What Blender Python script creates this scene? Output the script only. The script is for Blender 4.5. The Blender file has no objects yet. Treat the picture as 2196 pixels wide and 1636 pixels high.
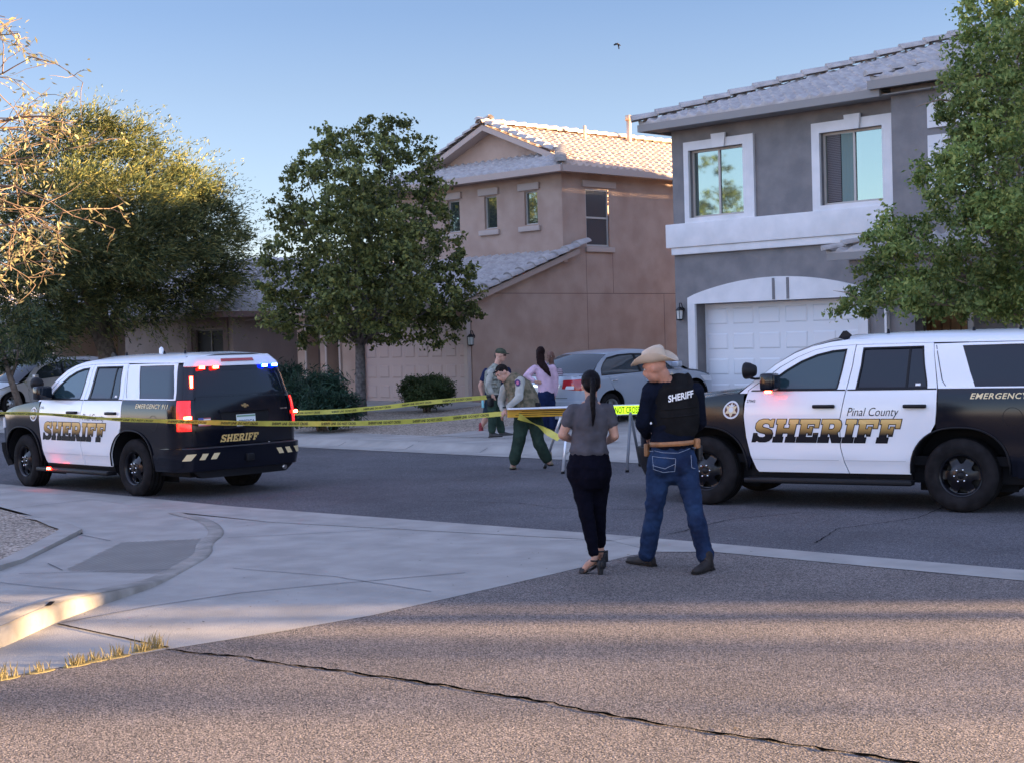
import bpy, bmesh, math, random
import numpy as np
from mathutils import Vector, Matrix, noise
from mathutils.geometry import tessellate_polygon
random.seed(7); rng=np.random.default_rng(7)
S=bpy.context.scene
col=S.collection
# ---------------- camera, sky, sun, exposure ----------------
A_=math.radians(45.1); pt=math.radians(-1.55); rl=math.radians(-1.62)
def _w(v): return Vector((math.sin(A_)*v[0]-math.cos(A_)*v[1], math.cos(A_)*v[0]+math.sin(A_)*v[1], v[2]))
fw=Vector((0,math.cos(pt),math.sin(pt))); up=Vector((0,-math.sin(pt),math.cos(pt))); rt=Vector((1,0,0))
R_=math.cos(rl)*rt+math.sin(rl)*up; U_=-math.sin(rl)*rt+math.cos(rl)*up
fw,R_,U_=_w(fw),_w(R_),_w(U_)
cam=bpy.data.objects.new('camera',bpy.data.cameras.new('camera')); col.objects.link(cam)
cam.data.sensor_width=36; cam.data.lens=3300/2196*36; cam.data.clip_end=3000; cam.data.clip_start=.1
cam.matrix_world=Matrix(((R_[0],U_[0],-fw[0],0),(R_[1],U_[1],-fw[1],0),(R_[2],U_[2],-fw[2],1.99),(0,0,0,1)))
S.camera=cam
SUN_E=math.radians(5.1); SUN_AZ=Vector((.78,.62,0)).normalized()
world=bpy.data.worlds.new('World'); S.world=world; world.use_nodes=True
nt=world.node_tree; bg=nt.nodes['Background']
sky=nt.nodes.new('ShaderNodeTexSky'); sky.sky_type='NISHITA'; sky.sun_disc=False
sky.sun_elevation=SUN_E; sky.sun_rotation=math.atan2(SUN_AZ.x,SUN_AZ.y)
sky.air_density=1.0; sky.dust_density=0; sky.ozone_density=3; sky.altitude=400
hs=nt.nodes.new('ShaderNodeHueSaturation'); hs.inputs['Saturation'].default_value=.64
tn=nt.nodes.new('ShaderNodeMix'); tn.data_type='RGBA'; tn.blend_type='MULTIPLY'; tn.inputs[0].default_value=1; tn.inputs[7].default_value=(1.07,.98,1.06,1)
nt.links.new(sky.outputs[0],hs.inputs['Color']); nt.links.new(hs.outputs[0],tn.inputs[6]); 
# sky by height: low band dimmed, overhead kept brighter to light the ground
tcw=nt.nodes.new('ShaderNodeTexCoord'); sx=nt.nodes.new('ShaderNodeSeparateXYZ'); nt.links.new(tcw.outputs['Generated'],sx.inputs[0])
rp=nt.nodes.new('ShaderNodeValToRGB'); nt.links.new(sx.outputs[2],rp.inputs[0]); el=rp.color_ramp.elements
el[0].position=0.03; el[0].color=(.70,.70,.80,1); el[1].position=.75; el[1].color=(1,1,1.05,1)
for p_,c_ in ((.10,(.53,.57,.63)),(.16,(.44,.49,.54)),(.21,(.36,.44,.52)),(.32,(.44,.51,.58))):
    e_=el.new(p_); e_.color=(*c_,1)
t2=nt.nodes.new('ShaderNodeMix'); t2.data_type='RGBA'; t2.blend_type='MULTIPLY'; t2.inputs[0].default_value=1
nt.links.new(tn.outputs[2],t2.inputs[6]); nt.links.new(rp.outputs[0],t2.inputs[7]); 
mr_=nt.nodes.new('ShaderNodeMapRange'); mr_.interpolation_type='SMOOTHSTEP'; nt.links.new(sx.outputs[1],mr_.inputs[0])  # sky on the side behind the camera brightened, added fill for the facades
mr_.inputs[1].default_value=.3; mr_.inputs[2].default_value=-.45; mr_.inputs[3].default_value=0; mr_.inputs[4].default_value=1
r3=nt.nodes.new('ShaderNodeMix'); r3.data_type='RGBA'; nt.links.new(mr_.outputs[0],r3.inputs[0]); r3.inputs[6].default_value=(1,1,1,1); r3.inputs[7].default_value=(2.3,2.2,2.15,1)
t3=nt.nodes.new('ShaderNodeMix'); t3.data_type='RGBA'; t3.blend_type='MULTIPLY'; t3.inputs[0].default_value=1
nt.links.new(t2.outputs[2],t3.inputs[6]); nt.links.new(r3.outputs[2],t3.inputs[7]); nt.links.new(t3.outputs[2],bg.inputs[0]); bg.inputs[1].default_value=.07
sl=bpy.data.lights.new('sun','SUN'); sl.energy=5; sl.angle=math.radians(1.0); sl.color=(1,.68,.38)
so=bpy.data.objects.new('sun',sl); col.objects.link(so)
sd=Vector((SUN_AZ.x*math.cos(SUN_E),SUN_AZ.y*math.cos(SUN_E),math.sin(SUN_E)))
so.rotation_euler=sd.to_track_quat('Z','Y').to_euler()
vs=S.view_settings; vs.view_transform='Standard'; vs.look='None'; vs.gamma=1; vs.exposure=3.3
S.cycles.max_bounces=6; S.cycles.diffuse_bounces=3; S.cycles.transparent_max_bounces=12

# ---------------- materials ----------------
def hexc(r,g,b): return tuple((c/255)**2.2 for c in (r,g,b))
_mats={}
def mat(name,c,rough=.7,metal=0,n=None,bump=None,spec=.5,coat=0,emit=None,c2=None,coord='Object',transl=0,rn=0):
    """n=(scale,amount[,detail]) tone variation; bump=(scale,strength,distance)"""
    if name in _mats: return _mats[name]
    if rough>=.8 and spec==.5: spec=.12
    m=bpy.data.materials.new(name); m.use_nodes=True; T=m.node_tree; b=T.nodes['Principled BSDF']
    b.inputs['Base Color'].default_value=(*c,1); b.inputs['Roughness'].default_value=rough
    b.inputs['Metallic'].default_value=metal; b.inputs['Specular IOR Level'].default_value=spec
    b.inputs['Coat Weight'].default_value=coat; b.inputs['Coat Roughness'].default_value=.03
    tc=None
    if n or bump or rn: tc=T.nodes.new('ShaderNodeTexCoord')
    if n:
        nz=T.nodes.new('ShaderNodeTexNoise'); nz.inputs['Scale'].default_value=n[0]; nz.inputs['Detail'].default_value=n[2] if len(n)>2 else 5
        T.links.new(tc.outputs[coord],nz.inputs['Vector'])
        r=T.nodes.new('ShaderNodeValToRGB'); T.links.new(nz.outputs['Fac'],r.inputs[0])
        lo=c2 if c2 else tuple(max(0,x*(1-n[1])) for x in c); hi=c if c2 else tuple(x*(1+n[1]) for x in c)
        r.color_ramp.elements[0].position=.36; r.color_ramp.elements[1].position=.64
        r.color_ramp.elements[0].color=(*lo,1); r.color_ramp.elements[1].color=(*hi,1)
        T.links.new(r.outputs[0],b.inputs['Base Color'])
        if rn:
            mr=T.nodes.new('ShaderNodeMapRange'); mr.inputs[3].default_value=rough-rn; mr.inputs[4].default_value=rough+rn
            T.links.new(nz.outputs['Fac'],mr.inputs[0]); T.links.new(mr.outputs[0],b.inputs['Roughness'])
    if bump:
        bz=T.nodes.new('ShaderNodeTexNoise'); bz.inputs['Scale'].default_value=bump[0]; bz.inputs['Detail'].default_value=4
        T.links.new(tc.outputs[coord],bz.inputs['Vector'])
        bn=T.nodes.new('ShaderNodeBump'); bn.inputs['Strength'].default_value=bump[1]; bn.inputs['Distance'].default_value=bump[2] if len(bump)>2 else .01
        T.links.new(bz.outputs['Fac'],bn.inputs['Height']); T.links.new(bn.outputs[0],b.inputs['Normal'])
    if emit:
        b.inputs['Emission Color'].default_value=(*emit[0],1); b.inputs['Emission Strength'].default_value=emit[1]
    if transl:
        tr=T.nodes.new('ShaderNodeBsdfTranslucent'); mx=T.nodes.new('ShaderNodeMixShader'); mx.inputs[0].default_value=transl
        src=b.inputs['Base Color']
        if src.is_linked: T.links.new(src.links[0].from_socket,tr.inputs[0])
        else: tr.inputs[0].default_value=(*c,1)
        o=T.nodes['Material Output']; T.links.new(b.outputs[0],mx.inputs[1]); T.links.new(tr.outputs[0],mx.inputs[2]); T.links.new(mx.outputs[0],o.inputs[0])
    _mats[name]=m; return m

# ---------------- mesh helpers ----------------
class MB:
    def __init__(s): s.v=[]; s.f=[]; s.sm=[]
    def add(s,vs,fs,smooth=False):
        k=len(s.v); s.v+=[tuple(x) for x in vs]; s.f+=[tuple(i+k for i in f) for f in fs]; s.sm+=[smooth]*len(fs); return s
    def box(s,a,b,M=None):
        x0,y0,z0=a; x1,y1,z1=b
        v=[Vector(p) for p in ((x0,y0,z0),(x1,y0,z0),(x1,y1,z0),(x0,y1,z0),(x0,y0,z1),(x1,y0,z1),(x1,y1,z1),(x0,y1,z1))]
        if M: v=[M@p for p in v]
        return s.add(v,[(0,3,2,1),(4,5,6,7),(0,1,5,4),(1,2,6,5),(2,3,7,6),(3,0,4,7)])
    def bbox(s,a,b,r=.01,M=None):
        """box with chamfered edges"""
        bm=bmesh.new(); bmesh.ops.create_cube(bm,size=1)
        for v in bm.verts: v.co=Vector(((a[i]+b[i])/2+v.co[i]*(b[i]-a[i]) for i in range(3)))
        bmesh.ops.bevel(bm,geom=bm.edges[:]+bm.verts[:],offset=r,segments=2,affect='EDGES',profile=.6)
        if M: bm.transform(M)
        bm.verts.index_update()
        s.add([v.co[:] for v in bm.verts],[[v.index for v in f.verts] for f in bm.faces],True); bm.free(); return s
    def tube(s,pts,rad,n=8,caps=True,flat=None,smooth=True):
        """pts list, rad list of r or (rx,ry); flat: up vector for rx axis"""
        pts=[Vector(p) for p in pts]
        if not isinstance(rad,(list,tuple)) : rad=[rad]*len(pts)
        k=len(s.v); prev=None; N=len(pts)
        for i,p in enumerate(pts):
            d=(pts[min(i+1,N-1)]-pts[max(i-1,0)]).normalized()
            ref=Vector(flat) if flat is not None else (prev if prev is not None else (Vector((0,0,1)) if abs(d.z)<.9 else Vector((1,0,0))))
            x=(ref-d*ref.dot(d))
            if x.length<1e-5: x=d.orthogonal()
            x.normalize(); y=d.cross(x); prev=x
            r=rad[i]; rx,ry=(r if isinstance(r,(tuple,list)) else (r,r))
            for j in range(n):
                a=2*math.pi*j/n; s.v.append(tuple(p+x*rx*math.cos(a)+y*ry*math.sin(a)))
        for i in range(N-1):
            for j in range(n):
                a=k+i*n+j; b=k+i*n+(j+1)%n; s.f.append((a,b,b+n,a+n)); s.sm.append(smooth)
        if caps:
            s.f.append(tuple(k+j for j in range(n))[::-1]); s.sm.append(False)
            s.f.append(tuple(k+(N-1)*n+j for j in range(n))); s.sm.append(False)
        return s
    def lathe(s,prof,M=None,n=24,smooth=True,close=False):
        """prof [(r,h)] about Z"""
        k=len(s.v)
        for r,h in prof:
            for j in range(n):
                a=2*math.pi*j/n; p=Vector((r*math.cos(a),r*math.sin(a),h)); s.v.append(tuple(M@p if M else p))
        m=len(prof)
        for i in range(m-1+(1 if close else 0)):
            for j in range(n):
                a=k+i*n+j; b=k+i*n+(j+1)%n; i2=(i+1)%m; c=k+i2*n+(j+1)%n; d=k+i2*n+j
                s.f.append((a,b,c,d)); s.sm.append(smooth)
        return s
    def grid(s,rows,smooth=True,closeu=False):
        k=len(s.v); n=len(rows[0])
        for r in rows: s.v+=[tuple(p) for p in r]
        for i in range(len(rows)-1):
            for j in range(n-1+(1 if closeu else 0)):
                a=k+i*n+j; b=k+i*n+(j+1)%n; s.f.append((a,b,b+n,a+n)); s.sm.append(smooth)
        return s
    def ball(s,c,r,M=None,u=12,w=8):
        if not isinstance(r,(tuple,list)): r=(r,r,r)
        rows=[]
        for i in range(w+1):
            t=math.pi*i/w; row=[]
            for j in range(u):
                a=2*math.pi*j/u; p=Vector((r[0]*math.sin(t)*math.cos(a),r[1]*math.sin(t)*math.sin(a),-r[2]*math.cos(t)))
                if M: p=M@p
                row.append(Vector(c)+p)
            rows.append(row)
        return s.grid(rows,closeu=True)
    def build(s,name,m,parent=None,label=None):
        me=bpy.data.meshes.new(name); me.from_pydata(s.v,[],s.f); me.update()
        me.polygons.foreach_set('use_smooth',s.sm)
        me.validate(); 
        return link(name,me,m,parent,label)
def link(name,me,m,parent=None,label=None):
    o=bpy.data.objects.new(name,me); col.objects.link(o)
    for x in (m if isinstance(m,(list,tuple)) else [m]): me.materials.append(x)
    if parent: o.parent=parent
    if label: o['label']=label
    return o
def tag(o,label=None,cat=None,group=None,kind=None):
    if label: o['label']=label
    if cat: o['category']=cat
    if group: o['group']=group
    if kind: o['kind']=kind
    return o
def empty(name,loc=(0,0,0),rz=0,label=None,cat=None,group=None):
    o=bpy.data.objects.new(name,None); col.objects.link(o); o.location=loc; o.rotation_euler=(0,0,rz); o.empty_display_size=.2
    return tag(o,label,cat,group)
def dup(o,parent=None):
    c=o.copy(); col.objects.link(c)
    if parent: c.parent=parent
    for ch in list(o.children): dup(ch,c)
    return c
def join(name,parts,m,parent=None): pass

def bm2d(loops):
    """2-D loops (first outer, others holes) -> flat bmesh"""
    vl=[[Vector((p[0],p[1],0)) for p in l] for l in loops]
    tr=tessellate_polygon(vl); flat=[p for l in vl for p in l]
    bm=bmesh.new(); vv=[bm.verts.new(p) for p in flat]
    for t in tr:
        try: bm.faces.new([vv[i] for i in t])
        except ValueError: pass
    bmesh.ops.recalc_face_normals(bm,faces=bm.faces[:]); return bm
def bmtext(s,size=1,shear=0,offset=0,align='LEFT',space=1.0,sx=1.0):
    cu=bpy.data.curves.new('t','FONT'); cu.body=s; cu.size=size; cu.shear=shear; cu.offset=offset; cu.align_x=align; cu.space_character=space
    cu.resolution_u=3
    o=bpy.data.objects.new('t',cu); me=bpy.data.meshes.new_from_object(o); bm=bmesh.new(); bm.from_mesh(me)
    for v in bm.verts: v.co.z=0; v.co.x*=sx
    bpy.data.objects.remove(o); bpy.data.curves.remove(cu); bpy.data.meshes.remove(me); return bm
def panel(name,src,fmap,m,parent=None,step=None,rim=0,label=None,shift=(0,0),smooth=True,out=None):
    """src: loops or flat bmesh in (a,b); fmap(a,b)->3-D; rim: depth of the edge return"""
    bms=[bm2d(src)] if not isinstance(src,bmesh.types.BMesh) else [src]
    bm=bms[0]
    if shift!=(0,0):
        for v in bm.verts: v.co.x+=shift[0]; v.co.y+=shift[1]
    if step:
        sa,sb=step if isinstance(step,tuple) else (step,step)
        for ax,st in ((0,sa),(1,sb)):
            if not st: continue
            lo=min(v.co[ax] for v in bm.verts); hi=max(v.co[ax] for v in bm.verts)
            k=math.floor(lo/st)+1
            while k*st<hi-1e-6:
                if k*st>lo+1e-6:
                    co=[0,0,0]; co[ax]=k*st; no=[0,0,0]; no[ax]=1
                    bmesh.ops.bisect_plane(bm,geom=bm.verts[:]+bm.edges[:]+bm.faces[:],plane_co=co,plane_no=no,dist=1e-6)
                k+=1
    bm.verts.index_update(); bm.verts.ensure_lookup_table()
    uv=[(v.co.x,v.co.y) for v in bm.verts]
    P=[Vector(fmap(*q)) for q in uv]; e=1e-3; N=[]
    for i,q in enumerate(uv):
        n=(Vector(fmap(q[0]+e,q[1]))-P[i]).cross(Vector(fmap(q[0],q[1]+e))-P[i])
        n=n.normalized() if n.length>0 else Vector((0,0,1))
        if out is not None and n.dot(Vector(out))<0: n=-n
        N.append(n)
    F=[]; be=[]
    for f in bm.faces:
        idx=[v.index for v in f.verts]
        if len(idx)<3: continue
        n=Vector((0,0,0))
        for a in range(1,len(idx)-1): n+=(P[idx[a]]-P[idx[0]]).cross(P[idx[a+1]]-P[idx[0]])
        if n.dot(N[idx[0]])<0: idx=idx[::-1]
        F.append(idx)
    nm=len(F); V=[p[:] for p in P]
    if rim:
        used={}
        cnt={}
        for idx in F:
            for a in range(len(idx)):
                e2=(idx[a],idx[(a+1)%len(idx)]); cnt[e2]=cnt.get(e2,0)+1
        be=[e2 for e2 in cnt if (e2[1],e2[0]) not in cnt]
        for a,b in be:
            k=len(V); V+= [P[a][:],P[b][:],(P[b]-N[b]*rim)[:],(P[a]-N[a]*rim)[:]]
            F.append([k+1,k,k+3,k+2])
    me=bpy.data.meshes.new(name); me.from_pydata(V,[],F); me.update()
    if smooth:
        me.polygons.foreach_set('use_smooth',[True]*nm+[False]*(len(F)-nm))
        ln=[(0,0,0)]*len(me.loops)
        for p in me.polygons:
            if p.index<nm:
                for li in p.loop_indices: ln[li]=N[me.loops[li].vertex_index][:]
        me.normals_split_custom_set(ln)
    bm.free()
    return link(name,me,m,parent,label)
def rect(a,b,c,d): return [(a,b),(c,b),(c,d),(a,d)]
def arc(cx,cz,rx,rz,a0,a1,n=12,p=2.0):
    o=[]
    for i in range(n+1):
        a=math.radians(a0+(a1-a0)*i/n); c,s_=math.cos(a),math.sin(a)
        o.append((cx+rx*math.copysign(abs(c)**(2/p),c),cz+rz*math.copysign(abs(s_)**(2/p),s_)))
    return o
def sstep(a,b,x):
    t=min(1,max(0,(x-a)/(b-a))); return t*t*(3-2*t)
# ---------------- ground ----------------
def speck_mat(name,dark,mid,light,sc,rough=.9,bumpd=.006,patch=.25,lo=(0,0,0),c3=None,tint=None):
    m=bpy.data.materials.new(name); m.use_nodes=True; T=m.node_tree; b=T.nodes['Principled BSDF']; b.inputs['Roughness'].default_value=rough; b.inputs['Specular IOR Level'].default_value=.35
    tc=T.nodes.new('ShaderNodeTexCoord')
    vo=T.nodes.new('ShaderNodeTexVoronoi'); vo.inputs['Scale'].default_value=sc; T.links.new(tc.outputs['Object'],vo.inputs['Vector'])
    r=T.nodes.new('ShaderNodeValToRGB'); e=r.color_ramp.elements
    e[0].color=(*dark,1); e[0].position=0.1; e[1].color=(*light,1); e[1].position=.95
    x=e.new(.45); x.color=(*mid,1)
    sp=T.nodes.new('ShaderNodeSeparateColor'); T.links.new(vo.outputs['Color'],sp.inputs[0]); T.links.new(sp.outputs[0],r.inputs[0])
    nz=T.nodes.new('ShaderNodeTexNoise'); nz.inputs['Scale'].default_value=.45; nz.inputs['Detail'].default_value=7; nz.inputs['Roughness'].default_value=.65
    T.links.new(tc.outputs['Object'],nz.inputs['Vector'])
    r2=T.nodes.new('ShaderNodeMapRange'); r2.inputs[1].default_value=.3; r2.inputs[2].default_value=.7; r2.inputs[3].default_value=1-patch; r2.inputs[4].default_value=1+patch
    T.links.new(nz.outputs['Fac'],r2.inputs[0])
    mx=T.nodes.new('ShaderNodeMix'); mx.data_type='RGBA'; mx.blend_type='MULTIPLY'; mx.inputs[0].default_value=1
    T.links.new(r.outputs[0],mx.inputs[6]); T.links.new(r2.outputs[0],mx.inputs[7]); T.links.new(mx.outputs[2],b.inputs['Base Color'])
    n2=T.nodes.new('ShaderNodeTexNoise'); n2.inputs['Scale'].default_value=sc*.8; n2.inputs['Detail'].default_value=3; T.links.new(tc.outputs['Object'],n2.inputs['Vector'])
    ad=T.nodes.new('ShaderNodeMath'); ad.operation='ADD'; T.links.new(sp.outputs[1],ad.inputs[0]); T.links.new(n2.outputs['Fac'],ad.inputs[1])
    bn=T.nodes.new('ShaderNodeBump'); bn.inputs['Strength'].default_value=.6; bn.inputs['Distance'].default_value=bumpd
    T.links.new(ad.outputs[0],bn.inputs['Height']); T.links.new(bn.outputs[0],b.inputs['Normal'])
    return m
M_side=speck_mat('chip_seal_asphalt',(.055,.048,.046),(.13,.111,.103),(.29,.245,.22),110,patch=.30,bumpd=.018)
M_main=speck_mat('street_asphalt',(.045,.044,.05),(.082,.079,.087),(.16,.15,.155),95,patch=.3,bumpd=.006)
M_grav=speck_mat('decomposed_granite',(.15,.12,.095),(.28,.23,.18),(.52,.44,.36),38,patch=.2,bumpd=.02)
M_dirt=speck_mat('desert_soil',(.2,.16,.13),(.26,.21,.18),(.34,.29,.25),20,patch=.2,bumpd=.01)
M_conc=mat('concrete',(.345,.325,.30),.85,n=(2.1,.11,12),bump=(90,.6,.010))
M_conc2=mat('curb_concrete',(.33,.31,.285),.85,n=(2.2,.12,12),bump=(50,.3,.004))
M_joint=mat('joint_dirt',(.03,.026,.024),.95,spec=0)
def sheet(name,pts,m,z=0,kind='structure',hf=None,step=None,label=None):
    o=panel(name,[pts],lambda a,b:(a,b,(hf(a,b) if hf else z)),m,step=step,out=(0,0,1),smooth=bool(hf))
    o['kind']=kind
    if label: o['label']=label
    return o
sheet('ground',rect(-900,-900,900,900),M_dirt,-.03)
sheet('street',rect(-140,10.9,60,18.5),M_main,0)
sheet('side_street',rect(-9.3,-40,.6,11.35),M_side,.004)
sheet('pavement',rect(.6,-40,14,10.9),M_conc,.01)
# valley gutter that carries the street drain across the side street
sheet('gutter',[(-9.9,11.25),(-9.05,10.9),(-8.6,11.18),(9,11.45),(9,12.1),(-9.9,11.62)],M_conc2,.009)
sheet('gutter',[(-140,10.35),(-14.2,10.35),(-9.9,11.25),(-9.9,11.62),(-16,11.12),(-140,10.95)],M_conc2,.0105)
# apron in front of the corner
ret=[(-9.0,3.2),(-9.45,4.2),(-9.79,4.85),(-10.1,5.22),(-10.42,5.62),(-10.89,6.35),(-11.25,6.98),(-11.87,7.69),(-12.51,8.4),(-13.2,8.85),(-13.75,9.4),(-14.5,9.85),(-15.2,10.15),(-16.0,10.3)]
for _k in range(2):
    _n=[ret[0]]
    for a,b in zip(ret[:-1],ret[1:]): _n+=[(a[0]*.75+b[0]*.25,a[1]*.75+b[1]*.25),(a[0]*.25+b[0]*.75,a[1]*.25+b[1]*.75)]
    ret=_n+[ret[-1]]
apron=[(-8.86,-30),(-8.86,3.2),(-8.9,4.4),(-8.87,5.02),(-8.82,5.6),(-8.72,6.39),(-8.68,7.2),(-8.79,8.24),(-8.95,9.55),(-9.1,10.6),(-9.05,10.9),(-9.9,11.25),(-14.2,10.35),(-16.0,10.3)]
sheet('apron',apron+ret[::-1][1:]+[(-9.0,-30)],M_conc,.007)
# corner sidewalk: full kerb height in the lower left, flush at the ramp
def walkz(x,y):
    d=math.hypot(x+13.6,(y-9.0)*1.0)
    h=.135*sstep(2.3,5.0,d)
    if y>9.4: h=min(h,.135*sstep(0,.5,10.35-y)+.02) if x<-16 else h
    return h+.013
ret2=[(-9.0,-30)]+ret
walk=[(p[0]-.015,p[1]) for p in ret2]+[(-18,10.35),(-140,10.35),(-140,8.9),(-16.4,8.9),(-15.2,8.55),(-13.6,7.0),(-11.6,4.6),(-10.9,3),(-10.6,-30)]
sheet('sidewalk',walk,M_conc,hf=walkz,step=(.35,.35))
mb=MB(); rows=[[],[],[],[]]
for i in range(len(ret2)-1):
    a,b=Vector(ret2[i]),Vector(ret2[i+1]); k=max(1,int((b-a).length/.25))
    if k>20:k=20
    for j in range(k+(1 if i==len(ret2)-2 else 0)):
        p=a.lerp(b,j/k); t=(b-a).normalized(); nrm=Vector((-t.y,t.x)) # towards the walk
        z=walkz(p.x,p.y)+.004
        for r,(o,zz) in enumerate(((-.012,-.02),(-.005,z*.75),(.03,z+.001),(.16,z+.002))):
            q=p+nrm*o; rows[r].append((q.x,q.y,zz))
mb.grid(rows).build('curb',mat('kerb_face',(.29,.265,.235),.9,n=(4,.2,12),bump=(50,.3,.006)))['kind']='structure'
# gravel bed with a concrete border, lower left
gbed=[(-140,8.7),(-16.5,8.7),(-15.55,8.47),(-13.75,6.88),(-11.8,4.52),(-11.1,2.95),(-10.8,-30),(-140,-30)]
gbed=[((a[0]+b[0])/2,(a[1]+b[1])/2) for a,b in zip([(-140,8.9),(-16.4,8.9),(-15.9,8.78),(-15.35,8.62),(-15.05,8.35),(-14.4,7.75),(-13.6,7.0),(-12.6,5.8),(-11.6,4.6),(-10.9,3),(-10.6,-30)],[(-140,8.68),(-16.5,8.68),(-16.0,8.56),(-15.55,8.45),(-15.25,8.22),(-14.55,7.6),(-13.75,6.86),(-12.75,5.66),(-11.8,4.5),(-11.1,2.95),(-10.8,-30)])]+[(-140,-30)]
sheet('gravel_bed',gbed,M_grav,hf=lambda x,y:walkz(x,y)+.012,step=.5)
bord=[(-140,8.9),(-16.4,8.9),(-15.9,8.78),(-15.35,8.62),(-15.05,8.35),(-14.4,7.75),(-13.6,7.0),(-12.6,5.8),(-11.6,4.6),(-10.9,3),(-10.6,-30)]
inn=[(-140,8.68),(-16.5,8.68),(-16.0,8.56),(-15.55,8.45),(-15.25,8.22),(-14.55,7.6),(-13.75,6.86),(-12.75,5.66),(-11.8,4.5),(-11.1,2.95),(-10.8,-30)]
def bz(x,y): return .185
mb=MB(); mb.grid([[(p[0],p[1],walkz(*p)-.02) for p in bord],[(p[0],p[1],walkz(*p)+.035) for p in bord],[(p[0],p[1],walkz(*p)+.035) for p in inn]],smooth=False)
mb.build('border',M_conc2)['kind']='structure'
# tactile grooves of the ramp
mb=MB(); c0=Vector((-12.9,8.0))
ramp=[(-14.1,8.35),(-13.52,9.1),(-12.7,8.35),(-11.8,7.35),(-12.75,6.95)]
def inpoly(x,y,P):
    c=False
    for i in range(len(P)):
        x1,y1=P[i];x2,y2=P[i-1]
        if (y1>y)!=(y2>y) and x<(x2-x1)*(y-y1)/(y2-y1)+x1:c=not c
    return c
d1=Vector((-.50,.86)).normalized(); d2=Vector((-d1.y,d1.x))
for i in range(-34,35):
    o=c0+d2*i*.06; run=None
    for k in range(-80,81):
        p=o+d1*k*.03; ins=inpoly(p.x,p.y,ramp)
        if ins and run is None: run=p
        if (not ins or k==80) and run is not None:
            a,b=run,p; w=d2*.011
            mb.add([(q.x,q.y,walkz(q.x,q.y)+.006) for q in (a-w,b-w,b+w,a+w)],[(0,1,2,3)]); run=None
mb.build('ramp_grooves',mat('groove',(.305,.288,.265),.9))['kind']='structure'
def strip(name,pts,w,z,m,jit=0,hf=None,wv=0):
    L=[];Rr=[]; P=[Vector(p) for p in pts]; fine=[]
    for i in range(len(P)-1):
        k=max(1,int((P[i+1]-P[i]).length/.06)) if jit else 1
        for j in range(k): fine.append(P[i].lerp(P[i+1],j/k))
    fine.append(P[-1])
    for i,p in enumerate(fine):
        t=(fine[min(i+1,len(fine)-1)]-fine[max(i-1,0)]).normalized(); n=Vector((-t.y,t.x))
        o=random.uniform(-jit,jit) if jit else 0; ww=w*(1+(random.uniform(-wv,wv) if wv else 0))
        zz=hf(p.x,p.y)+z if hf else z
        L.append((p.x+n.x*(o+ww),p.y+n.y*(o+ww),zz)); Rr.append((p.x+n.x*(o-ww),p.y+n.y*(o-ww),zz))
    o=MB().grid([Rr,L],smooth=False).build(name,m); o['kind']='structure'; return o
crack=[(-8.84,5.55),(-8.6,5.6),(-8.2,5.71),(-7.83,5.74),(-7.34,5.84),(-6.54,5.96),(-5.77,6.03),(-5.27,6.02),(-4.79,6.08),(-4.29,6.14),(-3.8,6.2),(-3,6.3),(-2,6.3),(-.5,6.4)]
strip('road_crack',crack,.014,.0085,mat('crack_dark',(.004,.004,.004),.95,spec=0),.018,wv=.7)
strip('road_crack',[(-9.77,11.95),(-9.8,12.27),(-9.91,12.65),(-9.99,13.3),(-9.7,14.2)],.006,.005,mat('crack2',(.022,.022,.025),.9,spec=0),.012,wv=.5)
strip('road_crack',[(-8.2,12.2),(-8.6,13.2),(-8.4,14.4),(-8.8,16)],.006,.005,_mats['crack2'],.012,wv=.5)
strip('road_crack',[(-14.5,12.8),(-13.2,13.3),(-12.4,13.1),(-11.2,13.6)],.005,.005,_mats['crack2'],.012,wv=.5)
strip('joint',[(-10.3,5.56),(-8.85,5.57)],.012,.013,M_joint,.004)
strip('joint',[(-11.56,7.97),(-10.4,8.2),(-9.1,8.15)],.005,.012,mat('jointl',(.12,.12,.13),.9),.004)
strip('joint',[(-10.32,5.6),(-10.4,6.4),(-10.35,7.2),(-10.1,7.88),(-9.6,9)],.007,.012,_mats['jointl'])
strip('joint',[(-13.47,9.24),(-12.8,10.2),(-12.5,10.75)],.006,.012,_mats['jointl'])
strip('joint',[(-9.9,11.25),(-10.4,10.9)],.006,.0145,_mats['jointl'])
for (a,b) in (((-14.3,8.35),(-16.0,8.55)),((-12.75,6.95),(-13.3,7.1)),((-11.9,7.6),(-12.9,6.6)),((-10.7,5.4),(-12.3,5.1)),((-10.9,6.2),(-12.8,6.15)),((-17.6,8.9),(-17.6,10.2)),((-19.4,8.9),(-19.4,10.2))):
    mid=[(a[0]+(b[0]-a[0])*t/6,a[1]+(b[1]-a[1])*t/6) for t in range(7)]
    strip('joint',mid,.006,.007,_mats['jointl'],hf=walkz)
strip('expansion_crack',[(-10.33,5.5),(-10.48,5.62)],.02,.15,M_joint)
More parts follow.
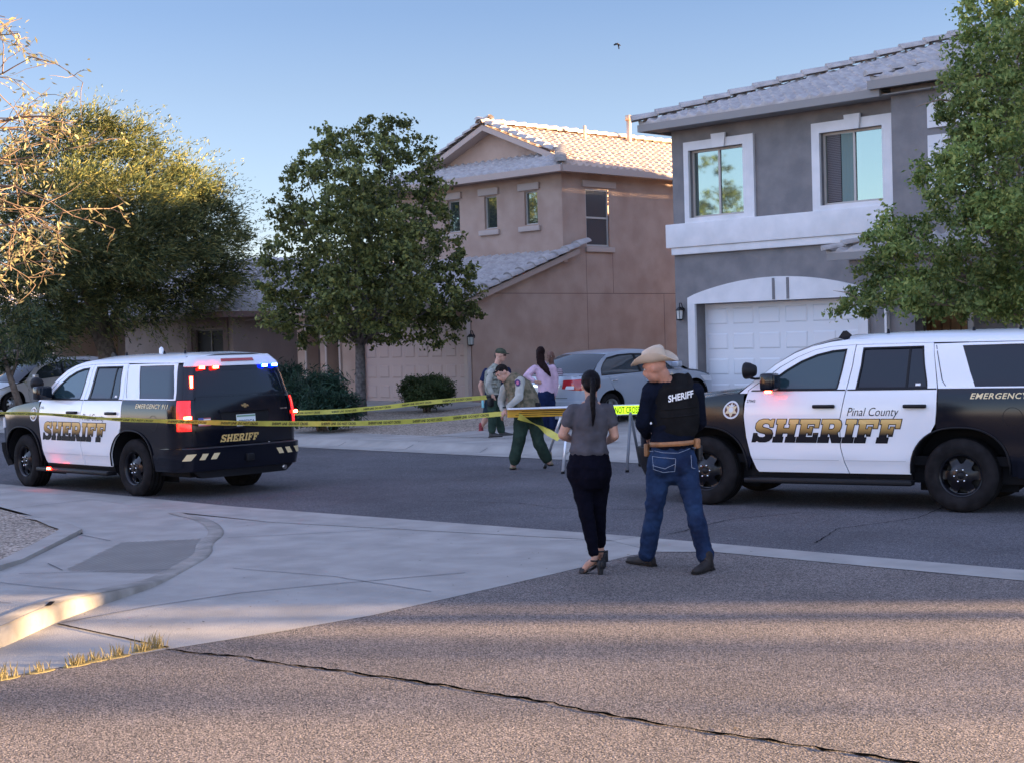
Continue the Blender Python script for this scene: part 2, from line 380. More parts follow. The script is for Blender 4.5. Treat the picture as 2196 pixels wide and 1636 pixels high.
# far side: gutter, rolled kerb, sidewalk, rising front yards
def farz(y):
    if y<18.9: return .006+.0*y
    if y<19.25: return .006+.12*sstep(18.9,19.25,y)
    if y<20.5: return .126+.01*(y-19.25)
    return min(.44,.14+.05*(y-20.5))
def farsheet(name,x0,x1,y0,y1,m,dz=0,pts=None):
    return sheet(name,pts or rect(x0,y0,x1,y1),m,hf=lambda a,b:farz(b)+dz,step=(8,.12 if y1<20 else .6))
farsheet('gutter',-140,60,18.42,19.25,M_conc2,.002)
farsheet('sidewalk',-140,60,19.25,20.45,M_conc)
farsheet('yard',-140,60,20.45,60,M_grav)
for xj in range(-60,0,2):
    strip('joint',[(xj+.3,18.5),(xj+.3,18.9),(xj+.3,19.07),(xj+.3,19.25),(xj+.3,20.4)],.008,.006,_mats['jointl'],hf=lambda x,y:farz(y))
farsheet('driveway',0,0,20.4,27.4,M_conc,.006,pts=[(-22.6,20.42),(-16.4,20.42),(-16.9,23),(-16.9,27.6),(-22.2,27.6),(-22.2,23)])
farsheet('driveway',0,0,20.4,27,M_conc,.006,pts=[(-33.2,20.42),(-29.2,20.42),(-29.1,24.2),(-27.0,24.9),(-27.0,26.3),(-28.2,26.95),(-33,26.95)])
for yj in (22.2,24.6): strip('joint',[(-22.2,yj),(-16.9,yj)],.008,.012,_mats['jointl'],hf=lambda x,y:farz(y))
sheet('dirt_patch',[(-17.4,20.5),(-16.9,21.2),(-15.9,21.3),(-15.6,20.6),(-16.5,20.45)],M_dirt,hf=lambda a,b:farz(b)+.011,step=.3)
# ---------------- houses ----------------
WC={}
_link=link
def link(name,me,m,parent=None,label=None):
    o=_link(name,me,m,parent,label)
    if parent is not None and parent.name in WC: o.location=-Vector(WC[parent.name])
    return o
def base(name,loc,label,cat,group=None):
    e=empty(name,loc,0,label,cat,group); WC[e.name]=loc; return e
def FY(c): return lambda a,b:(a,c,b)
def FX(c): return lambda a,b:(c,a,b)
OY=(0,-1,0); OX=(1,0,0)
def stucco(name,c,c2,sc=1.6):
    m=mat(name,c,.92,n=(sc,.1,8),c2=c2,bump=(28,.35,.012),spec=.25); return m
M_grey=stucco('grey_stucco',(.165,.16,.165),(.215,.205,.205),2.6)
M_trim=stucco('white_stucco_trim',(.61,.61,.62),(.70,.69,.70),2.5)
M_pink=stucco('pink_stucco',(.36,.25,.20),(.43,.315,.255))
M_brown=stucco('brown_stucco',(.215,.165,.145),(.25,.195,.17))
M_fgrey=mat('grey_fascia',(.22,.21,.205),.7)
M_fpink=mat('pink_fascia',(.40,.31,.27),.7)
M_tile=mat('concrete_tile',(.34,.315,.305),.85,n=(5,.2,10),bump=(40,.3,.01),c2=(.45,.42,.405))
M_tile2=mat('clay_tile',(.42,.31,.25),.85,n=(2.6,.2,10),bump=(40,.3,.01),c2=(.50,.39,.31))
M_glass=mat('window_glass',(.20,.25,.235),.03,metal=.85)
M_glassd=mat('screened_glass',(.045,.05,.06),.15)
M_frame=mat('window_frame',(.42,.39,.36),.5)
M_blind=mat('window_blind',(.10,.09,.10),.6)
M_dark=mat('dark_void',(.012,.012,.014),.8)
M_gdoor=mat('white_garage_door',(.66,.67,.70),.45)
M_gpink=mat('pink_garage_door',(.42,.31,.28),.5)
M_wood=mat('oak_door',(.36,.20,.095),.45,n=(3,.3))
M_iron=mat('black_iron',(.02,.02,.022),.4,metal=.6)
def tile_roof(name,O,a,b,W,H,m,parent,clips=(),tw=.28,ch=.37,seed=1,flat=False):
    """O eave corner; a unit along eave; b unit up slope; clips: (point, normal) keep the side opposite to the normal"""
    O,a,b=Vector(O),Vector(a).normalized(),Vector(b).normalized(); n=a.cross(b)
    if n.z<0: n=-n
    r=random.Random(seed); k=6; nc=int(W/tw)*k; nr=int(H/ch)+1
    jit=[[r.uniform(-.006,.006) for _ in range(nc//k+2)] for _ in range(nr)]
    mb=MB(); 
    for j in range(nr):
        lo=j*ch; hi=min(H,lo+ch+.015); rows=[]
        for t,(q,hh) in enumerate(((lo,-.02),(lo,.042),(lo+.04,.045),(hi,.02))):
            row=[]
            for i in range(nc+1):
                ph=(i%k)/k; w=.032*math.cos(2*math.pi*ph)+(.012*math.cos(4*math.pi*ph))
                w+=jit[j][i//k]*(1 if t else 0)
                row.append(O+a*(i*tw/k)+b*(q+jit[j][(i//k)]*1.5)+n*(hh+w if t else hh))
            rows.append(row)
        mb.grid(rows)
    o=mb.build(name,m,parent)
    if clips:
        bm=bmesh.new(); bm.from_mesh(o.data)
        for p,nn in clips: bmesh.ops.bisect_plane(bm,geom=bm.verts[:]+bm.edges[:]+bm.faces[:],plane_co=p,plane_no=nn,clear_outer=True)
        bm.to_mesh(o.data); bm.free()
    return o
def ridge_caps(name,p0,p1,m,parent,r=.15,L=.42,lift=.03,seed=0):
    p0,p1=Vector(p0),Vector(p1); d=(p1-p0); n=int(d.length/L)+1; d.normalize(); x=d.cross(Vector((0,0,1))).normalized(); u=x.cross(d)
    mb=MB()
    for i in range(n):
        s_=p0+d*(i*L); e=p0+d*((i+1)*L+.05); rows=[]
        for q,rr,hh in ((s_,r*1.12,.035),(e,r*.92,0)):
            rows.append([q+x*rr*math.cos(t)+u*(rr*.75*math.sin(t)+lift+hh) for t in [math.pi*(k/8) for k in range(9)]])
        mb.grid(rows); mb.add(rows[0]+[s_],[tuple(range(9))])
    return mb.build(name,m,parent)
def window(name,fm,out,x0,z0,x1,z1,parent,dep=.07,bars='v',glass=None,fw_=.05,mf=None,blind=None):
    """frame proud ring + pane, recessed by dep behind the wall plane. fm(a,b,d)->3D with d depth"""
    w=panel(name,[rect(x0,z0,x1,z1),rect(x0+fw_,z0+fw_,x1-fw_,z1-fw_)],lambda a,b:fm(a,b,dep),mf or M_frame,parent,rim=.05,out=out)
    xm=(x0+x1)/2; zm=(z0+z1)/2
    if bars=='v': panel('mullion',[rect(xm-.025,z0+fw_,xm+.025,z1-fw_)],lambda a,b:fm(a,b,dep+.003),mf or M_frame,w,rim=.045,out=out)
    if bars=='h': panel('mullion',[rect(x0+fw_,zm-.025,x1-fw_,zm+.025)],lambda a,b:fm(a,b,dep+.003),mf or M_frame,w,rim=.045,out=out)
    panel('pane',[rect(x0+fw_,z0+fw_,x1-fw_,z1-fw_)],lambda a,b:fm(a,b,dep+.03),glass or M_glass,w,out=out)
    for c in w.children: c.location=(0,0,0)
    return w
def fY(c): return lambda a,b,d=0:(a,c+d,b)
def fX(c): return lambda a,b,d=0:(c-d,a,b)
def sbox(name,a,b,m,parent,r=0):
    mb=MB()
    (mb.bbox(a,b,r) if r else mb.box(a,b)); return mb.build(name,m,parent)
def garage(name,c,x0,x1,z0,z1,nx,m,parent,depth=0):
    """sectional door with raised panels"""
    d=panel(name,[rect(x0,z0,x1,z1)],FY(c),m,parent,rim=.04,out=OY)
    hs=(z1-z0)/4; ws=(x1-x0)/nx; mb=MB()
    for j in range(4):
        if j: mb.box((x0,c-.002,z0+j*hs-.006),(x1,c+.0,z0+j*hs+.006))
        for i in range(nx):
            a0,a1=x0+i*ws+.07,x0+(i+1)*ws-.07; b0,b1=z0+j*hs+.10,z0+(j+1)*hs-.10
            k=len(mb.v); 
            mb.v+=[(a0,c-.002,b0),(a1,c-.002,b0),(a1,c-.002,b1),(a0,c-.002,b1),(a0+.03,c-.016,b0+.03),(a1-.03,c-.016,b0+.03),(a1-.03,c-.016,b1-.03),(a0+.03,c-.016,b1-.03)]
            for f in ((4,5,6,7),(0,1,5,4),(1,2,6,5),(2,3,7,6),(3,0,4,7)): mb.f.append(tuple(q+k for q in f)); mb.sm.append(False)
    o=mb.build('raised_panels',m,d); o.location=(0,0,0)
    return d
def lantern(loc,label,out=(0,-1,0)):
    t=empty('wall_lantern',loc,0,label,'wall lamp'); y=-.13
    mb=MB().lathe([(0,.0),(.045,0),(.05,.02),(.045,.03)],M=Matrix.Translation((0,-.01,.1))@Matrix.Rotation(math.pi/2,4,'X'),n=12)
    mb.tube([(0,-.02,.12),(0,-.07,.24),(0,-.13,.24),(0,-.13,.16)],.012,6)
    mb.build('bracket',M_iron,t)
    mb=MB().lathe([(0,.17),(.04,.15),(.10,.09),(.10,.08),(0,.085)],M=Matrix.Translation((0,y,0)),n=6,smooth=False)
    for k in range(6):
        a=k*math.pi/3; mb.tube([(.085*math.cos(a),y+.085*math.sin(a),.08),(.07*math.cos(a),y+.07*math.sin(a),-.12)],.007,4)
    mb.lathe([(0,-.15),(.05,-.14),(.085,-.12),(.085,-.11),(0,-.11)],M=Matrix.Translation((0,y,0)),n=6,smooth=False)
    mb.build('cage',M_iron,t)
    MB().lathe([(.07,-.11),(.08,.08)],M=Matrix.Translation((0,y,0)),n=6,smooth=False).build('lamp_glass',mat('lamp_glass',(.5,.52,.5),.1),t)
    return t
# ---- grey two-storey house ----
H=base('stucco_house',(-19,27,.44),'grey stucco two-storey house with white window surrounds and white arched garage front','house')
x0,x1,xr=-21.68,-16.13,-8.6
w1=rect(-21.17,4.55,-19.70,6.03); w2=rect(-17.77,4.55,-16.31,6.03)
wall=panel('front_wall',[rect(x0+.006,.3,-15.7,6.62),w1,w2,rect(-21.1,.2,-16.95,2.66)],FY(27.0),M_grey,H,rim=.3,out=OY)
panel('bay_wall',[rect(-15.92,3.2,xr-.006,6.85)],FY(26.65),M_grey,H,rim=.28,out=OY)
panel('side_wall',[rect(27,.3,42,6.6)],FX(xr),M_grey,H,out=(1,0,0))
panel('side_wall',[rect(27.01,.3,42,6.6)],FX(x0),M_grey,H,out=(-1,0,0))
panel('back_wall',[rect(x0,.3,xr,6.6)],FY(42),M_grey,H,out=(0,1,0))
# recessed entry
panel('entry_wall',[rect(-17.12,.3,-16.55,3.4)],FY(27.35),M_grey,H,out=OY)
panel('entry_wall',[rect(-17.3,.3,xr-.006,3.6),rect(-16.40,.44,-15.45,2.75)],FY(28.6),M_grey,H,rim=.1,out=OY)
dr=panel('front_door',[rect(-16.40,.44,-15.45,2.75)],FY(28.66),M_wood,H,out=OY)
for a in (-16.3,-16.06,-15.86,-15.62):
    o=sbox('door_molding',(a,28.635,.6),(a+.03,28.66,2.6),mat('dark_oak',(.16,.08,.035),.5),dr); o.location=(0,0,0)
o=MB().tube([(-15.55,28.63,1.42),(-15.55,28.56,1.42),(-15.64,28.56,1.42)],.015,6).build('door_handle',mat('brass',(.5,.38,.16),.3,metal=1),dr)
for a in (-16.56,-15.42): sbox('door_surround',(a,28.57,.44),(a+.12,28.598,2.85),M_trim,H)
sbox('door_surround',(-16.56,28.57,2.85),(-15.30,28.598,2.95),M_trim,H)
sbox('entry_pillar',(-16.55,26.9,.4),(-16.32,27.3,3.35),M_grey,H); sbox('pillar_trim',(-16.31,26.88,.4),(-16.26,27.2,3.3),M_trim,H)
window('window',fY(28.6),OY,-14.35,1.2,-13.9,2.7,H,dep=-.03,bars='',glass=M_glassd)
# white trim
T=.07
def ytrim(name,loops,c=27.0-T,t=T-.003): return panel(name,loops,FY(c),M_trim,H,rim=t,out=OY)
ytrim('window_surround',[[(-21.30,4.445),(-21.30,6.22),(-19.42,6.22),(-19.42,4.445)],[(-21.17,4.55),(-19.70,4.55),(-19.70,6.03),(-21.17,6.03)]])
ytrim('window_surround',[[(-17.96,4.445),(-17.96,6.24),(-16.09,6.24),(-16.09,4.445)],[(-17.77,4.55),(-16.31,4.55),(-16.31,6.03),(-17.77,6.03)]])
for xk in (-20.31,-16.96): ytrim('keystone',[[(xk-.155,6.02),(xk-.19,6.32),(xk+.19,6.32),(xk+.155,6.02)]],27-T-.05,.05)
sbox('band',(-21.80,26.86,3.92),(-15.4,27.0,4.443),M_trim,H,.012)
sbox('band',(-21.68,26.90,3.76),(-15.4,27.0,3.918),M_trim,H,.01)
# arched garage surround
ax0,ax1=-21.29,-16.72; arcp=[]
for i in range(25):
    t=i/24; x=ax0+(ax1-ax0)*t; arcp.append((x,2.80+.36*math.sin(math.pi*t)**.8*1.0))
ytrim('garage_surround',[[(ax0,.3)]+arcp+[(ax1,.3),(-16.95,.3),(-16.95,2.66),(-21.09,2.66),(-21.09,.3)]])
for xk in (-18.98,-18.62): sbox('keystone_groove',(xk-.03,26.915,2.68),(xk+.03,26.932,3.13),M_grey,H)
garage('garage_door',27.3,-21.09,-16.95,.44,2.65,6,M_gdoor,H)
panel('garage_jamb',[rect(27.0,.3,27.3,2.66)],FX(-21.088),M_grey,H,out=(1,0,0))
for (a,b) in ((-21.17,-19.70),(-17.77,-16.31)):
    W=window('window',fY(27.0),OY,a,4.55,b,6.03,H,dep=.08)
    if a>-20:
        bl=MB()
        for k in range(38): bl.box((a+.08,27.098,4.62+k*.036),(a+.40,27.108,4.62+k*.036+.028))
        o=bl.build('blind',M_blind,W)
        cu=MB().grid([[(a+.42+i*.022,27.10-.004*math.cos(i*1.7),zz) for i in range(14)] for zz in (4.6,5.97)])
        cu.build('curtain',mat('curtain',(.16,.22,.21),.8),W)
        o2=MB().box((a+.075,27.105,4.6),(a+.41,27.108,5.98)).build('screen',M_dark,W)
# octagonal vent and panel on the bay
def octo(cx,cz,r,hw): return [(cx-hw,cz-r*.45),(cx-hw,cz+r*.45),(cx-hw*.45,cz+r),(cx+hw*.45,cz+r),(cx+hw,cz+r*.45),(cx+hw,cz-r*.45),(cx+hw*.45,cz-r),(cx-hw*.45,cz-r)]
ytrim('arched_panel',[[(-15.13,5.80),(-15.13,6.22),(-14.72,6.45),(-14.1,6.45),(-13.7,6.22),(-13.7,5.8)]],26.62,.028)
for a in (-15.13,-14.15): ytrim('window_surround',[[(a,4.4),(a,5.66),(a+.42,5.66),(a+.42,4.4)]],26.62,.028)
window('window',fY(26.65),OY,-14.68,4.5,-14.17,5.66,H,dep=-.04,bars='')
# main roof, hipped at the left
pt_=.33; cs=math.cos(math.atan(pt_)); sn=math.sin(math.atan(pt_))
tile_roof('roof',(-22.1,26.4,6.68),(1,0,0),(0,cs,sn),14.2,8.2,M_tile,H,clips=[((-22.1,26.4,0),Vector((-1,1,0))),((-8.0,26.4,0),Vector((1,1,0)))])
tile_roof('roof',(-22.1,42.5,6.68),(0,-1,0),(cs,0,sn),16.2,7.4,M_tile,H,clips=[((-22.1,26.4,0),Vector((1,-1,0))),((-22.1,42.5,0),Vector((1,1,0)))])
tile_roof('roof',(-7.9,26.4,6.68),(0,1,0),(-cs,0,sn),16.2,7.4,M_tile,H,clips=[((-8,26.4,0),Vector((-1,-1,0))),((-8,42.5,0),Vector((-1,1,0)))])
ridge_caps('ridge_cap',(-22.2,26.3,6.66),(-15.0,33.5,9.06),M_tile,H,r=.17,L=.56,lift=.05)
sbox('fascia',(-22.12,26.36,6.50),(-16.0,26.44,6.655),M_fgrey,H); sbox('fascia',(-22.12,26.44,6.50),(-22.04,42,6.655),M_fgrey,H)
sbox('soffit',(-22.04,26.44,6.52),(-8.0,27.0,6.545),M_fgrey,H)
# projecting roof over the bay
tile_roof('bay_roof',(-16.15,26.3,6.84),(1,0,0),(0,cs,sn),8,3.2,M_tile,H,seed=3,clips=[((-16.15,26.3,0),Vector((-1,.75,0)))])
ridge_caps('ridge_cap',(-16.2,26.25,6.84),(-14.0,29.0,7.6),M_tile,H,r=.13,L=.5,lift=.04)
sbox('fascia',(-16.2,26.25,6.64),(-7.9,26.33,6.81),M_fgrey,H); sbox('soffit',(-16.12,26.33,6.66),(-8,26.65,6.685),M_fgrey,H); sbox('fascia',(-16.2,26.33,6.64),(-16.12,27.0,6.81),M_fgrey,H)
# porch roof
tile_roof('porch_roof',(-16.95,25.85,3.50),(1,0,0),(0,cs,sn),7,1.6,M_tile,H,seed=5,clips=[((-16.95,25.85,0),Vector((-1,.9,0)))])
ridge_caps('ridge_cap',(-16.98,25.8,3.5),(-16.0,26.8,3.85),M_tile,H,r=.12,L=.4,lift=.03)
sbox('fascia',(-16.93,25.83,3.36),(-8.9,25.9,3.5),M_fgrey,H); sbox('porch_beam',(-16.6,26.1,3.1),(-9,26.35,3.36),M_grey,H)
sbox('porch_pillar',(-13.0,26.0,.3),(-12.6,26.4,3.1),M_grey,H)
lantern((-21.46,27.0,2.45),'black iron wall lantern left of the white garage arch')
# ---- pink two-storey house ----
H2=base('stucco_house',(-30.5,30,.44),'pink stucco two-storey house with sunlit tile roof and pink garage door','house')
XS=-28.2
panel('side_wall',[[(26.9,.2),(42,.2),(42,6.5),(30.4,6.5),(30.4,4.2),(26.9,3.03)],rect(31.33,4.48,32.28,6.05)],FX(XS),M_pink,H2,out=OX)
for z in (3.19,): sbox('control_joint',(XS-.004,27.3,z-.008),(XS+.004,42,z+.008),mat('joint_pink',(.17,.11,.1),.9),H2)
for y,a,b in ((31.3,.5,4.3),(32.4,3.2,4.3),(34.6,.4,3.18)): sbox('control_joint',(XS-.004,y-.006,a),(XS+.003,y+.006,b),_mats['joint_pink'],H2)
window('window',fX(XS),OX,31.33,4.48,32.28,6.05,H2,dep=.03,bars='h',glass=M_glassd)
M_sill=mat('cream_sill',(.45,.37,.33),.85,bump=(40,.2,.005))
sbox('lintel',(XS,31.18,6.09),(XS+.06,32.56,6.27),M_sill,H2,.01); sbox('sill',(XS,31.27,4.32),(XS+.07,32.44,4.46),M_sill,H2,.01)
ws=[(-29.62,-29.12),(-31.2,-30.70),(-32.72,-32.22)]
panel('upper_wall',[rect(-34.99,3.9,XS-.006,6.55)]+[rect(a,5.12,b,6.03) for a,b in ws],FY(30.4),M_pink,H2,rim=.2,out=OY)
for a,b in ws:
    window('window',fY(30.4),OY,a,5.12,b,6.03,H2,dep=.07,bars='',fw_=.035)
    sbox('lintel',(a-.19,30.33,6.06),(b+.10,30.4,6.25),M_sill,H2,.01); sbox('sill',(a-.19,30.32,4.94),(b+.10,30.4,5.08),M_sill,H2,.01)
# garage front
panel('garage_wall',[rect(-33.42,.2,XS-.006,3.1),rect(-32.6,.1,-28.36,2.58)],FY(26.9),M_pink,H2,rim=.15,out=OY)
garage('garage_door',27.05,-32.6,-28.36,.42,2.57,8,M_gpink,H2)
sbox('downpipe',(-28.35,26.75,.4),(-28.22,26.89,2.6),M_sill,H2,.01)
panel('back_wall',[rect(-35,.2,XS,6.5)],FY(42),M_pink,H2,out=(0,1,0)); panel('side_wall',[rect(30.4,.2,42,6.5)],FX(-35.0),M_pink,H2,out=(-1,0,0))
# lean-to roof over the garage
tile_roof('garage_roof',(-35.2,26.35,2.98),(1,0,0),(0,cs,sn),7.3,4.42,M_tile,H2,seed=7)
ridge_caps('rake_cap',(-27.97,26.3,2.93),(-27.97,30.75,4.40),M_tile,H2,r=.155,L=.46,lift=.06)
sbox('fascia',(-35,26.3,2.82),(-27.95,26.36,2.97),M_fpink,H2)
panel('rake_board',[[(26.32,2.80),(26.32,2.95),(30.75,4.40),(30.75,4.25)]],FX(-27.93),M_fpink,H2,rim=.05,out=OX)
panel('soffit',[[(26.36,2.83),(30.7,4.27)][:1]+[(-1,-1)]][:0] or [rect(-28.2,26.36,-27.95,30.7)],lambda a,b:(a,b,2.80+(b-26.32)*.3275),M_fpink,H2,out=(0,0,-1))
sbox('bracket',(XS,30.2,4.02),(XS+.2,30.34,4.16),M_fpink,H2)
# main roof: ridge runs away from the street
p2_=.4; c2_=math.cos(math.atan(p2_)); s2_=math.sin(math.atan(p2_)); ex=-27.72; rx=-31.75; zr=6.55+(ex-rx)*p2_
tile_roof('roof',(ex,29.9,6.55),(0,1,0),(-c2_,0,s2_),13,(ex-rx)/c2_,M_tile2,H2,seed=9)
# drop the part of the slope in front of the gable
o=bpy.data.objects[[c.name for c in H2.children if c.name.startswith('roof')][-1]]
bm=bmesh.new(); bm.from_mesh(o.data)
bmesh.ops.delete(bm,geom=[f for f in bm.faces if f.calc_center_median().y<31.1 and f.calc_center_median().y-29.9<ex-f.calc_center_median().x-.02],context='FACES'); bm.to_mesh(o.data); bm.free()
tile_roof('roof',(2*rx-ex,43,6.55),(0,-1,0),(c2_,0,s2_),12,(ex-rx)/c2_,M_tile2,H2,seed=10)
tile_roof('roof_skirt',(-35.8,29.9,6.55),(1,0,0),(0,c2_,s2_),8.2,1.7,M_tile,H2,seed=11,clips=[((ex,29.9,0),Vector((1,1,0)))])
gy=31.35
panel('gable_wall',[[(rx-3.0,6.9),(rx+3.0,6.9),(rx+.02,zr-.06),(rx-.02,zr-.06)]],FY(gy),M_pink,H2,out=OY)
for sgn in (1,-1):
    e0=(rx+sgn*2.75,gy-.32,zr-2.75*p2_+.02); e1=(rx,gy-.32,zr+.02)
    ridge_caps('rake_cap',e0,e1,M_tile,H2,r=.14,L=.36,lift=.05)
    panel('rake_board',[[(rx+sgn*2.9,zr-2.9*p2_-.16),(rx+sgn*2.9,zr-2.9*p2_),(rx,zr),(rx,zr-.16)]],FY(gy-.42),M_fpink,H2,rim=.42,out=OY)
ridge_caps('hip_cap',(ex-.02,29.88,6.56),(rx+2.72,31.3,6.55+1.42*p2_),M_tile,H2,r=.15,L=.33,lift=.07)
ridge_caps('ridge_cap',(rx,43,zr),(rx,gy-.4,zr),M_tile2,H2,r=.16,L=.45,lift=.05)
sbox('fascia',(-35.8,29.84,6.40),(ex-.0,29.92,6.57),M_fpink,H2); sbox('fascia',(ex-.04,29.92,6.40),(ex+.04,43,6.57),M_fpink,H2)
sbox('soffit',(-35.8,29.92,6.44),(ex-.04,30.4,6.46),M_fpink,H2); sbox('soffit',(XS,30.4,6.44),(ex-.04,42,6.46),M_fpink,H2)
M_vent=mat('vent_metal',(.5,.38,.28),.5,metal=.3)
MB().tube([(-31.35,36.95,7.7),(-31.35,36.95,8.72)],.075,12).tube([(-31.35,36.95,8.72),(-31.35,36.95,8.88)],[.11,.11],12).build('flue_pipe',M_vent,H2)
MB().tube([(-31.9,31.9,8.0),(-31.9,31.9,8.34)],.07,10).tube([(-31.9,31.9,8.28),(-31.9,31.9,8.34),(-31.9,31.9,8.42)],[.11,.13,.04],10).build('roof_vent',mat('vent_rust',(.2,.11,.08),.8),H2)
MB().tube([(-31.1,34.6,7.8),(-31.1,34.6,8.35)],.045,8).build('vent_pipe',M_vent,H2)
# entry porch of the pink house (left of its garage)
for xx in (-33.05,-31.35+-.35):
    pass
panel('porch_wall',[rect(-36.4,.2,-33.3,3.1),rect(-35.6,.44,-34.6,2.4)],FY(29.2),M_pink,H2,rim=.1,out=OY); panel('entry_door',[rect(-35.6,.44,-34.6,2.4)],FY(29.28),_mats.get('dark_door') or mat('dark_door',(.03,.022,.02),.5),H2,out=OY)
window('window',fY(29.2),OY,-34.35,.9,-33.75,2.3,H2,dep=-.03,bars='',glass=M_glassd)
panel('porch_side',[rect(26.9,.2,29.2,3.1)],FX(-33.42),M_pink,H2,out=(-1,0,0))
for a,b in ((-35.17,-34.74),(-34.14,-33.83)):
    sbox('porch_column',(a,26.7,.2),(b,27.1,2.5),M_pink,H2); sbox('column_trim',(b-.05,26.66,.2),(b+.02,26.699,2.5),M_sill,H2)
sbox('column_trim',(-33.5,26.84,.2),(-33.425,26.95,2.6),M_sill,H2); sbox('porch_beam',(-35.3,26.72,2.5),(-33.425,27.08,3.0),M_pink,H2)
lantern((-28.1,26.9,2.0),'dark wall lantern at the corner of the pink garage')
# ---- brown single-storey house ----
H3=base('stucco_house',(-40,28,.44),'low brown stucco house with hipped tile roof behind the marked vehicle','house')
XB=-37.3
panel('front_wall',[rect(-43.2,.2,XB-.006,3.1),rect(-39.35,.9,-37.75,2.55)],FY(26.0),M_brown,H3,rim=.2,out=OY)
window('window',fY(26.0),OY,-39.35,.9,-37.75,2.55,H3,dep=.1,glass=mat('dark_screen',(.02,.018,.017),.6,spec=.1),mf=mat('brown_frame',(.10,.08,.07),.6))
sbox('window_surround',(-39.6,25.94,2.58),(-37.5,26,2.95),mat('brown_trim',(.15,.11,.1),.9),H3)
for a in (-39.6,-37.72): sbox('window_surround',(a,25.94,.85),(a+.22,26,2.58),_mats['brown_trim'],H3)
panel('side_wall',[rect(26,.2,38,3.0)],FX(XB),M_brown,H3,out=OX)
panel('recess_wall',[rect(-48,.2,-43.2,3.1),rect(-44.6,.3,-43.5,2.55)],FY(28.0),M_brown,H3,rim=.2,out=OY); panel('entry_door',[rect(-44.6,.3,-43.5,2.55)],FY(28.2),mat('dark_door',(.03,.022,.02),.5),H3,out=OY)
panel('recess_wall',[rect(26,.2,28,3.1)],FX(-43.2),M_brown,H3,out=(-1,0,0))
panel('garage_wall',[rect(-52.5,.2,-47.006,3.2),rect(-51.8,.3,-47.9,2.45)],FY(25.6),stucco('tan_stucco',(.36,.28,.22),(.40,.31,.25)),H3,rim=.15,out=OY)
garage('garage_door',25.75,-51.8,-47.9,.3,2.45,8,mat('brown_garage',(.05,.04,.04),.6),H3)
panel('side_wall',[rect(25.6,.2,38,3.0)],FX(-47.0),_mats['tan_stucco'],H3,out=OX)
tile_roof('roof',(-53,25.35,3.03),(1,0,0),(0,cs,sn),16.25,6.2,M_tile,H3,seed=21,clips=[((-36.8,25.35,0),Vector((1,1,0)))])
tile_roof('roof',(-36.8,25.35,3.03),(0,1,0),(-cs,0,sn),13,6.2,M_tile,H3,seed=22,clips=[((-36.8,25.35,0),Vector((-1,-1,0)))])
ridge_caps('hip_cap',(-36.75,25.3,3.05),(-42.5,31.1,4.95),M_tile,H3,r=.16,L=.42,lift=.05)
sbox('fascia',(-53,25.3,2.86),(-36.76,25.38,3.03),mat('brown_fascia',(.16,.10,.085),.7),H3); sbox('fascia',(-36.84,25.38,2.86),(-36.76,38,3.03),_mats['brown_fascia'],H3)
sbox('soffit',(-53,25.38,2.9),(-36.9,26.0,2.92),_mats['brown_fascia'],H3)
# ---- pale house further down the street ----
H4=base('stucco_house',(-66,27,.44),'pale stucco house far left seen under the shade tree','house')
M_pale=stucco('pale_stucco',(.42,.34,.31),(.47,.39,.36))
panel('front_wall',[rect(-78,.2,-57,3.3)],FY(27.0),M_pale,H4,out=OY); panel('side_wall',[rect(27,.2,40,3.3)],FX(-57),M_pale,H4,out=OX)
garage('garage_door',26.98,-63,-58.5,.44,2.5,8,M_gpink,H4)
tile_roof('roof',(-79,26.3,3.3),(1,0,0),(0,cs,sn),22.5,6,M_tile,H4,seed=31,clips=[((-56.5,26.3,0),Vector((1,1,0)))])
tile_roof('roof',(-56.5,26.3,3.3),(0,1,0),(-cs,0,sn),14,6,M_tile,H4,seed=32,clips=[((-56.5,26.3,0),Vector((-1,-1,0)))])
# ---- neighbours to the right of the grey house (outside the frame, they shade the street) ----
for k,(a,b) in enumerate(((-6.8,3.6),(6.0,16.0))):
    HN=base('stucco_house',((a+b)/2,30,.44),('tan stucco two-storey house next right of the grey house','tan stucco two-storey house two doors right of the grey house')[k],'house','neighbouring tan houses')
    MBx=MB().box((a,27.2,.2),(b,41,6.6)).build('walls',M_brown,HN)
    for s_ in (0,1):
        window('window',fY(27.2),OY,a+1+4*s_,4.5,a+2.5+4*s_,6,HN,dep=-.03)
    garage('garage_door',27.17,a+1,b-3,.44,2.6,8,M_gpink,HN)
    L_=b-a+1; 
    tile_roof('roof',(a-.5,26.7,6.6),(1,0,0),(0,cs,sn),L_,8.0,M_tile,HN,seed=40+k,clips=[((a-.5,26.7,0),Vector((-1,1,0))),((b+.5,26.7,0),Vector((1,1,0)))])
    tile_roof('roof',(a-.5,41.5,6.6),(0,-1,0),(cs,0,sn),14.8,5.4,M_tile,HN,seed=42+k,clips=[((a-.5,26.7,0),Vector((1,-1,0))),((a-.5,41.5,0),Vector((1,1,0)))])
    tile_roof('roof',(b+.5,26.7,6.6),(0,1,0),(-cs,0,sn),14.8,5.4,M_tile,HN,seed=44+k,clips=[((b+.5,26.7,0),Vector((-1,-1,0))),((b+.5,41.5,0),Vector((-1,1,0)))])
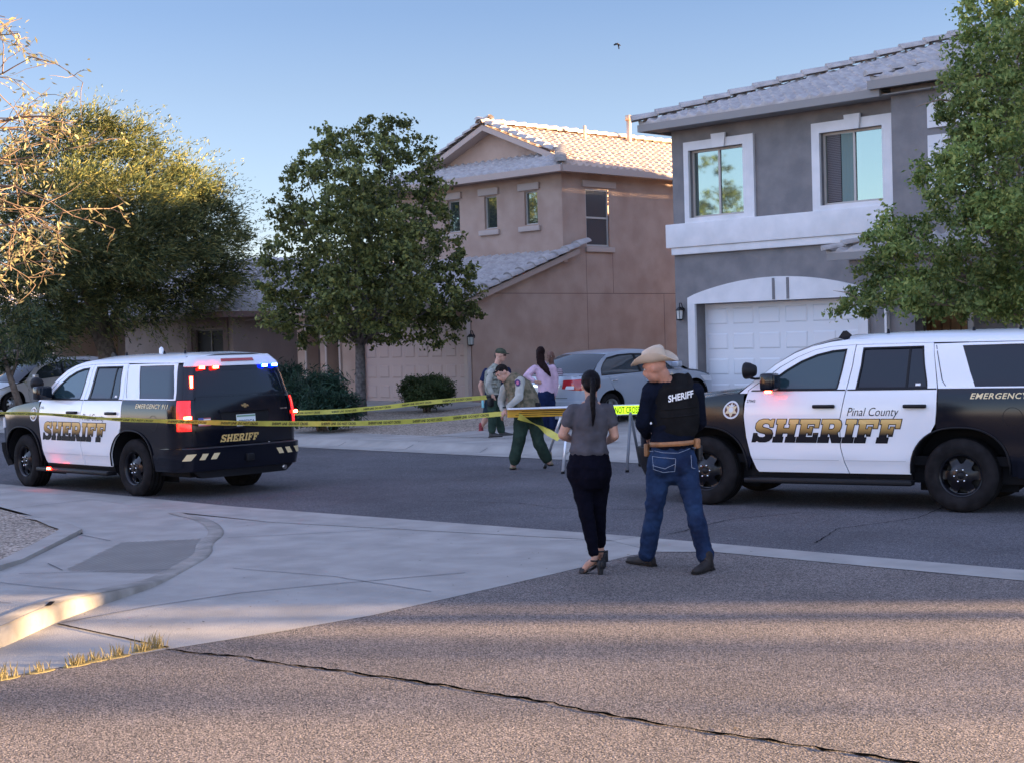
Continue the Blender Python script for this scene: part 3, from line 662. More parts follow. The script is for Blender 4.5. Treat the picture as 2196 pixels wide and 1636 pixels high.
# ---------------- vehicles ----------------
M_white=mat('white_paint',(.74,.75,.78),.22,coat=.6,spec=.5)
M_black=mat('black_paint',(.004,.005,.010),.12,spec=.42)
M_plast=mat('black_plastic',(.010,.010,.012),.5,spec=.2)
M_tyre=mat('tyre_rubber',(.015,.014,.015),.85,n=(9,.3),bump=(60,.2,.003),spec=.1)
M_rim=mat('black_rim',(.006,.006,.009),.3,spec=.4)
M_chrome=mat('chrome',(.75,.76,.78),.12,metal=1)
M_cglass=mat('tinted_glass',(.006,.009,.016),.03,spec=.42)
M_cglass2=mat('front_door_glass',(.022,.045,.055),.03,spec=.6)
M_red=mat('red_lens',(.42,.006,.008),.12,coat=.6,n=(45,.6),emit=((1,.01,.01),.16))
M_redd=mat('dark_red_lens',(.35,.01,.015),.15,coat=1)
M_redL=mat('red_led',(1,.1,.05),.3,emit=((1,.10,.04),16))
M_redLr=mat('red_led_ring',(1,.02,.01),.3,emit=((1,.015,.005),3.5))
M_blueL=mat('blue_led',(.2,.5,1),.3,emit=((.12,.42,1),18))
M_blueLr=mat('blue_led_ring',(0,.03,1),.3,emit=((0,.015,1),4.5))
M_amb=mat('amber_led',(1,.6,.3),.3,emit=((1,.55,.2),9))
M_gold=mat('gold_vinyl',(.62,.42,.15),.35)
M_goldr=mat('gold_reflective',(.72,.58,.33),.4,emit=None)
M_blk=mat('black_vinyl',(.005,.005,.008),.5,spec=.1)
M_silv=mat('silver_vinyl',(.62,.65,.70),.3)
M_maroon=mat('maroon_vinyl',(.07,.012,.012),.4)
M_wht=mat('white_vinyl',(.78,.78,.78),.4)
def grad_mat():
    m=bpy.data.materials.new('gold_to_black_vinyl'); m.use_nodes=True; T=m.node_tree; b=T.nodes['Principled BSDF']; b.inputs['Roughness'].default_value=.45; b.inputs['Specular IOR Level'].default_value=.15
    tc=T.nodes.new('ShaderNodeTexCoord'); s_=T.nodes.new('ShaderNodeSeparateXYZ'); T.links.new(tc.outputs['Object'],s_.inputs[0])
    mr=T.nodes.new('ShaderNodeMapRange'); mr.inputs[1].default_value=.75; mr.inputs[2].default_value=1.02; T.links.new(s_.outputs[2],mr.inputs[0])
    r=T.nodes.new('ShaderNodeValToRGB'); e=r.color_ramp.elements; e[0].position=.30; e[0].color=(.008,.008,.012,1); e[1].position=.95; e[1].color=(.78,.52,.20,1)
    x=e.new(.62); x.color=(.46,.28,.09,1); T.links.new(mr.outputs[0],r.inputs[0]); T.links.new(r.outputs[0],b.inputs['Base Color']); return m
M_grad=grad_mat()
def interp(pts,z):
    """smooth (Catmull-Rom) interpolation of [(z,w)]"""
    if z<=pts[0][0]: return pts[0][1]
    if z>=pts[-1][0]: return pts[-1][1]
    for i in range(len(pts)-1):
        if z<=pts[i+1][0]:
            x0,y0=pts[i]; x1,y1=pts[i+1]; t=(z-x0)/(x1-x0)
            m0=((y1-pts[i-1][1])/(x1-pts[i-1][0])) if i>0 else (y1-y0)/(x1-x0)
            m1=((pts[i+2][1]-y0)/(pts[i+2][0]-x0)) if i+2<len(pts) else (y1-y0)/(x1-x0)
            h=x1-x0; return (2*t**3-3*t**2+1)*y0+(t**3-2*t**2+t)*h*m0+(-2*t**3+3*t**2)*y1+(t**3-t**2)*h*m1
class Skin:
    """vehicle skin: side polygons in (x,z), end polygons in (y,z), both lie on one rounded plan outline"""
    def __init__(s,w,rear,front,rshift,fshift,kr=.55,kf=.8,p=2.2,bow=.05):
        s.w=w; s.r=rear; s.f=front; s.rs=rshift; s.fs=fshift; s.kr=kr; s.kf=kf; s.p=p; s.bow=bow  # rear/front=(xc,a,b)
    def by(s,x):
        xc,a,b=s.r
        if x<xc: return (1-b)+b*max(0,1-min(1,(xc-x)/a)**s.p)**(1/s.p)
        xc,a,b=s.f
        if x>xc: return (1-b)+b*max(0,1-min(1,(x-xc)/a)**s.p)**(1/s.p)
        return 1
    def seam(s,e): xc,a,b=e; k=.5**(1/s.p); return xc,a,b,k
    def side(s,sg=1,off=0):
        def f(x,z):
            w=interp(s.w,z); xx=x
            if x<s.r[0]+s.kr: xx+=interp(s.rs,z)*sstep(s.r[0]+s.kr,s.r[0],x)
            if x>s.f[0]-s.kf: xx+=interp(s.fs,z)*sstep(s.f[0]-s.kf,s.f[0],x)
            return (xx,sg*(s.by(x)*w),z)
        if not off: return f
        def g(x,z):
            P=Vector(f(x,z)); e=1e-3; n=(Vector(f(x+e,z))-P).cross(Vector(f(x,z+e))-P).normalized()
            if n.y*sg<0: n=-n
            return P+n*off
        return g
    def rear(s,off=0):
        def f(y,z):
            xc,a,b=s.r; w=interp(s.w,z); ay=abs(y)
            x=xc-a*max(0,1-max(0,(ay-(1-b))/b)**s.p)**(1/s.p)
            if ay<1-b: x-=s.bow*(1-(ay/(1-b))**2)
            return (x+interp(s.rs,z),y*w,z)
        if not off: return f
        def g(y,z):
            P=Vector(f(y,z)); e=1e-3; n=(Vector(f(y+e,z))-P).cross(Vector(f(y,z+e))-P).normalized()
            if n.x>0: n=-n
            return P+n*off
        return g
    def front(s,off=0):
        def f(y,z):
            xc,a,b=s.f; w=interp(s.w,z); ay=abs(y)
            x=xc+a*max(0,1-max(0,(ay-(1-b))/b)**s.p)**(1/s.p)
            if ay<1-b: x+=s.bow*1.6*(1-(ay/(1-b))**2)
            return (x+interp(s.fs,z),y*w,z)
        if not off: return f
        def g(y,z):
            P=Vector(f(y,z)); e=1e-3; n=(Vector(f(y+e,z))-P).cross(Vector(f(y,z+e))-P).normalized()
            if n.x<0: n=-n
            return P+n*off
        return g
    def xr(s): xc,a,b,k=s.seam(s.r); return xc-a*k
    def yr(s): xc,a,b,k=s.seam(s.r); return (1-b)+b*k
    def xf(s): xc,a,b,k=s.seam(s.f); return xc+a*k
    def yf(s): xc,a,b,k=s.seam(s.f); return (1-b)+b*k
ST=(.07,.09)
def sp(sk,name,loops,m,par,sg=1,off=0,rim=0,step=ST,label=None): return panel(name,loops,sk.side(sg,off),m,par,step=step,rim=rim,out=(0,sg,0),label=label)
def rp_(sk,name,loops,m,par,off=0,rim=0,step=ST): return panel(name,loops,sk.rear(off),m,par,step=step,rim=rim,out=(-1,0,0))
def fp_(sk,name,loops,m,par,off=0,rim=0,step=ST): return panel(name,loops,sk.front(off),m,par,step=step,rim=rim,out=(1,0,0))
def poff(loop,d):
    """mitre offset of a closed polygon outwards by d"""
    n=len(loop); A=sum(loop[i][0]*loop[(i+1)%n][1]-loop[(i+1)%n][0]*loop[i][1] for i in range(n)); s_=1 if A>0 else -1; o=[]
    for i in range(n):
        p0,p1,p2=Vector(loop[i-1]),Vector(loop[i]),Vector(loop[(i+1)%n])
        a=(p1-p0).normalized(); b=(p2-p1).normalized(); na=Vector((a.y,-a.x))*s_; nb=Vector((b.y,-b.x))*s_
        m=(na+nb); 
        if m.length<.2: m=na
        m.normalize(); c=max(.5,m.dot(na)); q=p1+m*(d/c); o.append((q.x,q.y))
    return o
GL={'H':[[(0,0),(.42,0),(.42,.2),(.36,.2),(.36,.4),(.64,.4),(.64,.2),(.58,.2),(.58,0),(1,0),(1,.2),(.92,.2),(.92,.8),(1,.8),(1,1),(.58,1),(.58,.8),(.64,.8),(.64,.6),(.36,.6),(.36,.8),(.42,.8),(.42,1),(0,1),(0,.8),(.08,.8),(.08,.2),(0,.2)]],
'E':[[(0,0),(.9,0),(.9,.38),(.72,.38),(.72,.2),(.36,.2),(.36,.41),(.48,.41),(.48,.32),(.62,.32),(.62,.68),(.48,.68),(.48,.59),(.36,.59),(.36,.8),(.7,.8),(.7,.64),(.88,.64),(.88,1),(0,1),(0,.8),(.08,.8),(.08,.2),(0,.2)]],
'F':[[(0,0),(.46,0),(.46,.2),(.36,.2),(.36,.38),(.48,.38),(.48,.29),(.62,.29),(.62,.67),(.48,.67),(.48,.58),(.36,.58),(.36,.8),(.7,.8),(.7,.62),(.88,.62),(.88,1),(0,1),(0,.8),(.08,.8),(.08,.2),(0,.2)]],
'I':[[(0,0),(.46,0),(.46,.2),(.37,.2),(.37,.8),(.46,.8),(.46,1),(0,1),(0,.8),(.09,.8),(.09,.2),(0,.2)]],
'R':[[(0,0),(.45,0),(.45,.2),(.36,.2),(.36,.38),(.46,.38),(.64,0),(1,0),(1,.2),(.88,.2),(.77,.42),(.86,.5),(.9,.62),(.9,.78),(.84,.92),(.7,1),(0,1),(0,.8),(.08,.8),(.08,.2),(0,.2)],[(.36,.56),(.54,.56),(.61,.62),(.62,.7),(.6,.77),(.54,.82),(.36,.82)]],
'S':[[(0,0),(.14,0),(.2,.07),(.34,0),(.62,0),(.78,.06),(.88,.18),(.88,.36),(.8,.5),(.64,.58),(.4,.63),(.32,.68),(.34,.78),(.44,.83),(.58,.82),(.67,.76),(.70,.66),(.84,.66),(.84,1),(.72,1),(.66,.94),(.54,1),(.3,1),(.12,.94),(.03,.82),(.03,.62),(.12,.49),(.28,.42),(.5,.37),(.58,.32),(.57,.22),(.46,.17),(.3,.18),(.18,.25),(.14,.36),(0,.36)]]}
def slab(word,x0,z0,h,sx=1.03,shear=.25,d=0,sgn=-1,gap=.09):
    """slab-serif letters as loops; sgn=-1 when reading direction is -x"""
    out=[]; cx=0
    for ch in word:
        lp=GL[ch]; w=max(p[0] for p in lp[0])
        L=[]
        for i,l in enumerate(lp):
            q=[(cx+p[0],p[1]) for p in l]
            if d: q=poff(q,d if i==0 else -d)
            L.append([(x0+sgn*h*(p[0]*sx+shear*p[1]),z0+h*p[1]) for p in q])
        out.append(L); cx+=w+gap
    return out
def bmloops(glyphs):
    bm=bmesh.new()
    for L in glyphs:
        b=bm2d(L); me=bpy.data.meshes.new('t'); b.to_mesh(me); b.free(); bm.from_mesh(me); bpy.data.meshes.remove(me)
    return bm
def flipx(bm,x0,z0,sgn=-1):
    for v in bm.verts: v.co.x=x0+sgn*v.co.x; v.co.y+=z0
    return bm
def make_wheel(parent,loc,sg,R=.385,wd=.27,rimR=.235,steer=0,spokes=6,rimm=None,nuts=True):
    w=empty('wheel',loc,0); w.parent=parent
    w.rotation_euler=(0,0,steer)
    M=Matrix.Rotation(-sg*math.pi/2,4,'X')  # local z -> outwards
    h=wd/2
    prof=[(rimR,-h+.02),(rimR+.02,-h),(R-.06,-h-.008),(R-.012,-h+.03)]
    g=[-.085,-.03,.03,.085]
    zz=-h+.03
    for c in g:
        c=c*wd/.27
        prof+=[(R,c-.018),(R,c-.007),(R-.010,c-.006),(R-.010,c+.006),(R,c+.007)]
    prof+=[(R-.012,h-.03),(R-.06,h+.008),(rimR+.02,h),(rimR,h-.02)]
    MB().lathe(prof,M=M,n=56).build('tyre',M_tyre,w)
    mb=MB().lathe([(rimR+.004,h-.004),(rimR-.008,h-.012),(rimR-.02,h-.04),(rimR-.025,-h+.03)],M=M,n=48)
    # spoke disc with holes
    holes=[]
    for k in range(spokes):
        a=2*math.pi*(k+.5)/spokes; q=[]
        for (r_,da) in ((rimR*.60,-.16),(rimR*.90,-.30),(rimR*.955,0),(rimR*.90,.30),(rimR*.60,.16),(rimR*.55,0)):
            q.append((r_*math.cos(a+da),r_*math.sin(a+da)))
        holes.append(q)
    outl=[((rimR-.012)*math.cos(t*math.pi/18),(rimR-.012)*math.sin(t*math.pi/18)) for t in range(36)]
    def fm(a,b):
        r_=math.hypot(a,b); d=h-.05+.035*math.exp(-((r_-.05)/.075)**2)-.02*sstep(.09,.19,r_)+.015*sstep(.19,.23,r_)
        return M@Vector((a,b,d))
    disc=panel('rim',[outl]+holes,fm,rimm or M_rim,w,step=.04,rim=.03,out=(0,sg,0))
    mb.build('rim_barrel',rimm or M_rim,w)
    MB().lathe([(0,-.02),(rimR-.03,-.02)],M=M,n=24,smooth=False).lathe([(0,.0),(.12,.0),(.12,-.02)],M=M,n=24).build('brake',mat('brake_dark',(.03,.028,.027),.5,metal=.5),w)
    MB().lathe([(0,h-.002),(.035,h-.004),(.042,h-.02),(.042,h-.05)],M=M,n=20).build('hub_cap',rimm or M_plast,w)
    if nuts:
        for k in range(6):
            a=k*math.pi/3+.1; MB().lathe([(0,h+.012),(.009,h+.010),(.012,h-.0),(.012,h-.03)],M=M@Matrix.Translation((.068*math.cos(a),.068*math.sin(a),0)),n=8).build('lug_nut',M_chrome,w)
    return w
def led(parent,name,M,mc,mr,w=.05,h=.018,d=.02):
    o=MB().bbox((-d,-w-.012,-h-.010),(0,w+.012,h+.010),.008,M=M).build(name,mr,parent)
    p=MB().bbox((-d-.004,-w,-h),(-d+.003,w,h),.004,M=M).build('bulb',mc,o)
    return o
SKT=Skin(w=[(.2,.90),(.38,.965),(.50,.985),(.56,.998),(.75,1.0),(1.0,1.005),(1.15,1.0),(1.27,.985),(1.33,.968),(1.37,.945),(1.6,.885),(1.76,.838),(1.83,.80),(1.87,.76),(1.895,.70)],
  rear=(-.86,.35,.27),front=(3.1,.80,.42),rshift=[(.3,.03),(.5,0),(.9,-.01),(1.1,0),(1.33,.03),(1.6,.09),(1.8,.145),(1.9,.20)],fshift=[(.3,-.08),(.5,0),(.8,.02),(1.1,-.02),(1.3,-.15)])
def make_suv():
    T=empty('police_vehicle',(0,0,0)); sk=SKT; g=.006
    xr=sk.xr(); yr=sk.yr(); xf=sk.xf(); yf=sk.yf()
    E=[(2.52,1.30),(2.30,1.46),(2.08,1.62),(1.86,1.745),(1.66,1.815),(1.46,1.86),(1.26,1.885)]
    archR=arc(0,.42,.53,.50,0,180,22,2.35); archF=arc(2.946,.42,.53,.50,0,180,22,2.35)
    aR=lambda lo,hi:[p for p in archR if lo<=p[0]<=hi]
    for sg in (1,-1):
        # front door
        fd=[(1.225,.405),(1.27,.52),(1.315,.70),(1.315,1.0),(1.245,1.33),(1.19,1.60),(1.165,1.822),(1.45,1.808),(1.63,1.775),(1.82,1.70),(2.02,1.59),(2.20,1.46),(2.39,1.335),(2.43,1.20),(2.44,1.04),(2.415,.80),(2.37,.60),(2.31,.44),(2.28,.405)]
        fw_=[(1.345,1.345),(1.30,1.55),(1.262,1.775),(1.42,1.762),(1.60,1.722),(1.78,1.652),(1.95,1.555),(2.10,1.45),(2.20,1.355),(2.19,1.335),(1.9,1.335),(1.36,1.335)]
        D=sp(sk,'door',[fd,fw_],M_white,T,sg,rim=.02); 
        sp(sk,'window',[poff(fw_,.012)],M_cglass2,D,sg,off=-.012)
        sp(sk,'window_seal',[poff(fw_,.006),poff(fw_,-.012)],M_plast,D,sg,off=.003)
        sp(sk,'belt_molding',[[(1.25,1.322),(1.25,1.334),(2.34,1.334),(2.36,1.322)]],M_plast,D,sg,off=.006,rim=.01)
        # rear door
        rd=[(1.215,.405),(1.26,.52),(1.305,.70),(1.305,1.0),(1.235,1.33),(1.18,1.60),(1.155,1.822),(.30,1.828),(.29,1.74),(.245,1.40),(.235,1.33),(.24,1.10),(.26,.93)]+aR(.27,.53)[::-1]+[(.535,.405)]
        # arch points must run from the top of the arch forward and down
        ap=sorted([p for p in archR if .27<p[0]],key=lambda p:-p[1]); rd=[(1.215,.405),(1.26,.52),(1.305,.70),(1.305,1.0),(1.235,1.33),(1.18,1.60),(1.155,1.822),(.30,1.828),(.29,1.74),(.245,1.40),(.235,1.33),(.24,1.10),(.255,.96)]+ap+[(.535,.405)]
        rw=[(1.13,1.342),(1.085,1.60),(1.07,1.785),(.405,1.79),(.385,1.60),(.35,1.40),(.345,1.342)]
        D2=sp(sk,'door',[rd,rw],M_white,T,sg,rim=.02)
        sp(sk,'window',[poff(rw,.012)],M_cglass,D2,sg,off=-.012); sp(sk,'window_seal',[poff(rw,.006),poff(rw,-.012)],M_plast,D2,sg,off=.003)
        sp(sk,'window_divider',[[(.56,1.345),(.535,1.787),(.56,1.787),(.585,1.345)]],M_plast,D2,sg,off=-.006)
        sp(sk,'belt_molding',[[(.24,1.326),(.24,1.338),(1.225,1.334),(1.225,1.322)]],M_plast,D2,sg,off=.006,rim=.01)
        sp(sk,'decal',[rect(.42,1.37,.475,1.395)],M_wht,D2,sg,off=-.008)
        for xx,dd in ((1.49,D),(.47,D2)):
            hd=MB().bbox((xx-.125,sg*1.005-.02,1.13),(xx+.125,sg*1.005+.04,1.17),.014); hd.build('door_handle',M_plast,dd)
        # lower crease trim
        sp(sk,'door_strip',[rect(1.33,.545,2.34,.553)],mat('crease_grey',(.50,.51,.54),.4),D,sg,off=.002)
        sp(sk,'door_strip',[rect(.58,.545,1.27,.553)],_mats['crease_grey'],D2,sg,off=.002)
        # white upper quarter
        uq=[(.225,1.337),(.285,1.74),(.292,1.815),(-.2,1.82),(xr,1.82),(xr,1.337)]
        qw=[(-.165,1.352),(-.11,1.50),(-.06,1.66),(-.015,1.792),(-.6,1.797),(-.965,1.797),(-.985,1.60),(-1.0,1.352)]
        uq=[(.225,1.337),(.285,1.74),(.292,1.815),(-.2,1.82),(-1.03,1.82),(-1.03,1.337)]
        Q=sp(sk,'upper_quarter',[uq,qw],M_white,T,sg,rim=.012)
        sp(sk,'window',[poff(qw,.012)],M_cglass,T,sg,off=-.010)
        sp(sk,'rear_pillar',[[(-1.034,1.337),(-1.034,1.80),(xr,1.80),(xr,1.337)]],M_black,T,sg,off=.001,rim=.01)
        sp(sk,'pillar_seam',[[(.15,1.36),(.19,1.42),(.27,1.80),(.262,1.80),(.18,1.42),(.14,1.36)]],M_plast,Q,sg,off=.002)
        # roof rail + A pillar
        rail=[(xr,1.824),(.31,1.832),(1.16,1.826),(1.45,1.812),(1.63,1.779),(1.825,1.703),(2.03,1.592),(2.21,1.463),(2.40,1.335),(2.405,1.30)]+E+[(1.0,1.893),(xr,1.893)]
        sp(sk,'roof_rail',[rail],M_white,T,sg)
        # black quarter and fender
        ap2=sorted([p for p in archR if p[0]<.27],key=lambda p:(-p[0],-p[1]))
        ap2=[p for p in archR if p[0]<.265]
        lq=[(.222,1.330),(.228,1.10),(.245,.955)]+ap2+[(-.54,.40),(-.72,.40),(xr,.42),(xr,1.330)]
        LQ=sp(sk,'rear_quarter',[lq],M_black,T,sg,rim=.015)
        sp(sk,'fuel_door',[arc(-.56,1.03,.105,.105,0,360,28)[:-1],arc(-.56,1.03,.1,.1,0,360,28)[:-1]],M_plast,LQ,sg,off=.002)
        apf=[p for p in archF if p[1]>.43]
        fe=[(2.452,1.30),(2.452,1.04),(2.427,.80),(2.382,.60),(2.36,.52),(2.40,.44)]+apf[::-1]+[(3.48,.45),(xf,.45),(xf,1.02),(3.58,1.14),(3.3,1.215),(2.95,1.268),(2.60,1.298)]
        F=sp(sk,'fender',[fe],M_black,T,sg,rim=.015)
        for A_r,cx in ((archR,0),(archF,2.946)):
            pts=[sk.side(sg,.012)(*p) for p in A_r]; MB().tube(pts,.011,6).build('arch_lip',M_plast,T)
            # wheel well
            mb=MB(); mb.grid([[(p[0],sg*.60,p[1]) for p in A_r],[(p[0],sg*(.955),p[1]) for p in A_r]]); 
            mb.add([(cx-.53,sg*.6,.2)]+[(p[0],sg*.6,p[1]) for p in A_r[::-1]]+[(cx+.53,sg*.6,.2)],[tuple(range(len(A_r)+2))]); mb.build('wheel_well',M_dark,T)
        # star badge on the fender
        cx,cz=2.60,1.115; ci=lambda r_:arc(cx,cz,r_,r_,0,360,32)[:-1]
        B=sp(sk,'badge',[ci(.104)],M_silv,F,sg,off=.004)
        sp(sk,'badge_field',[ci(.083)],M_maroon,F,sg,off=.006)
        st=[(cx+(.088 if k%2==0 else .047)*math.sin(k*math.pi/6),cz-(.088 if k%2==0 else .047)*math.cos(k*math.pi/6)) for k in range(12)]
        sp(sk,'badge_star',[st],mat('star_gold',(.66,.55,.36),.4),F,sg,off=.008)
        sp(sk,'badge_seal',[ci(.030)],M_silv,F,sg,off=.010); sp(sk,'badge_eagle',[[(cx-.05,cz+.062),(cx-.015,cz+.05),(cx,cz+.075),(cx+.015,cz+.05),(cx+.05,cz+.062),(cx+.02,cz+.034),(cx-.02,cz+.034)]],M_silv,F,sg,off=.0105)
        # lettering: reads front to back on the left side, back to front on the right side
        rs=-1 if sg>0 else 1
        x0=2.345 if sg>0 else .50
        for (nm,dd,mm,of) in (('lettering_outline',.035,M_blk,.003),('lettering',0,M_grad,.0045)):
            panel(nm,bmloops(slab('SHERIFF',x0,.752,.255,sx=1.0,d=dd,sgn=rs)),sk.side(sg,of),mm,T,step=(.1,.05),out=(0,sg,0))
        t=bmtext('Pinal County',.135,shear=.35,offset=-.001,sx=.82); panel('lettering',flipx(t,1.235 if sg>0 else 1.0,1.045,rs),sk.side(sg,.004),M_blk,T,step=.08,out=(0,sg,0))
        t=bmtext('EMERGENCY 911',.085,shear=.3,offset=.0018,sx=1.15,space=1.12); panel('lettering',flipx(t,-.115 if sg>0 else -.98,1.225,rs),sk.side(sg,.004),M_goldr,T,step=.08,out=(0,sg,0))
        t=bmtext('27943',.05,shear=.1,sx=.9); panel('lettering',flipx(t,2.41 if sg>0 else 2.28,1.195,rs),sk.side(sg,.004),M_blk,T,step=.08,out=(0,sg,0))
        # running board
        MB().bbox((.50,sg*.93-.0,.285),(2.43,sg*.93+sg*.16,.345) if sg>0 else (2.43,sg*.93,.345),.02).build('running_board',M_plast,T) if sg>0 else MB().bbox((.50,-1.09,.285),(2.43,-.93,.345),.02).build('running_board',M_plast,T)
        sp(sk,'rocker',[[(.53,.27),(.53,.40),(2.33,.40),(2.40,.27)]],M_plast,T,sg,off=-.03)
        # mirror with foot
        mr=MB().bbox((1.99,.0,1.335),(2.15,.0+.24,1.53),.035,M=Matrix.Translation((0,1.02 if sg>0 else -1.26,0))); mr.tube([(2.12,sg*.93,1.36),(2.09,sg*1.06,1.39)],.035,8)
        m1=mr.build('mirror',M_black,T); MB().bbox((1.975,sg*1.14-.10,1.355),(1.99,sg*1.14+.10,1.51),.006).build('mirror_glass',M_cglass,m1)
        # spotlight on the A pillar
        sl_=MB().lathe([(0,-.11),(.06,-.095),(.09,-.03),(.098,.02),(.09,.035),(0,.035)],M=Matrix.Translation((2.36,sg*1.06,1.56))@Matrix.Rotation(math.pi/2,4,'Y'),n=20)
        sl_.tube([(2.33,sg*1.06,1.48),(2.28,sg*1.04,1.465),(2.18,sg*.95,1.47)],.014,6); sl_.build('spotlight',M_plast,T)
        # tail lamp wraps the corner
        tl=sp(sk,'tail_lamp',[[(-1.055,.925),(-1.065,1.325),(xr,1.325),(xr,.925)]],M_red,T,sg,off=.014,rim=.015)
        rp_(sk,'lens',[[(sg*yr,.925),(sg*yr,1.325),(sg*.835,1.325),(sg*.83,.925)]],M_red,tl,off=.014,rim=.015)
        rp_(sk,'lamp_bar',[[(sg*.827,.92),(sg*.832,1.33),(sg*.78,1.33),(sg*.78,.92)]],M_black,tl,off=.008)
        # roof rack-less drip seam and small antennas are on the roof
    # windshield, cowl, hood, roof
    rows=[]; 
    for i,(x,z) in enumerate(E):
        y0=interp(sk.w,z)*sk.by(x); b=.20-.08*i/(len(E)-1); rows.append([(x+b*(1-t*t),y0*t,z+.045*(1-t*t)*(i/(len(E)-1)+.2)) for t in [k/10-1 for k in range(21)]])
    MB().grid(rows).build('windshield',M_cglass,T)
    rows=[]
    xs=[1.26,1.1,.8,.4,0,-.4,-.7,-.86,-.95,-1.03,-1.1,-1.15,-1.19,-1.21]
    for i,x in enumerate(xs):
        yb=sk.by(x)*interp(sk.w,1.893); xx=x+interp(sk.rs,1.893)*sstep(sk.r[0]+sk.kr,sk.r[0],x); k2=sstep(-.8,-1.21,x)
        zc=.045+.02*sstep(1.26,.6,x)-.03*sstep(-.7,-1.21,x)
        rows.append([(xx+(.12*(1-t*t)*sstep(.8,1.26,x))-.05*(1-t*t)*k2,yb*t,1.893+zc*(1-t**4)*(1-.0*k2)-.0*k2) for t in [k/12-1 for k in range(25)]])
    # start row equals the windshield header
    rows[0]=[(1.26+.12*(1-t*t),interp(sk.w,1.885)*t,1.885+.045*1.2*(1-t*t)) for t in [k/12-1 for k in range(25)]]
    R_f=MB().grid(rows).build('roof',M_white,T)
    rp_(sk,'spoiler',[[(-yr,1.765),(-yr,1.893),(yr,1.893),(yr,1.765)]],M_white,T,off=.02,rim=.04)
    mb=MB(); f1=sk.rear(.02); f2=sk.rear(0)
    ys=[k/10*yr for k in range(-10,11)]
    mb.grid([[f1(y,1.893) for y in ys],[(Vector(f2(y,1.893))+Vector((.10,0,.035*(1-(y/yr)**4)))) for y in ys]]); mb.build('spoiler_top',M_white,T)
    rp_(sk,'brake_lamp',[[(-.33,1.815),(-.33,1.85),(.33,1.85),(.33,1.815)]],M_redd,T,off=.03,rim=.012)
    for (x,y) in ((1.2,.0),): MB().add([(1.54,.315,1.87),(1.36,.315,1.93),(1.42,.33,1.985),(1.46,.33,1.98),(1.54,.345,1.87),(1.36,.345,1.93),(1.42,.34,1.985),(1.46,.34,1.98)],[(0,1,2,3),(7,6,5,4),(0,3,7,4),(1,5,6,2),(3,2,6,7)]).build('roof_antenna',M_plast,T)
    for x in (-.05,-.55,.9): MB().lathe([(0,.045),(.012,.04),(.02,.0),(.03,-.01)],M=Matrix.Translation((x,.45,1.945)),n=10).build('antenna',M_plast,T)
    rows=[]
    for x,zt in ((2.47,1.30),(2.60,1.298),(2.95,1.268),(3.3,1.215),(3.58,1.14),(3.72,1.075)):
        yb=sk.by(x)*interp(sk.w,zt); xx=x+interp(sk.fs,zt)*sstep(sk.f[0]-sk.kf,sk.f[0],x)
        rows.append([(xx+.10*(1-t*t)*sstep(2.6,3.7,x),yb*t,zt+.065*(1-abs(t)**3)-(.02*math.exp(-((abs(t)-.72)/.06)**2) if x<3.6 else 0)) for t in [k/14-1 for k in range(29)]])
    MB().grid(rows).build('hood',M_black,T)
    MB().grid([[(2.72,.93*t,1.315-.02*t*t) for t in (-1,-.5,0,.5,1)],[(2.42,.93*t,1.30) for t in (-1,-.5,0,.5,1)]]).build('cowl',M_plast,T)
    # front end
    fp_(sk,'front_fascia',[[(-yf,.45),(-yf,1.10),(yf,1.10),(yf,.45)]],M_black,T)
    fp_(sk,'grille',[[(-.56,.72),(-.6,1.02),(.6,1.02),(.56,.72)]],M_plast,T,off=.02,rim=.03)
    for z in (.84,.92): fp_(sk,'grille_bar',[rect(-.58,z,.58,z+.02)],M_chrome,T,off=.035,rim=.015)
    for sg in (1,-1):
        fp_(sk,'headlamp',[[(sg*.64,.88),(sg*.64,1.04),(sg*yf,1.04),(sg*yf,.88)]],M_silv,T,off=.015,rim=.02)
        sp(sk,'headlamp',[[(3.50,.90),(3.56,1.04),(xf,1.04),(xf,.88)]],M_silv,T,sg,off=.015,rim=.02)
    fp_(sk,'bumper',[[(-yf,.32),(-yf,.66),(yf,.66),(yf,.32)]],M_plast,T,off=.05,rim=.08)
    # rear end
    y_=.80
    hat=[[(-y_,.70),(-.93*1,.90),(-.775,.95),(-.775,1.355),(.775,1.355),(.775,.95),(.93*1,.90),(y_,.70)]]
    hat=[[(-.9,.715),(-.775,.90),(-.775,1.365),(.775,1.365),(.775,.90),(.9,.715)]]
    Hh=rp_(sk,'hatch',hat,M_black,T,rim=.02)
    rp_(sk,'rear_corner',[[(-yr,.5),(-yr,.93),(-.785,.93),(-.785,.88),(-.91,.70),(-.91,.5)]],M_black,T); rp_(sk,'rear_corner',[[(yr,.5),(yr,.93),(.785,.93),(.785,.88),(.91,.70),(.91,.5)]],M_black,T)
    rp_(sk,'rear_glass',[[(-yr,1.337),(-.785,1.337),(-.785,1.368),(.785,1.368),(.785,1.337),(yr,1.337),(yr,1.765),(-yr,1.765)]],M_cglass,T,off=-.002)
    rp_(sk,'glass_border',[[(-.80,1.366),(-.80,1.765),(.80,1.765),(.80,1.366)],[(-.76,1.395),(-.72,1.71),(.72,1.71),(.76,1.395)]],M_black,T,off=.002)
    rp_(sk,'license_recess',[[(-.36,.93),(-.40,1.14),(-.36,1.17),(.36,1.17),(.40,1.14),(.36,.93)]],M_plast,Hh,off=.003)
    rp_(sk,'license_light_bar',[[(-.42,1.15),(-.42,1.185),(.42,1.185),(.42,1.15)]],M_black,Hh,off=.03,rim=.03)
    pl=rp_(sk,'license_plate',[[(-.155,.955),(-.155,1.11),(.155,1.11),(.155,.955)]],mat('plate',(.68,.74,.74),.5),Hh,off=.012,rim=.008)
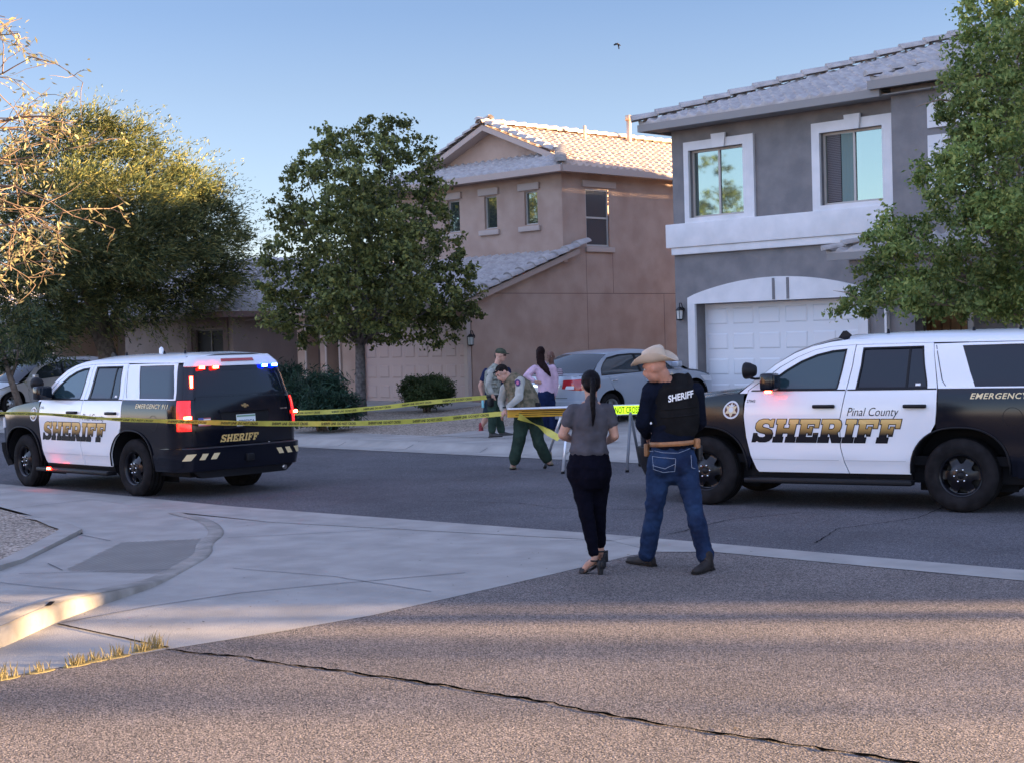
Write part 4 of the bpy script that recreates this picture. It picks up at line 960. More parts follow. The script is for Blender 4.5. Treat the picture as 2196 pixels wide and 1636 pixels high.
    t=bmtext('GB852GA',.075,offset=.001,sx=.85,align='CENTER'); panel('plate_number',flipx(t,0,.985,-1),sk.rear(.016),mat('plate_blue',(.03,.07,.16),.5),Hh,step=.2,out=(-1,0,0))
    rp_(sk,'plate_band',[[(-.15,1.078),(-.15,1.1),(.15,1.1),(.15,1.078)]],mat('plate_green',(.16,.30,.2),.5),Hh,off=.0155)
    rp_(sk,'emblem',[[(-.065,1.215),(-.05,1.24),(-.02,1.24),(-.02,1.255),(.02,1.255),(.02,1.24),(.065,1.24),(.05,1.215),(.02,1.215),(.02,1.20),(-.02,1.20),(-.02,1.215)]],mat('emblem_gold',(.8,.6,.3),.15,metal=1),Hh,off=.012,rim=.01)
    for k in range(7): rp_(sk,'flag_decal',[rect(.55,.985+k*.0155,.735,.985+k*.0155+.0155)],M_wht if k%2 else mat('flag_red',(.42,.1,.12),.5),Hh,off=.004)
    rp_(sk,'flag_canton',[rect(.655,1.04,.735,1.0935)],mat('flag_blue',(.05,.10,.38),.5),Hh,off=.006)
    bmm=bmloops(slab('SHERIFF',.42,.755,.10,sx=.92,sgn=-1)); panel('lettering',bmm,sk.rear(.005),M_gold,Hh,step=.1,out=(-1,0,0))
    t=bmtext('TAHOE'[:0] or 'POLICE'[:0] or ' ',.04) ; t.free()
    rp_(sk,'badge_bar',[rect(-.745,1.15,-.62,1.165)],M_chrome,Hh,off=.008,rim=.005)
    # bumper
    B=rp_(sk,'bumper',[[(-yr,.40),(-yr,.69),(yr,.69),(yr,.40)]],M_black,T,off=.055,rim=.06)
    for sg in (1,-1): sp(sk,'bumper',[[(-.62,.40),(-.60,.60),(-.75,.69),(xr,.69),(xr,.40)]],M_black,T,sg,off=.055*1,rim=.06)
    mb=MB(); f0=sk.rear(.055); f3=sk.rear(-.02); ys=[k/12*yr for k in range(-12,13)]
    mb.grid([[f0(y,.69) for y in ys],[f3(y,.705) for y in ys]]).build('bumper_step',mat('step_plastic',(.05,.05,.055),.5),T)
    rp_(sk,'valance',[[(-.74,.29),(-.88,.42),(.88,.42),(.74,.29)]],M_plast,T,off=.03,rim=.15)
    for (c0_,sl2) in ((.87,1),(.70,1),(.53,1),(-.54,-1),(-.70,-1),(-.86,-1)):
        s2=.055*sl2; q=[(c0_+.045-s2*0+s2*.5,.545),(c0_-.045+s2*.5,.545),(c0_-.045-s2*.5,.625),(c0_+.045-s2*.5,.625)]
        rp_(sk,'reflective_stripe',[[(min(yr,max(-yr,p[0])),p[1]) for p in q]],M_goldr,B,off=.06,step=.05)
    MB().bbox((-1.36,-.06,.48),(-1.30,.06,.58),.01).build('tow_hitch',M_plast,T)
    MB().tube([(-1.0,-.62,.36),(-1.25,-.66,.34)],.032,12).build('exhaust_tip',mat('dull_chrome',(.5,.48,.45),.3,metal=1),T)
    # structure under the skin
    mb=MB().box((-1.05,-.78,.30),(3.6,.78,.50)).box((.55,-.9,.32),(2.4,.9,.5)).box((-1.1,-.86,.5),(3.4,.86,.60)).box((.56,-.92,.5),(2.38,.92,1.1)); mb.build('chassis',M_dark,T)
    MB().tube([(0,-.75,.37),(0,.75,.37)],.07,10).build('axle',M_plast,T)
    for q in ((.95,.52),(.95,-.52)): # seats seen through the glass
        s_=MB().bbox((q[0]-.1,q[1]-.24,.9),(q[0]+.08,q[1]+.24,1.5),.05); s_.bbox((q[0]-.07,q[1]-.13,1.5),(q[0]+.04,q[1]+.13,1.7),.04); s_.build('seat',M_plast,T)
    return T
def wheels_for(T,steer):
    for (x,sg,st) in ((0,1,0),(0,-1,0),(2.946,1,steer),(2.946,-1,steer)): make_wheel(T,(x,sg*.835,.402),sg,R=.402,wd=.285,rimR=.225,steer=st)
suv=make_suv(); wheels_for(suv,math.radians(-3))
suv2=dup(suv)
suv.location=(-8.49,15.98,0); suv.rotation_euler=(0,0,math.radians(-164.97))
tag(suv,'broadside white and black patrol vehicle with a single red lamp lit at its mirror','police vehicle','patrol vehicles parked across the street')
suv2.location=(-18.57,12.2,-.02); suv2.rotation_euler=(0,0,math.radians(-178.8))
tag(suv2,'white and black patrol vehicle seen from behind with red and blue lamps lit','police vehicle','patrol vehicles parked across the street')
def Mx(loc,rz=0,ry=0,rx=0): return Matrix.Translation(loc)@Matrix.Rotation(rz,4,'Z')@Matrix.Rotation(ry,4,'Y')@Matrix.Rotation(rx,4,'X')
MB().lathe([(0,.10),(.02,.09),(.032,.07),(.032,0)],M=Matrix.Translation((.55,.1,1.95)),n=12).build('antenna',M_white,suv2)
# lit lamps: right vehicle, at the mirror
led(suv,'warning_lamp',Mx((2.06,1.20,1.335),math.radians(-90)),M_redL,M_redLr,.035,.02)
# left vehicle: rear window lamps, pillar lamp, tail lamps, running board lamp
rr=SKT.rear(.035)
for y,c in ((.70,'r'),(.46,'r'),(-.50,'b'),(-.72,'b')):
    p=rr(y,1.745); led(suv2,'warning_lamp',Mx(p),M_redL if c=='r' else M_blueL,M_redLr if c=='r' else M_blueLr,.040,.014)
p=SKT.rear(.03)(.84,1.56); led(suv2,'warning_lamp',Mx(p,math.radians(-40)),M_redL,M_redLr,.012,.07)
for sg in (1,-1):
    p=SKT.rear(.03)(sg*.87,1.10); led(suv2,'turn_lamp',Mx(p,math.radians(-sg*25)),M_amb,M_redLr,.045,.014)
led(suv2,'warning_lamp',Mx((2.02,1.095,.335),math.radians(-90)),M_redL,M_redLr,.04,.012)
# ---------------- people ----------------
from mathutils.bvhtree import BVHTree
CAM=Vector((0,0,1.99))
def pix(px,py,depth): return CAM+(fw+R_*((px-1098)/3300)-U_*((py-818)/3300))*depth
RT=Vector((.7086,.705,0)).normalized(); AW=Vector((-.705,.7086,0)).normalized(); UPV=Vector((0,0,1))
def evalmesh(mb,voxel,smooth=6,disp=None,factor=.6,dec=None):
    me=bpy.data.meshes.new('tmp'); me.from_pydata(mb.v,[],mb.f); me.update()
    o=bpy.data.objects.new('tmp',me); col.objects.link(o)
    m=o.modifiers.new('r','REMESH'); m.mode='VOXEL'; m.voxel_size=voxel; m.use_smooth_shade=True
    if smooth: k=o.modifiers.new('s','SMOOTH'); k.iterations=smooth; k.factor=factor
    if disp:
        for i,(sc,st) in enumerate(disp):
            t=bpy.data.textures.new('wr%d'%len(bpy.data.textures),'CLOUDS'); t.noise_scale=sc; t.noise_depth=1
            d=o.modifiers.new('d','DISPLACE'); d.texture=t; d.strength=st; d.mid_level=.5
    dg=bpy.context.evaluated_depsgraph_get(); r=bpy.data.meshes.new_from_object(o.evaluated_get(dg))
    bpy.data.objects.remove(o); bpy.data.meshes.remove(me)
    r.polygons.foreach_set('use_smooth',[True]*len(r.polygons)); return r
def soft(mb,name,m,parent,voxel=.009,smooth=6,disp=None,label=None,factor=.6):
    r=evalmesh(mb,voxel,smooth,disp,factor); r.name=name; r.materials.clear()
    o=link(name,r,m,parent,label); return o
def cap(mb,pts,rad,n=14,flat=None):
    """tube with rounded ends"""
    pts=[Vector(p) for p in pts]; rad=[(r,r) if not isinstance(r,(tuple,list)) else r for r in rad]
    d0=(pts[0]-pts[1]).normalized(); d1=(pts[-1]-pts[-2]).normalized()
    a,b=rad[0],rad[-1]; m0,m1=min(a),min(b)
    P=[pts[0]+d0*m0*.95,pts[0]+d0*m0*.7]+pts+[pts[-1]+d1*m1*.7,pts[-1]+d1*m1*.95]
    Rr=[(a[0]*.3,a[1]*.3),(a[0]*.75,a[1]*.75)]+rad+[(b[0]*.75,b[1]*.75),(b[0]*.3,b[1]*.3)]
    mb.tube(P,Rr,n,flat=flat); return mb
def lerp3(a,b,t): return Vector(a).lerp(Vector(b),t)
def bend(a,b,t,off): return lerp3(a,b,t)+Vector(off)
def hand(mb,wr,d,side,nrm,curl=.6,sc=1.0):
    """palm with four unequal fingers and a side thumb; d: direction, side: towards the thumb, nrm: back of hand"""
    d=Vector(d).normalized(); nrm=Vector(nrm); nrm=(nrm-d*nrm.dot(d)).normalized(); s_=d.cross(nrm).normalized()
    if s_.dot(Vector(side))<0: s_=-s_
    wr=Vector(wr); cap(mb,[wr,wr+d*.045*sc,wr+d*.085*sc],[(.026*sc,.020*sc),(.038*sc,.016*sc),(.040*sc,.014*sc)],10,flat=s_)
    for k,(o,l) in enumerate(((.030,.070),(.011,.078),(-.010,.073),(-.030,.056))):
        p=wr+d*.085*sc+s_*o*sc; q=[p]; dd=d.copy(); 
        for j in range(3):
            ax=s_; dd=Matrix.Rotation(curl*(.5 if j==0 else .8)*(1 if s_.cross(nrm).dot(d)>0 else -1),3,ax)@dd
            q.append(q[-1]+dd*l*sc*(.42,.32,.26)[j])
        # make sure the curl goes to the palm side
        if (q[-1]-p).dot(nrm)>0:
            q=[p]; dd=d.copy()
            for j in range(3):
                dd=Matrix.Rotation(-curl*(.5 if j==0 else .8)*(1 if s_.cross(nrm).dot(d)>0 else -1),3,s_)@dd; q.append(q[-1]+dd*l*sc*(.42,.32,.26)[j])
        cap(mb,q,[.0092*sc,.0088*sc,.0082*sc,.007*sc],8)
    t0=wr+d*.025*sc+s_*.026*sc; cap(mb,[t0,t0+(d*.6+s_*.8)*.035*sc-nrm*.006*sc,t0+(d*.9+s_*.7)*.062*sc-nrm*.016*sc],[.012*sc,.011*sc,.008*sc],8)
def head(mb,c,f,up,sc=1.0):
    """skull, jaw, nose, ears; f face direction, up crown direction"""
    f=Vector(f).normalized(); up=Vector(up); up=(up-f*up.dot(f)).normalized(); s_=f.cross(up)
    Mr=Matrix((s_,f,up)).transposed().to_4x4(); c=Vector(c)
    L=lambda x,y,z:c+s_*x*sc+f*y*sc+up*z*sc
    mb.ball(L(0,-.008,.022),(.078*sc,.098*sc,.098*sc),Mr,16,12)
    mb.ball(L(0,.022,-.045),(.060*sc,.070*sc,.078*sc),Mr,14,10); mb.ball(L(0,.060,-.088),(.030*sc,.028*sc,.026*sc),Mr,10,8)
    cap(mb,[L(0,.088,.012),L(0,.108,-.020),L(0,.100,-.036)],[.010*sc,.014*sc,.015*sc],8)
    mb.ball(L(0,.088,.035),(.05*sc,.012*sc,.010*sc),Mr,10,6)
    mb.ball(L(0,.088,-.060),(.024*sc,.012*sc,.010*sc),Mr,10,6)
    for k in (1,-1): mb.ball(L(.079*k,-.008,-.005),(.012*sc,.019*sc,.031*sc),Mr@Matrix.Rotation(.3*k,4,'Z'),10,8)
    return L,Mr
def eyes(L,Mr,parent,sc=1.0):
    w=MB(); d=MB(); b=MB()
    for k in (1,-1):
        w.ball(L(.031*k,.078,.012),(.013*sc,.010*sc,.007*sc),Mr,8,6); d.ball(L(.031*k,.086,.012),(.006*sc,.004*sc,.006*sc),Mr,8,6)
        b.ball(L(.031*k,.090,.036),(.018*sc,.006*sc,.0035*sc),Mr,8,4)
    b.ball(L(0,.097,-.060),(.020*sc,.004*sc,.003*sc),Mr,8,4)
    w.build('eyes',mat('eye_white',(.6,.58,.55),.3),parent); d.build('iris',mat('iris',(.03,.02,.015),.2),parent); b.build('brow_and_lips',mat('brow',(.10,.045,.03),.7),parent)
def skinmat(n,c): return mat(n,c,.55,n=(14,.12,4),spec=.4)
def cloth(n,c,v=.22,sc=7,rough=.95): return mat(n,c,rough,n=(sc,v,5),bump=(55,.2,.003),spec=.06)
def project(bvh,pts,direction,off=.003,back=.6):
    """drop points on a mesh along a direction"""
    o=[]; direction=Vector(direction).normalized()
    for p in pts:
        h=bvh.ray_cast(Vector(p)-direction*back,direction,2)
        o.append((h[0]-direction*off) if h[0] is not None else Vector(p))
    return o
def bvhof(o): 
    me=o.data; return BVHTree.FromPolygons([v.co[:] for v in me.vertices],[p.vertices[:] for p in me.polygons])
class Fig:
    def __init__(s,name,px0,py0,D,label,cat='person',group=None):
        s.D=D; s.o=pix(px0,py0,D); s.o.z=max(0,s.o.z); s.root=empty('person',s.o,0,label,cat,group)
    def J(s,px,py,d=0): return pix(px,py,s.D+d)-s.o
    def L(s,v): return RT*v[0]+AW*v[1]+UPV*v[2]
def eld(r,k): return [(a[0]+k,a[1]+k) if isinstance(a,(tuple,list)) else a+k for a in r]
# ===== man with the cowboy hat =====
F=Fig('cowboy',1440,1222,13.1,'man in pale cowboy hat, black vest and blue jeans, seen from behind')
J=F.J; T=F.root
hd=J(1404,789,-.02); nk=J(1428,822,.02); ch=J(1448,862,.03); wa=J(1443,930,.03); pe=J(1441,978,.02)
shL=J(1397,838,.07); shR=J(1489,838,-.02); elL=J(1378,908,.02); wrL=J(1388,936,.22); elR=J(1502,905,.04); wrR=J(1470,936,.26)
hL=J(1416,985,.04); hR=J(1466,985,.0); kL=J(1404,1090,.02); kR=J(1488,1085,-.10); aL=J(1386,1195,.10); aR=J(1515,1200,-.10)
sax=(shR-shL).normalized(); 
skin=skinmat('ruddy_skin',(.47,.235,.165))
mb=MB(); fdir=(-RT*.86+AW*.35-UPV*.26); updir=(UPV*.95-RT*.28)
HL,HM=head(mb,hd,fdir,updir,1.0)
cap(mb,[nk+Vector((0,0,-.04)),nk+Vector((0,0,.02)),hd+UPV*-.03+RT*.045],[.068,.066,.062],14)
cap(mb,[pe,wa,ch,lerp3(ch,nk,.5)],[(.16,.11),(.14,.105),(.17,.12),(.15,.1)],18,flat=sax); cap(mb,[shL,shR],[.045,.045])
for a,b,c in ((shL,elL,wrL),(shR,elR,wrR)): cap(mb,[a,lerp3(a,b,.4),b],[.048,.048,.043]); cap(mb,[b,lerp3(b,c,.4),c],[.044,.044,.028])
hand(mb,wrL,RT*.35+AW*.75-UPV*.45,UPV,-RT*.6-AW*.1+UPV*.3,.8); hand(mb,wrR,-RT*.6+AW*.6-UPV*.2,UPV,AW*-.3+RT*.2,.8)
for a,b,c in ((hL,kL,aL),(hR,kR,aR)): cap(mb,[a,lerp3(a,b,.5),b],[.088,.075,.055]); cap(mb,[b,lerp3(b,c,.35),c],[.055,.06,.04])
soft(mb,'person',skin,T,.0075,3,label=None).name='body'
eyes(HL,HM,T)
# shirt
shirtm=cloth('black_shirt',(.006,.008,.016),.35,5)
mb=MB(); cap(mb,[J(1441,952,.02),wa,J(1446,900,.03),ch,lerp3(ch,nk,.45),nk+Vector((0,0,-.01))],[(.195,.135),(.185,.132),(.192,.14),(.205,.145),(.15,.11),(.075,.075)],22,flat=sax)
cap(mb,[shL,shR],[.078,.078]); 
for a,b,c in ((shL,elL,wrL),(shR,elR,wrR)): cap(mb,[a,lerp3(a,b,.3),lerp3(a,b,.7),b],[.080,.076,.066,.060]); cap(mb,[b,lerp3(b,c,.5),lerp3(b,c,.9)],[.060,.052,.040])
sh=soft(mb,'shirt',shirtm,T,.009,3,disp=[(.10,.026),(.035,.010)])
# vest: front and back panels with side straps
vm=cloth('black_vest',(.012,.012,.013),.2,9)
mb=MB(); vc=J(1458,852,.02); 
cap(mb,[J(1447,918,.03),J(1450,900,.03),J(1453,862,.03),J(1455,840,.03),J(1455,830,.05)],[(.198,.150),(.202,.160),(.204,.170),(.190,.165),(.150,.12)],24,flat=sax)
cap(mb,[J(1426,838,-.04),J(1428,820,-.01),J(1430,812,.06)],[(.035,.03),(.035,.02),(.03,.02)],10); cap(mb,[J(1484,832,-.06),J(1478,812,-.02),J(1474,806,.06)],[(.035,.03),(.035,.02),(.03,.02)],10)
ve=soft(mb,'vest',vm,T,.009,3,disp=[(.12,.008)])
bv=bvhof(ve)
def decal(bv,name,bm,place,m,parent,direction,off=.004,step=.02):
    for ax in (0,1):
        lo=min(v.co[ax] for v in bm.verts); hi=max(v.co[ax] for v in bm.verts); k=math.floor(lo/step)+1
        while k*step<hi:
            co=[0,0,0]; co[ax]=k*step; no=[0,0,0]; no[ax]=1
            bmesh.ops.bisect_plane(bm,geom=bm.verts[:]+bm.edges[:]+bm.faces[:],plane_co=co,plane_no=no); k+=1
    bm.verts.index_update(); P=project(bv,[place(v.co.x,v.co.y) for v in bm.verts],direction,off)
    me=bpy.data.meshes.new(name); me.from_pydata([p[:] for p in P],[],[[v.index for v in f.verts] for f in bm.faces]); bm.free(); return link(name,me,m,parent)
c0=J(1462,850,-.2); e0=(J(1489,845,-.2)-J(1443,855,-.2)).normalized(); pl=lambda x,y:c0+e0*x+UPV*y
decal(bv,'name_patch',bm2d([rect(-.105,-.042,.105,.042)]),pl,mat('patch_black',(.006,.006,.008),.8),ve,AW,.005,.015)
t=bmtext('SHERIFF',.078,offset=.0022,align='CENTER',sx=.80); 
for v in t.verts: v.co.y-=.027
decal(bv,'patch_lettering',t,pl,M_wht,ve,AW,.009)
decal(bv,'small_patch',bm2d([[(-.018,0),(0,.022),(.018,0),(0,-.022)]]),lambda x,y:J(1441,803,-.2)+RT*x+UPV*y,mat('patch_grey',(.3,.3,.27),.7),ve,AW,.006)
def line(bv,name,pts,m,parent,r=.003,direction=AW,n=5,sub=8,off=.003):
    q=[]
    for i in range(len(pts)-1):
        for k in range(sub): q.append(lerp3(pts[i],pts[i+1],k/sub))
    q.append(Vector(pts[-1])); return MB().tube(project(bv,q,direction,off),r,n).build(name,m,parent)
for a,b in (((1420,880),(1500,872)),((1420,897),(1500,889))): line(bv,'vest_webbing',[J(*a,-.2),J(*b,-.2)],vm,ve,.006)
# jeans
jm=mat('blue_denim',(.016,.038,.095),.85,n=(5,.4,6),c2=(.005,.012,.038),bump=(70,.3,.003),spec=.2)
mb=MB(); cap(mb,[J(1442,952,.02),pe,J(1441,1005,.02)],[(.172,.125),(.195,.145),(.185,.145)],20,flat=sax)
for a,b,c,w in ((hL,kL,aL,.0),(hR,kR,aR,.0)):
    cap(mb,[a,lerp3(a,b,.35),lerp3(a,b,.75),b],[.112,.104,.086,.080]); cap(mb,[b,lerp3(b,c,.4),lerp3(b,c,.92)],[.080,.078,.076])
mb.ball(J(1420,1000,-.05),(.085,.08,.09)); mb.ball(J(1463,1000,-.08),(.085,.08,.09))
je=soft(mb,'jeans',jm,T,.009,3,disp=[(.11,.026),(.035,.013)])
bj=bvhof(je); thr=mat('stitching',(.30,.34,.42),.8)
for q in ([(1403,981),(1404,1008),(1424,1014),(1449,1012),(1451,984),(1403,981)],[(1485,977),(1486,1004),(1494,1006)],[(1403,1000),(1428,1006),(1449,996)]): line(bj,'pocket_stitching',[J(*p,-.2) for p in q],thr,je,.0022)
line(bj,'yoke_stitching',[J(1392,966,-.2),J(1425,972,-.2),J(1458,972,-.2),J(1492,960,-.2)],thr,je,.002)
# belt with holster
lea=mat('tan_leather',(.30,.135,.055),.5,n=(12,.25)); 
def belt(name,c,ax,rx,ry,h,m,T,tilt=0,n=40):
    ax=Vector(ax).normalized(); y=UPV.cross(ax); rows=[]
    for dz,k in ((-h,1),(-h,1.012),(h,1.012),(h,1)):
        rows.append([c+ax*rx*k*math.cos(t)+y*ry*k*math.sin(t)+UPV*(dz+tilt*math.cos(t)) for t in [2*math.pi*i/n for i in range(n)]])
    return MB().grid(rows,closeu=True).build(name,m,T)
bl=belt('belt',J(1442,949,.02),sax,.194,.152,.020,lea,T,.012)
MB().bbox((-.03,-.02,-.09),(.03,.03,.05),.015,M=Matrix.Translation(J(1497,966,.03))).build('holster',mat('holster_black',(.01,.01,.012),.5),T)
MB().bbox((-.022,-.02,-.05),(.022,.03,.035),.012,M=Matrix.Translation(J(1494,948,-.05))).build('pouch',lea,T)
MB().bbox((-.02,-.02,-.08),(.02,.02,.03),.01,M=Matrix.Translation(J(1387,958,.08))).build('pouch',lea,T)
# boots
bm_=mat('brown_boot',(.022,.017,.016),.6,n=(14,.35),spec=.25)
def boot(name,an,toe,T,m,w=.045,heel=.03,h=.10):
    """ankle point, toe tip point on the ground"""
    an=Vector(an); toe=Vector(toe); d=(toe-an); d.z=0; L=d.length; d.normalize(); s_=d.cross(UPV); g=Vector((an.x,an.y,toe.z))
    mb=MB(); hb=g-d*.045
    rows=[]
    for t,ww,zz in ((-.01,w*.72,.085),(.05,w*.80,.088),(.12,w*.95,.075),(.2,w*1.05,.05),(.26,w*.8,.038),(.29,w*.35,.03)):
        t=t*L/.24; c=hb+d*t; rows.append([c+s_*ww*math.cos(a)+UPV*(max(0,zz*math.sin(a))+.022) for a in [math.pi*2*k/14 for k in range(14)]])
    mb.grid(rows,closeu=True); mb.add(rows[0],[tuple(range(14))[::-1]]); mb.add(rows[-1],[tuple(range(14))])
    cap(mb,[hb+d*.045+UPV*.04,an+UPV*.06],[(w*.95,w),(w*.9,w*.95)],12)
    b=soft(mb,name,m,T,.006,3)
    so=MB(); out=[]
    for t,ww in ((-.02,w*.6),(0,w*.8),(.08,w*.8),(.2,w*1.08),(.27,w*.8),(.30,w*.3)): out.append((t*L/.24,ww))
    top=[hb+d*t+s_*q for t,q in out]+[hb+d*t-s_*q for t,q in out[::-1]]
    n=len(top); so.add([p+UPV*.024 for p in top]+[p+UPV*.012 for p in top],[tuple(range(n)),tuple(range(n,2*n))[::-1]]+[(i,(i+1)%n,(i+1)%n+n,i+n) for i in range(n)])
    if heel: so.add([hb+d*a+s_*q*w*.75+UPV*z for z in (.0,.016) for a,q in ((-.02,-1),(-.02,1),(.05,1),(.05,-1))],[(0,1,2,3),(7,6,5,4),(0,4,5,1),(1,5,6,2),(2,6,7,3),(3,7,4,0)])
    so.build('sole',mat('sole',(.02,.017,.015),.8),b); return b
gz0=-F.o.z
def gp(px,py): # ground point under a pixel, in figure space
    r=(fw+R_*((px-1098)/3300)-U_*((py-818)/3300)); t=-1.99/r.z; return CAM+r*t-F.o
tL=gp(1348,1207); tR=gp(1488,1233); tL.z=tR.z=gz0
boot('boot',Vector((gp(1393,1214).x,gp(1393,1214).y,aL.z-.0)),tL,T,bm_); boot('boot',Vector((gp(1519,1224).x,gp(1519,1224).y,aR.z)),tR,T,bm_)
# hat
hm=mat('felt_hat',(.52,.43,.34),.85,n=(9,.08),bump=(90,.15,.002)); H_=MB()
Mh=Matrix.Translation(HL(0,-.016,.056))@HM@Matrix.Rotation(math.radians(10),4,'X')@Matrix.Scale(1.05,4)
rows=[]
for r_,dz in ((1.0,0),(1.25,-.004),(1.55,.0),(1.85,.012),(1.95,.018)):
    row=[]
    for k in range(36):
        a=2*math.pi*k/36; rr=r_; x=.082*math.cos(a)*(1+(rr-1)*1.02); y=.102*math.sin(a)*(1+(rr-1)*.98)
        sd=abs(math.cos(a))**2.2; e=(rr-1)/.95
        row.append(Mh@Vector((x*(1-.22*sd*e*e),y,.075*sd*e**1.6-.022*(abs(math.sin(a))**3)*e+dz*.3)))
    rows.append(row)
H_.grid(rows,closeu=True); H_.grid([[p-Vector((0,0,.005)) for p in r] for r in rows[::-1]],closeu=True); H_.grid([rows[-1],[p-Vector((0,0,.005)) for p in rows[-1]]],closeu=True)
rows=[]
for z,k1 in ((0,1.0),(.03,.99),(.07,.95),(.100,.88),(.118,.72),(.122,.5),(.112,.25),(.106,.0)):
    row=[]
    for k in range(36):
        a=2*math.pi*k/36; x=.082*k1*math.cos(a); y=.102*k1*math.sin(a)
        dent=.03*math.exp(-(x/.02)**2)*sstep(.09,.12,z)+(.018*math.exp(-((abs(x)-.05)/.025)**2)*math.exp(-((y-.065)/.035)**2)*sstep(.05,.11,z))
        row.append(Mh@Vector((x*(1-.10*sstep(0,.1,y)*sstep(.04,.12,z)),y,z-dent+.010*(y/.1)*sstep(.05,.12,z)*-1)))
    rows.append(row)
H_.grid(rows,closeu=True); ht=H_.build('cowboy_hat',hm,T)
MB().grid([[Mh@Vector((.0835*math.cos(a),.1035*math.sin(a),z)) for a in [2*math.pi*k/36 for k in range(36)]] for z in (.002,.022)],closeu=True).build('hat_band',mat('hat_band',(.36,.29,.22),.8),ht)
# ===== woman in grey shirt =====
F=Fig('woman',1272,1228,13.0,'woman with long black ponytail, grey shirt and black trousers, seen from behind')
J=F.J; T=F.root; gz0=-F.o.z
hd=J(1267,826,.02); nk=J(1268,856,0); ch=J(1266,900,.0); wa=J(1264,945,.0); pe=J(1263,1000,.0)
shL=J(1228,874,.0); shR=J(1305,874,0); elL=J(1206,932,.0); elR=J(1318,934,.0); wrL=J(1226,943,.20); wrR=J(1300,948,.20)
hL=J(1243,1008,.02); hR=J(1285,1008,.0); kL=J(1257,1100,-.02); kR=J(1284,1098,.10); aL=J(1275,1192,-.05); aR=J(1288,1172,.12)
skinw=skinmat('tan_skin',(.40,.225,.165)); mb=MB(); HL,HM=head(mb,hd,AW*.95-RT*.1-UPV*.22,UPV,.93)
cap(mb,[nk+UPV*-.03,hd-UPV*.05],[.052,.05]); cap(mb,[pe,wa,ch,lerp3(ch,nk,.6)],[(.14,.09),(.11,.08),(.13,.09),(.1,.07)],16,flat=RT); cap(mb,[shL-UPV*.02,shR-UPV*.02],[.028,.028])
for a,b,c in ((shL-UPV*.02,elL,wrL),(shR-UPV*.02,elR,wrR)): cap(mb,[a,lerp3(a,b,.5),b],[.038,.046,.038]); cap(mb,[b,lerp3(b,c,.4),c],[.040,.038,.024])
hand(mb,wrL,AW*.8+RT*.5+UPV*.05,UPV,-RT,.7,.9); hand(mb,wrR,AW*.8-RT*.5+UPV*.1,UPV,RT,.7,.9)
for a,b,c in ((hL,kL,aL),(hR,kR,aR)): cap(mb,[a,b,lerp3(b,c,.3),c],[.08,.05,.05,.031])
for an,tp in ((aL,(1250,1229)),(aR,(1281,1214))):
    g=gp(*tp); g.z=gz0+.02; cap(mb,[an,an+UPV*-.035,lerp3(an,g,.55)+UPV*-.0,g],[(.031,.031),(.030,.032),(.034,.022),(.030,.012)],10)
soft(mb,'body',skinw,T,.0075,3); eyes(HL,HM,T,.93)
sm_=cloth('grey_shirt',(.070,.068,.080),.18,6)
mb=MB(); cap(mb,[J(1263,968,0),wa,J(1265,920,0),ch,J(1267,876,0),nk+UPV*-.012],[(.168,.118),(.150,.11),(.150,.112),(.158,.116),(.135,.09),(.06,.06)],22,flat=RT); cap(mb,[shL-UPV*.012,shR-UPV*.012],[.050,.050])
for a,b in ((shL,elL),(shR,elR)): cap(mb,[a-UPV*.018,lerp3(a,b,.3),lerp3(a,b,.55)],[.054,.058,.057])
soft(mb,'shirt',sm_,T,.008,3,disp=[(.08,.022),(.035,.003)])
pm=cloth('black_trousers',(.0035,.0035,.008),.3,6)
mb=MB(); cap(mb,[J(1263,972,0),pe,J(1264,1022,0)],[(.160,.11),(.192,.14),(.188,.14)],18,flat=RT); mb.ball(J(1244,1014,-.04),(.09,.085,.11)); mb.ball(J(1283,1014,-.05),(.09,.085,.11))
for a,b,c in ((hL,kL,aL),(hR,kR,aR)): cap(mb,[a,lerp3(a,b,.4),b],[.108,.090,.064]); cap(mb,[b,lerp3(b,c,.35),lerp3(b,c,.90)],[.064,.060,.047])
soft(mb,'trousers',pm,T,.009,3,disp=[(.07,.016),(.03,.006)])
hb=mat('black_hair',(.004,.0035,.005),.5,n=(30,.4),bump=(60,.4,.004),spec=.08)
mb=MB(); Mr=HM; mb.ball(HL(0,-.016,.036),(.083,.098,.094),Mr,18,12); mb.ball(HL(0,-.045,.0),(.074,.068,.075),Mr,14,10); mb.ball(HL(0,-.10,.03),(.030,.03,.032),Mr,10,8)
cap(mb,[HL(0,-.115,.03),HL(0,-.135,-.02),J(1271,862,-.14),J(1273,890,-.14),J(1271,912,-.13)],[(.024,.02),(.034,.026),(.034,.024),(.028,.018),(.008,.008)],12)
soft(mb,'hair',hb,T,.008,3,disp=[(.02,.008)])
hl=mat('black_suede',(.007,.007,.009),.7)
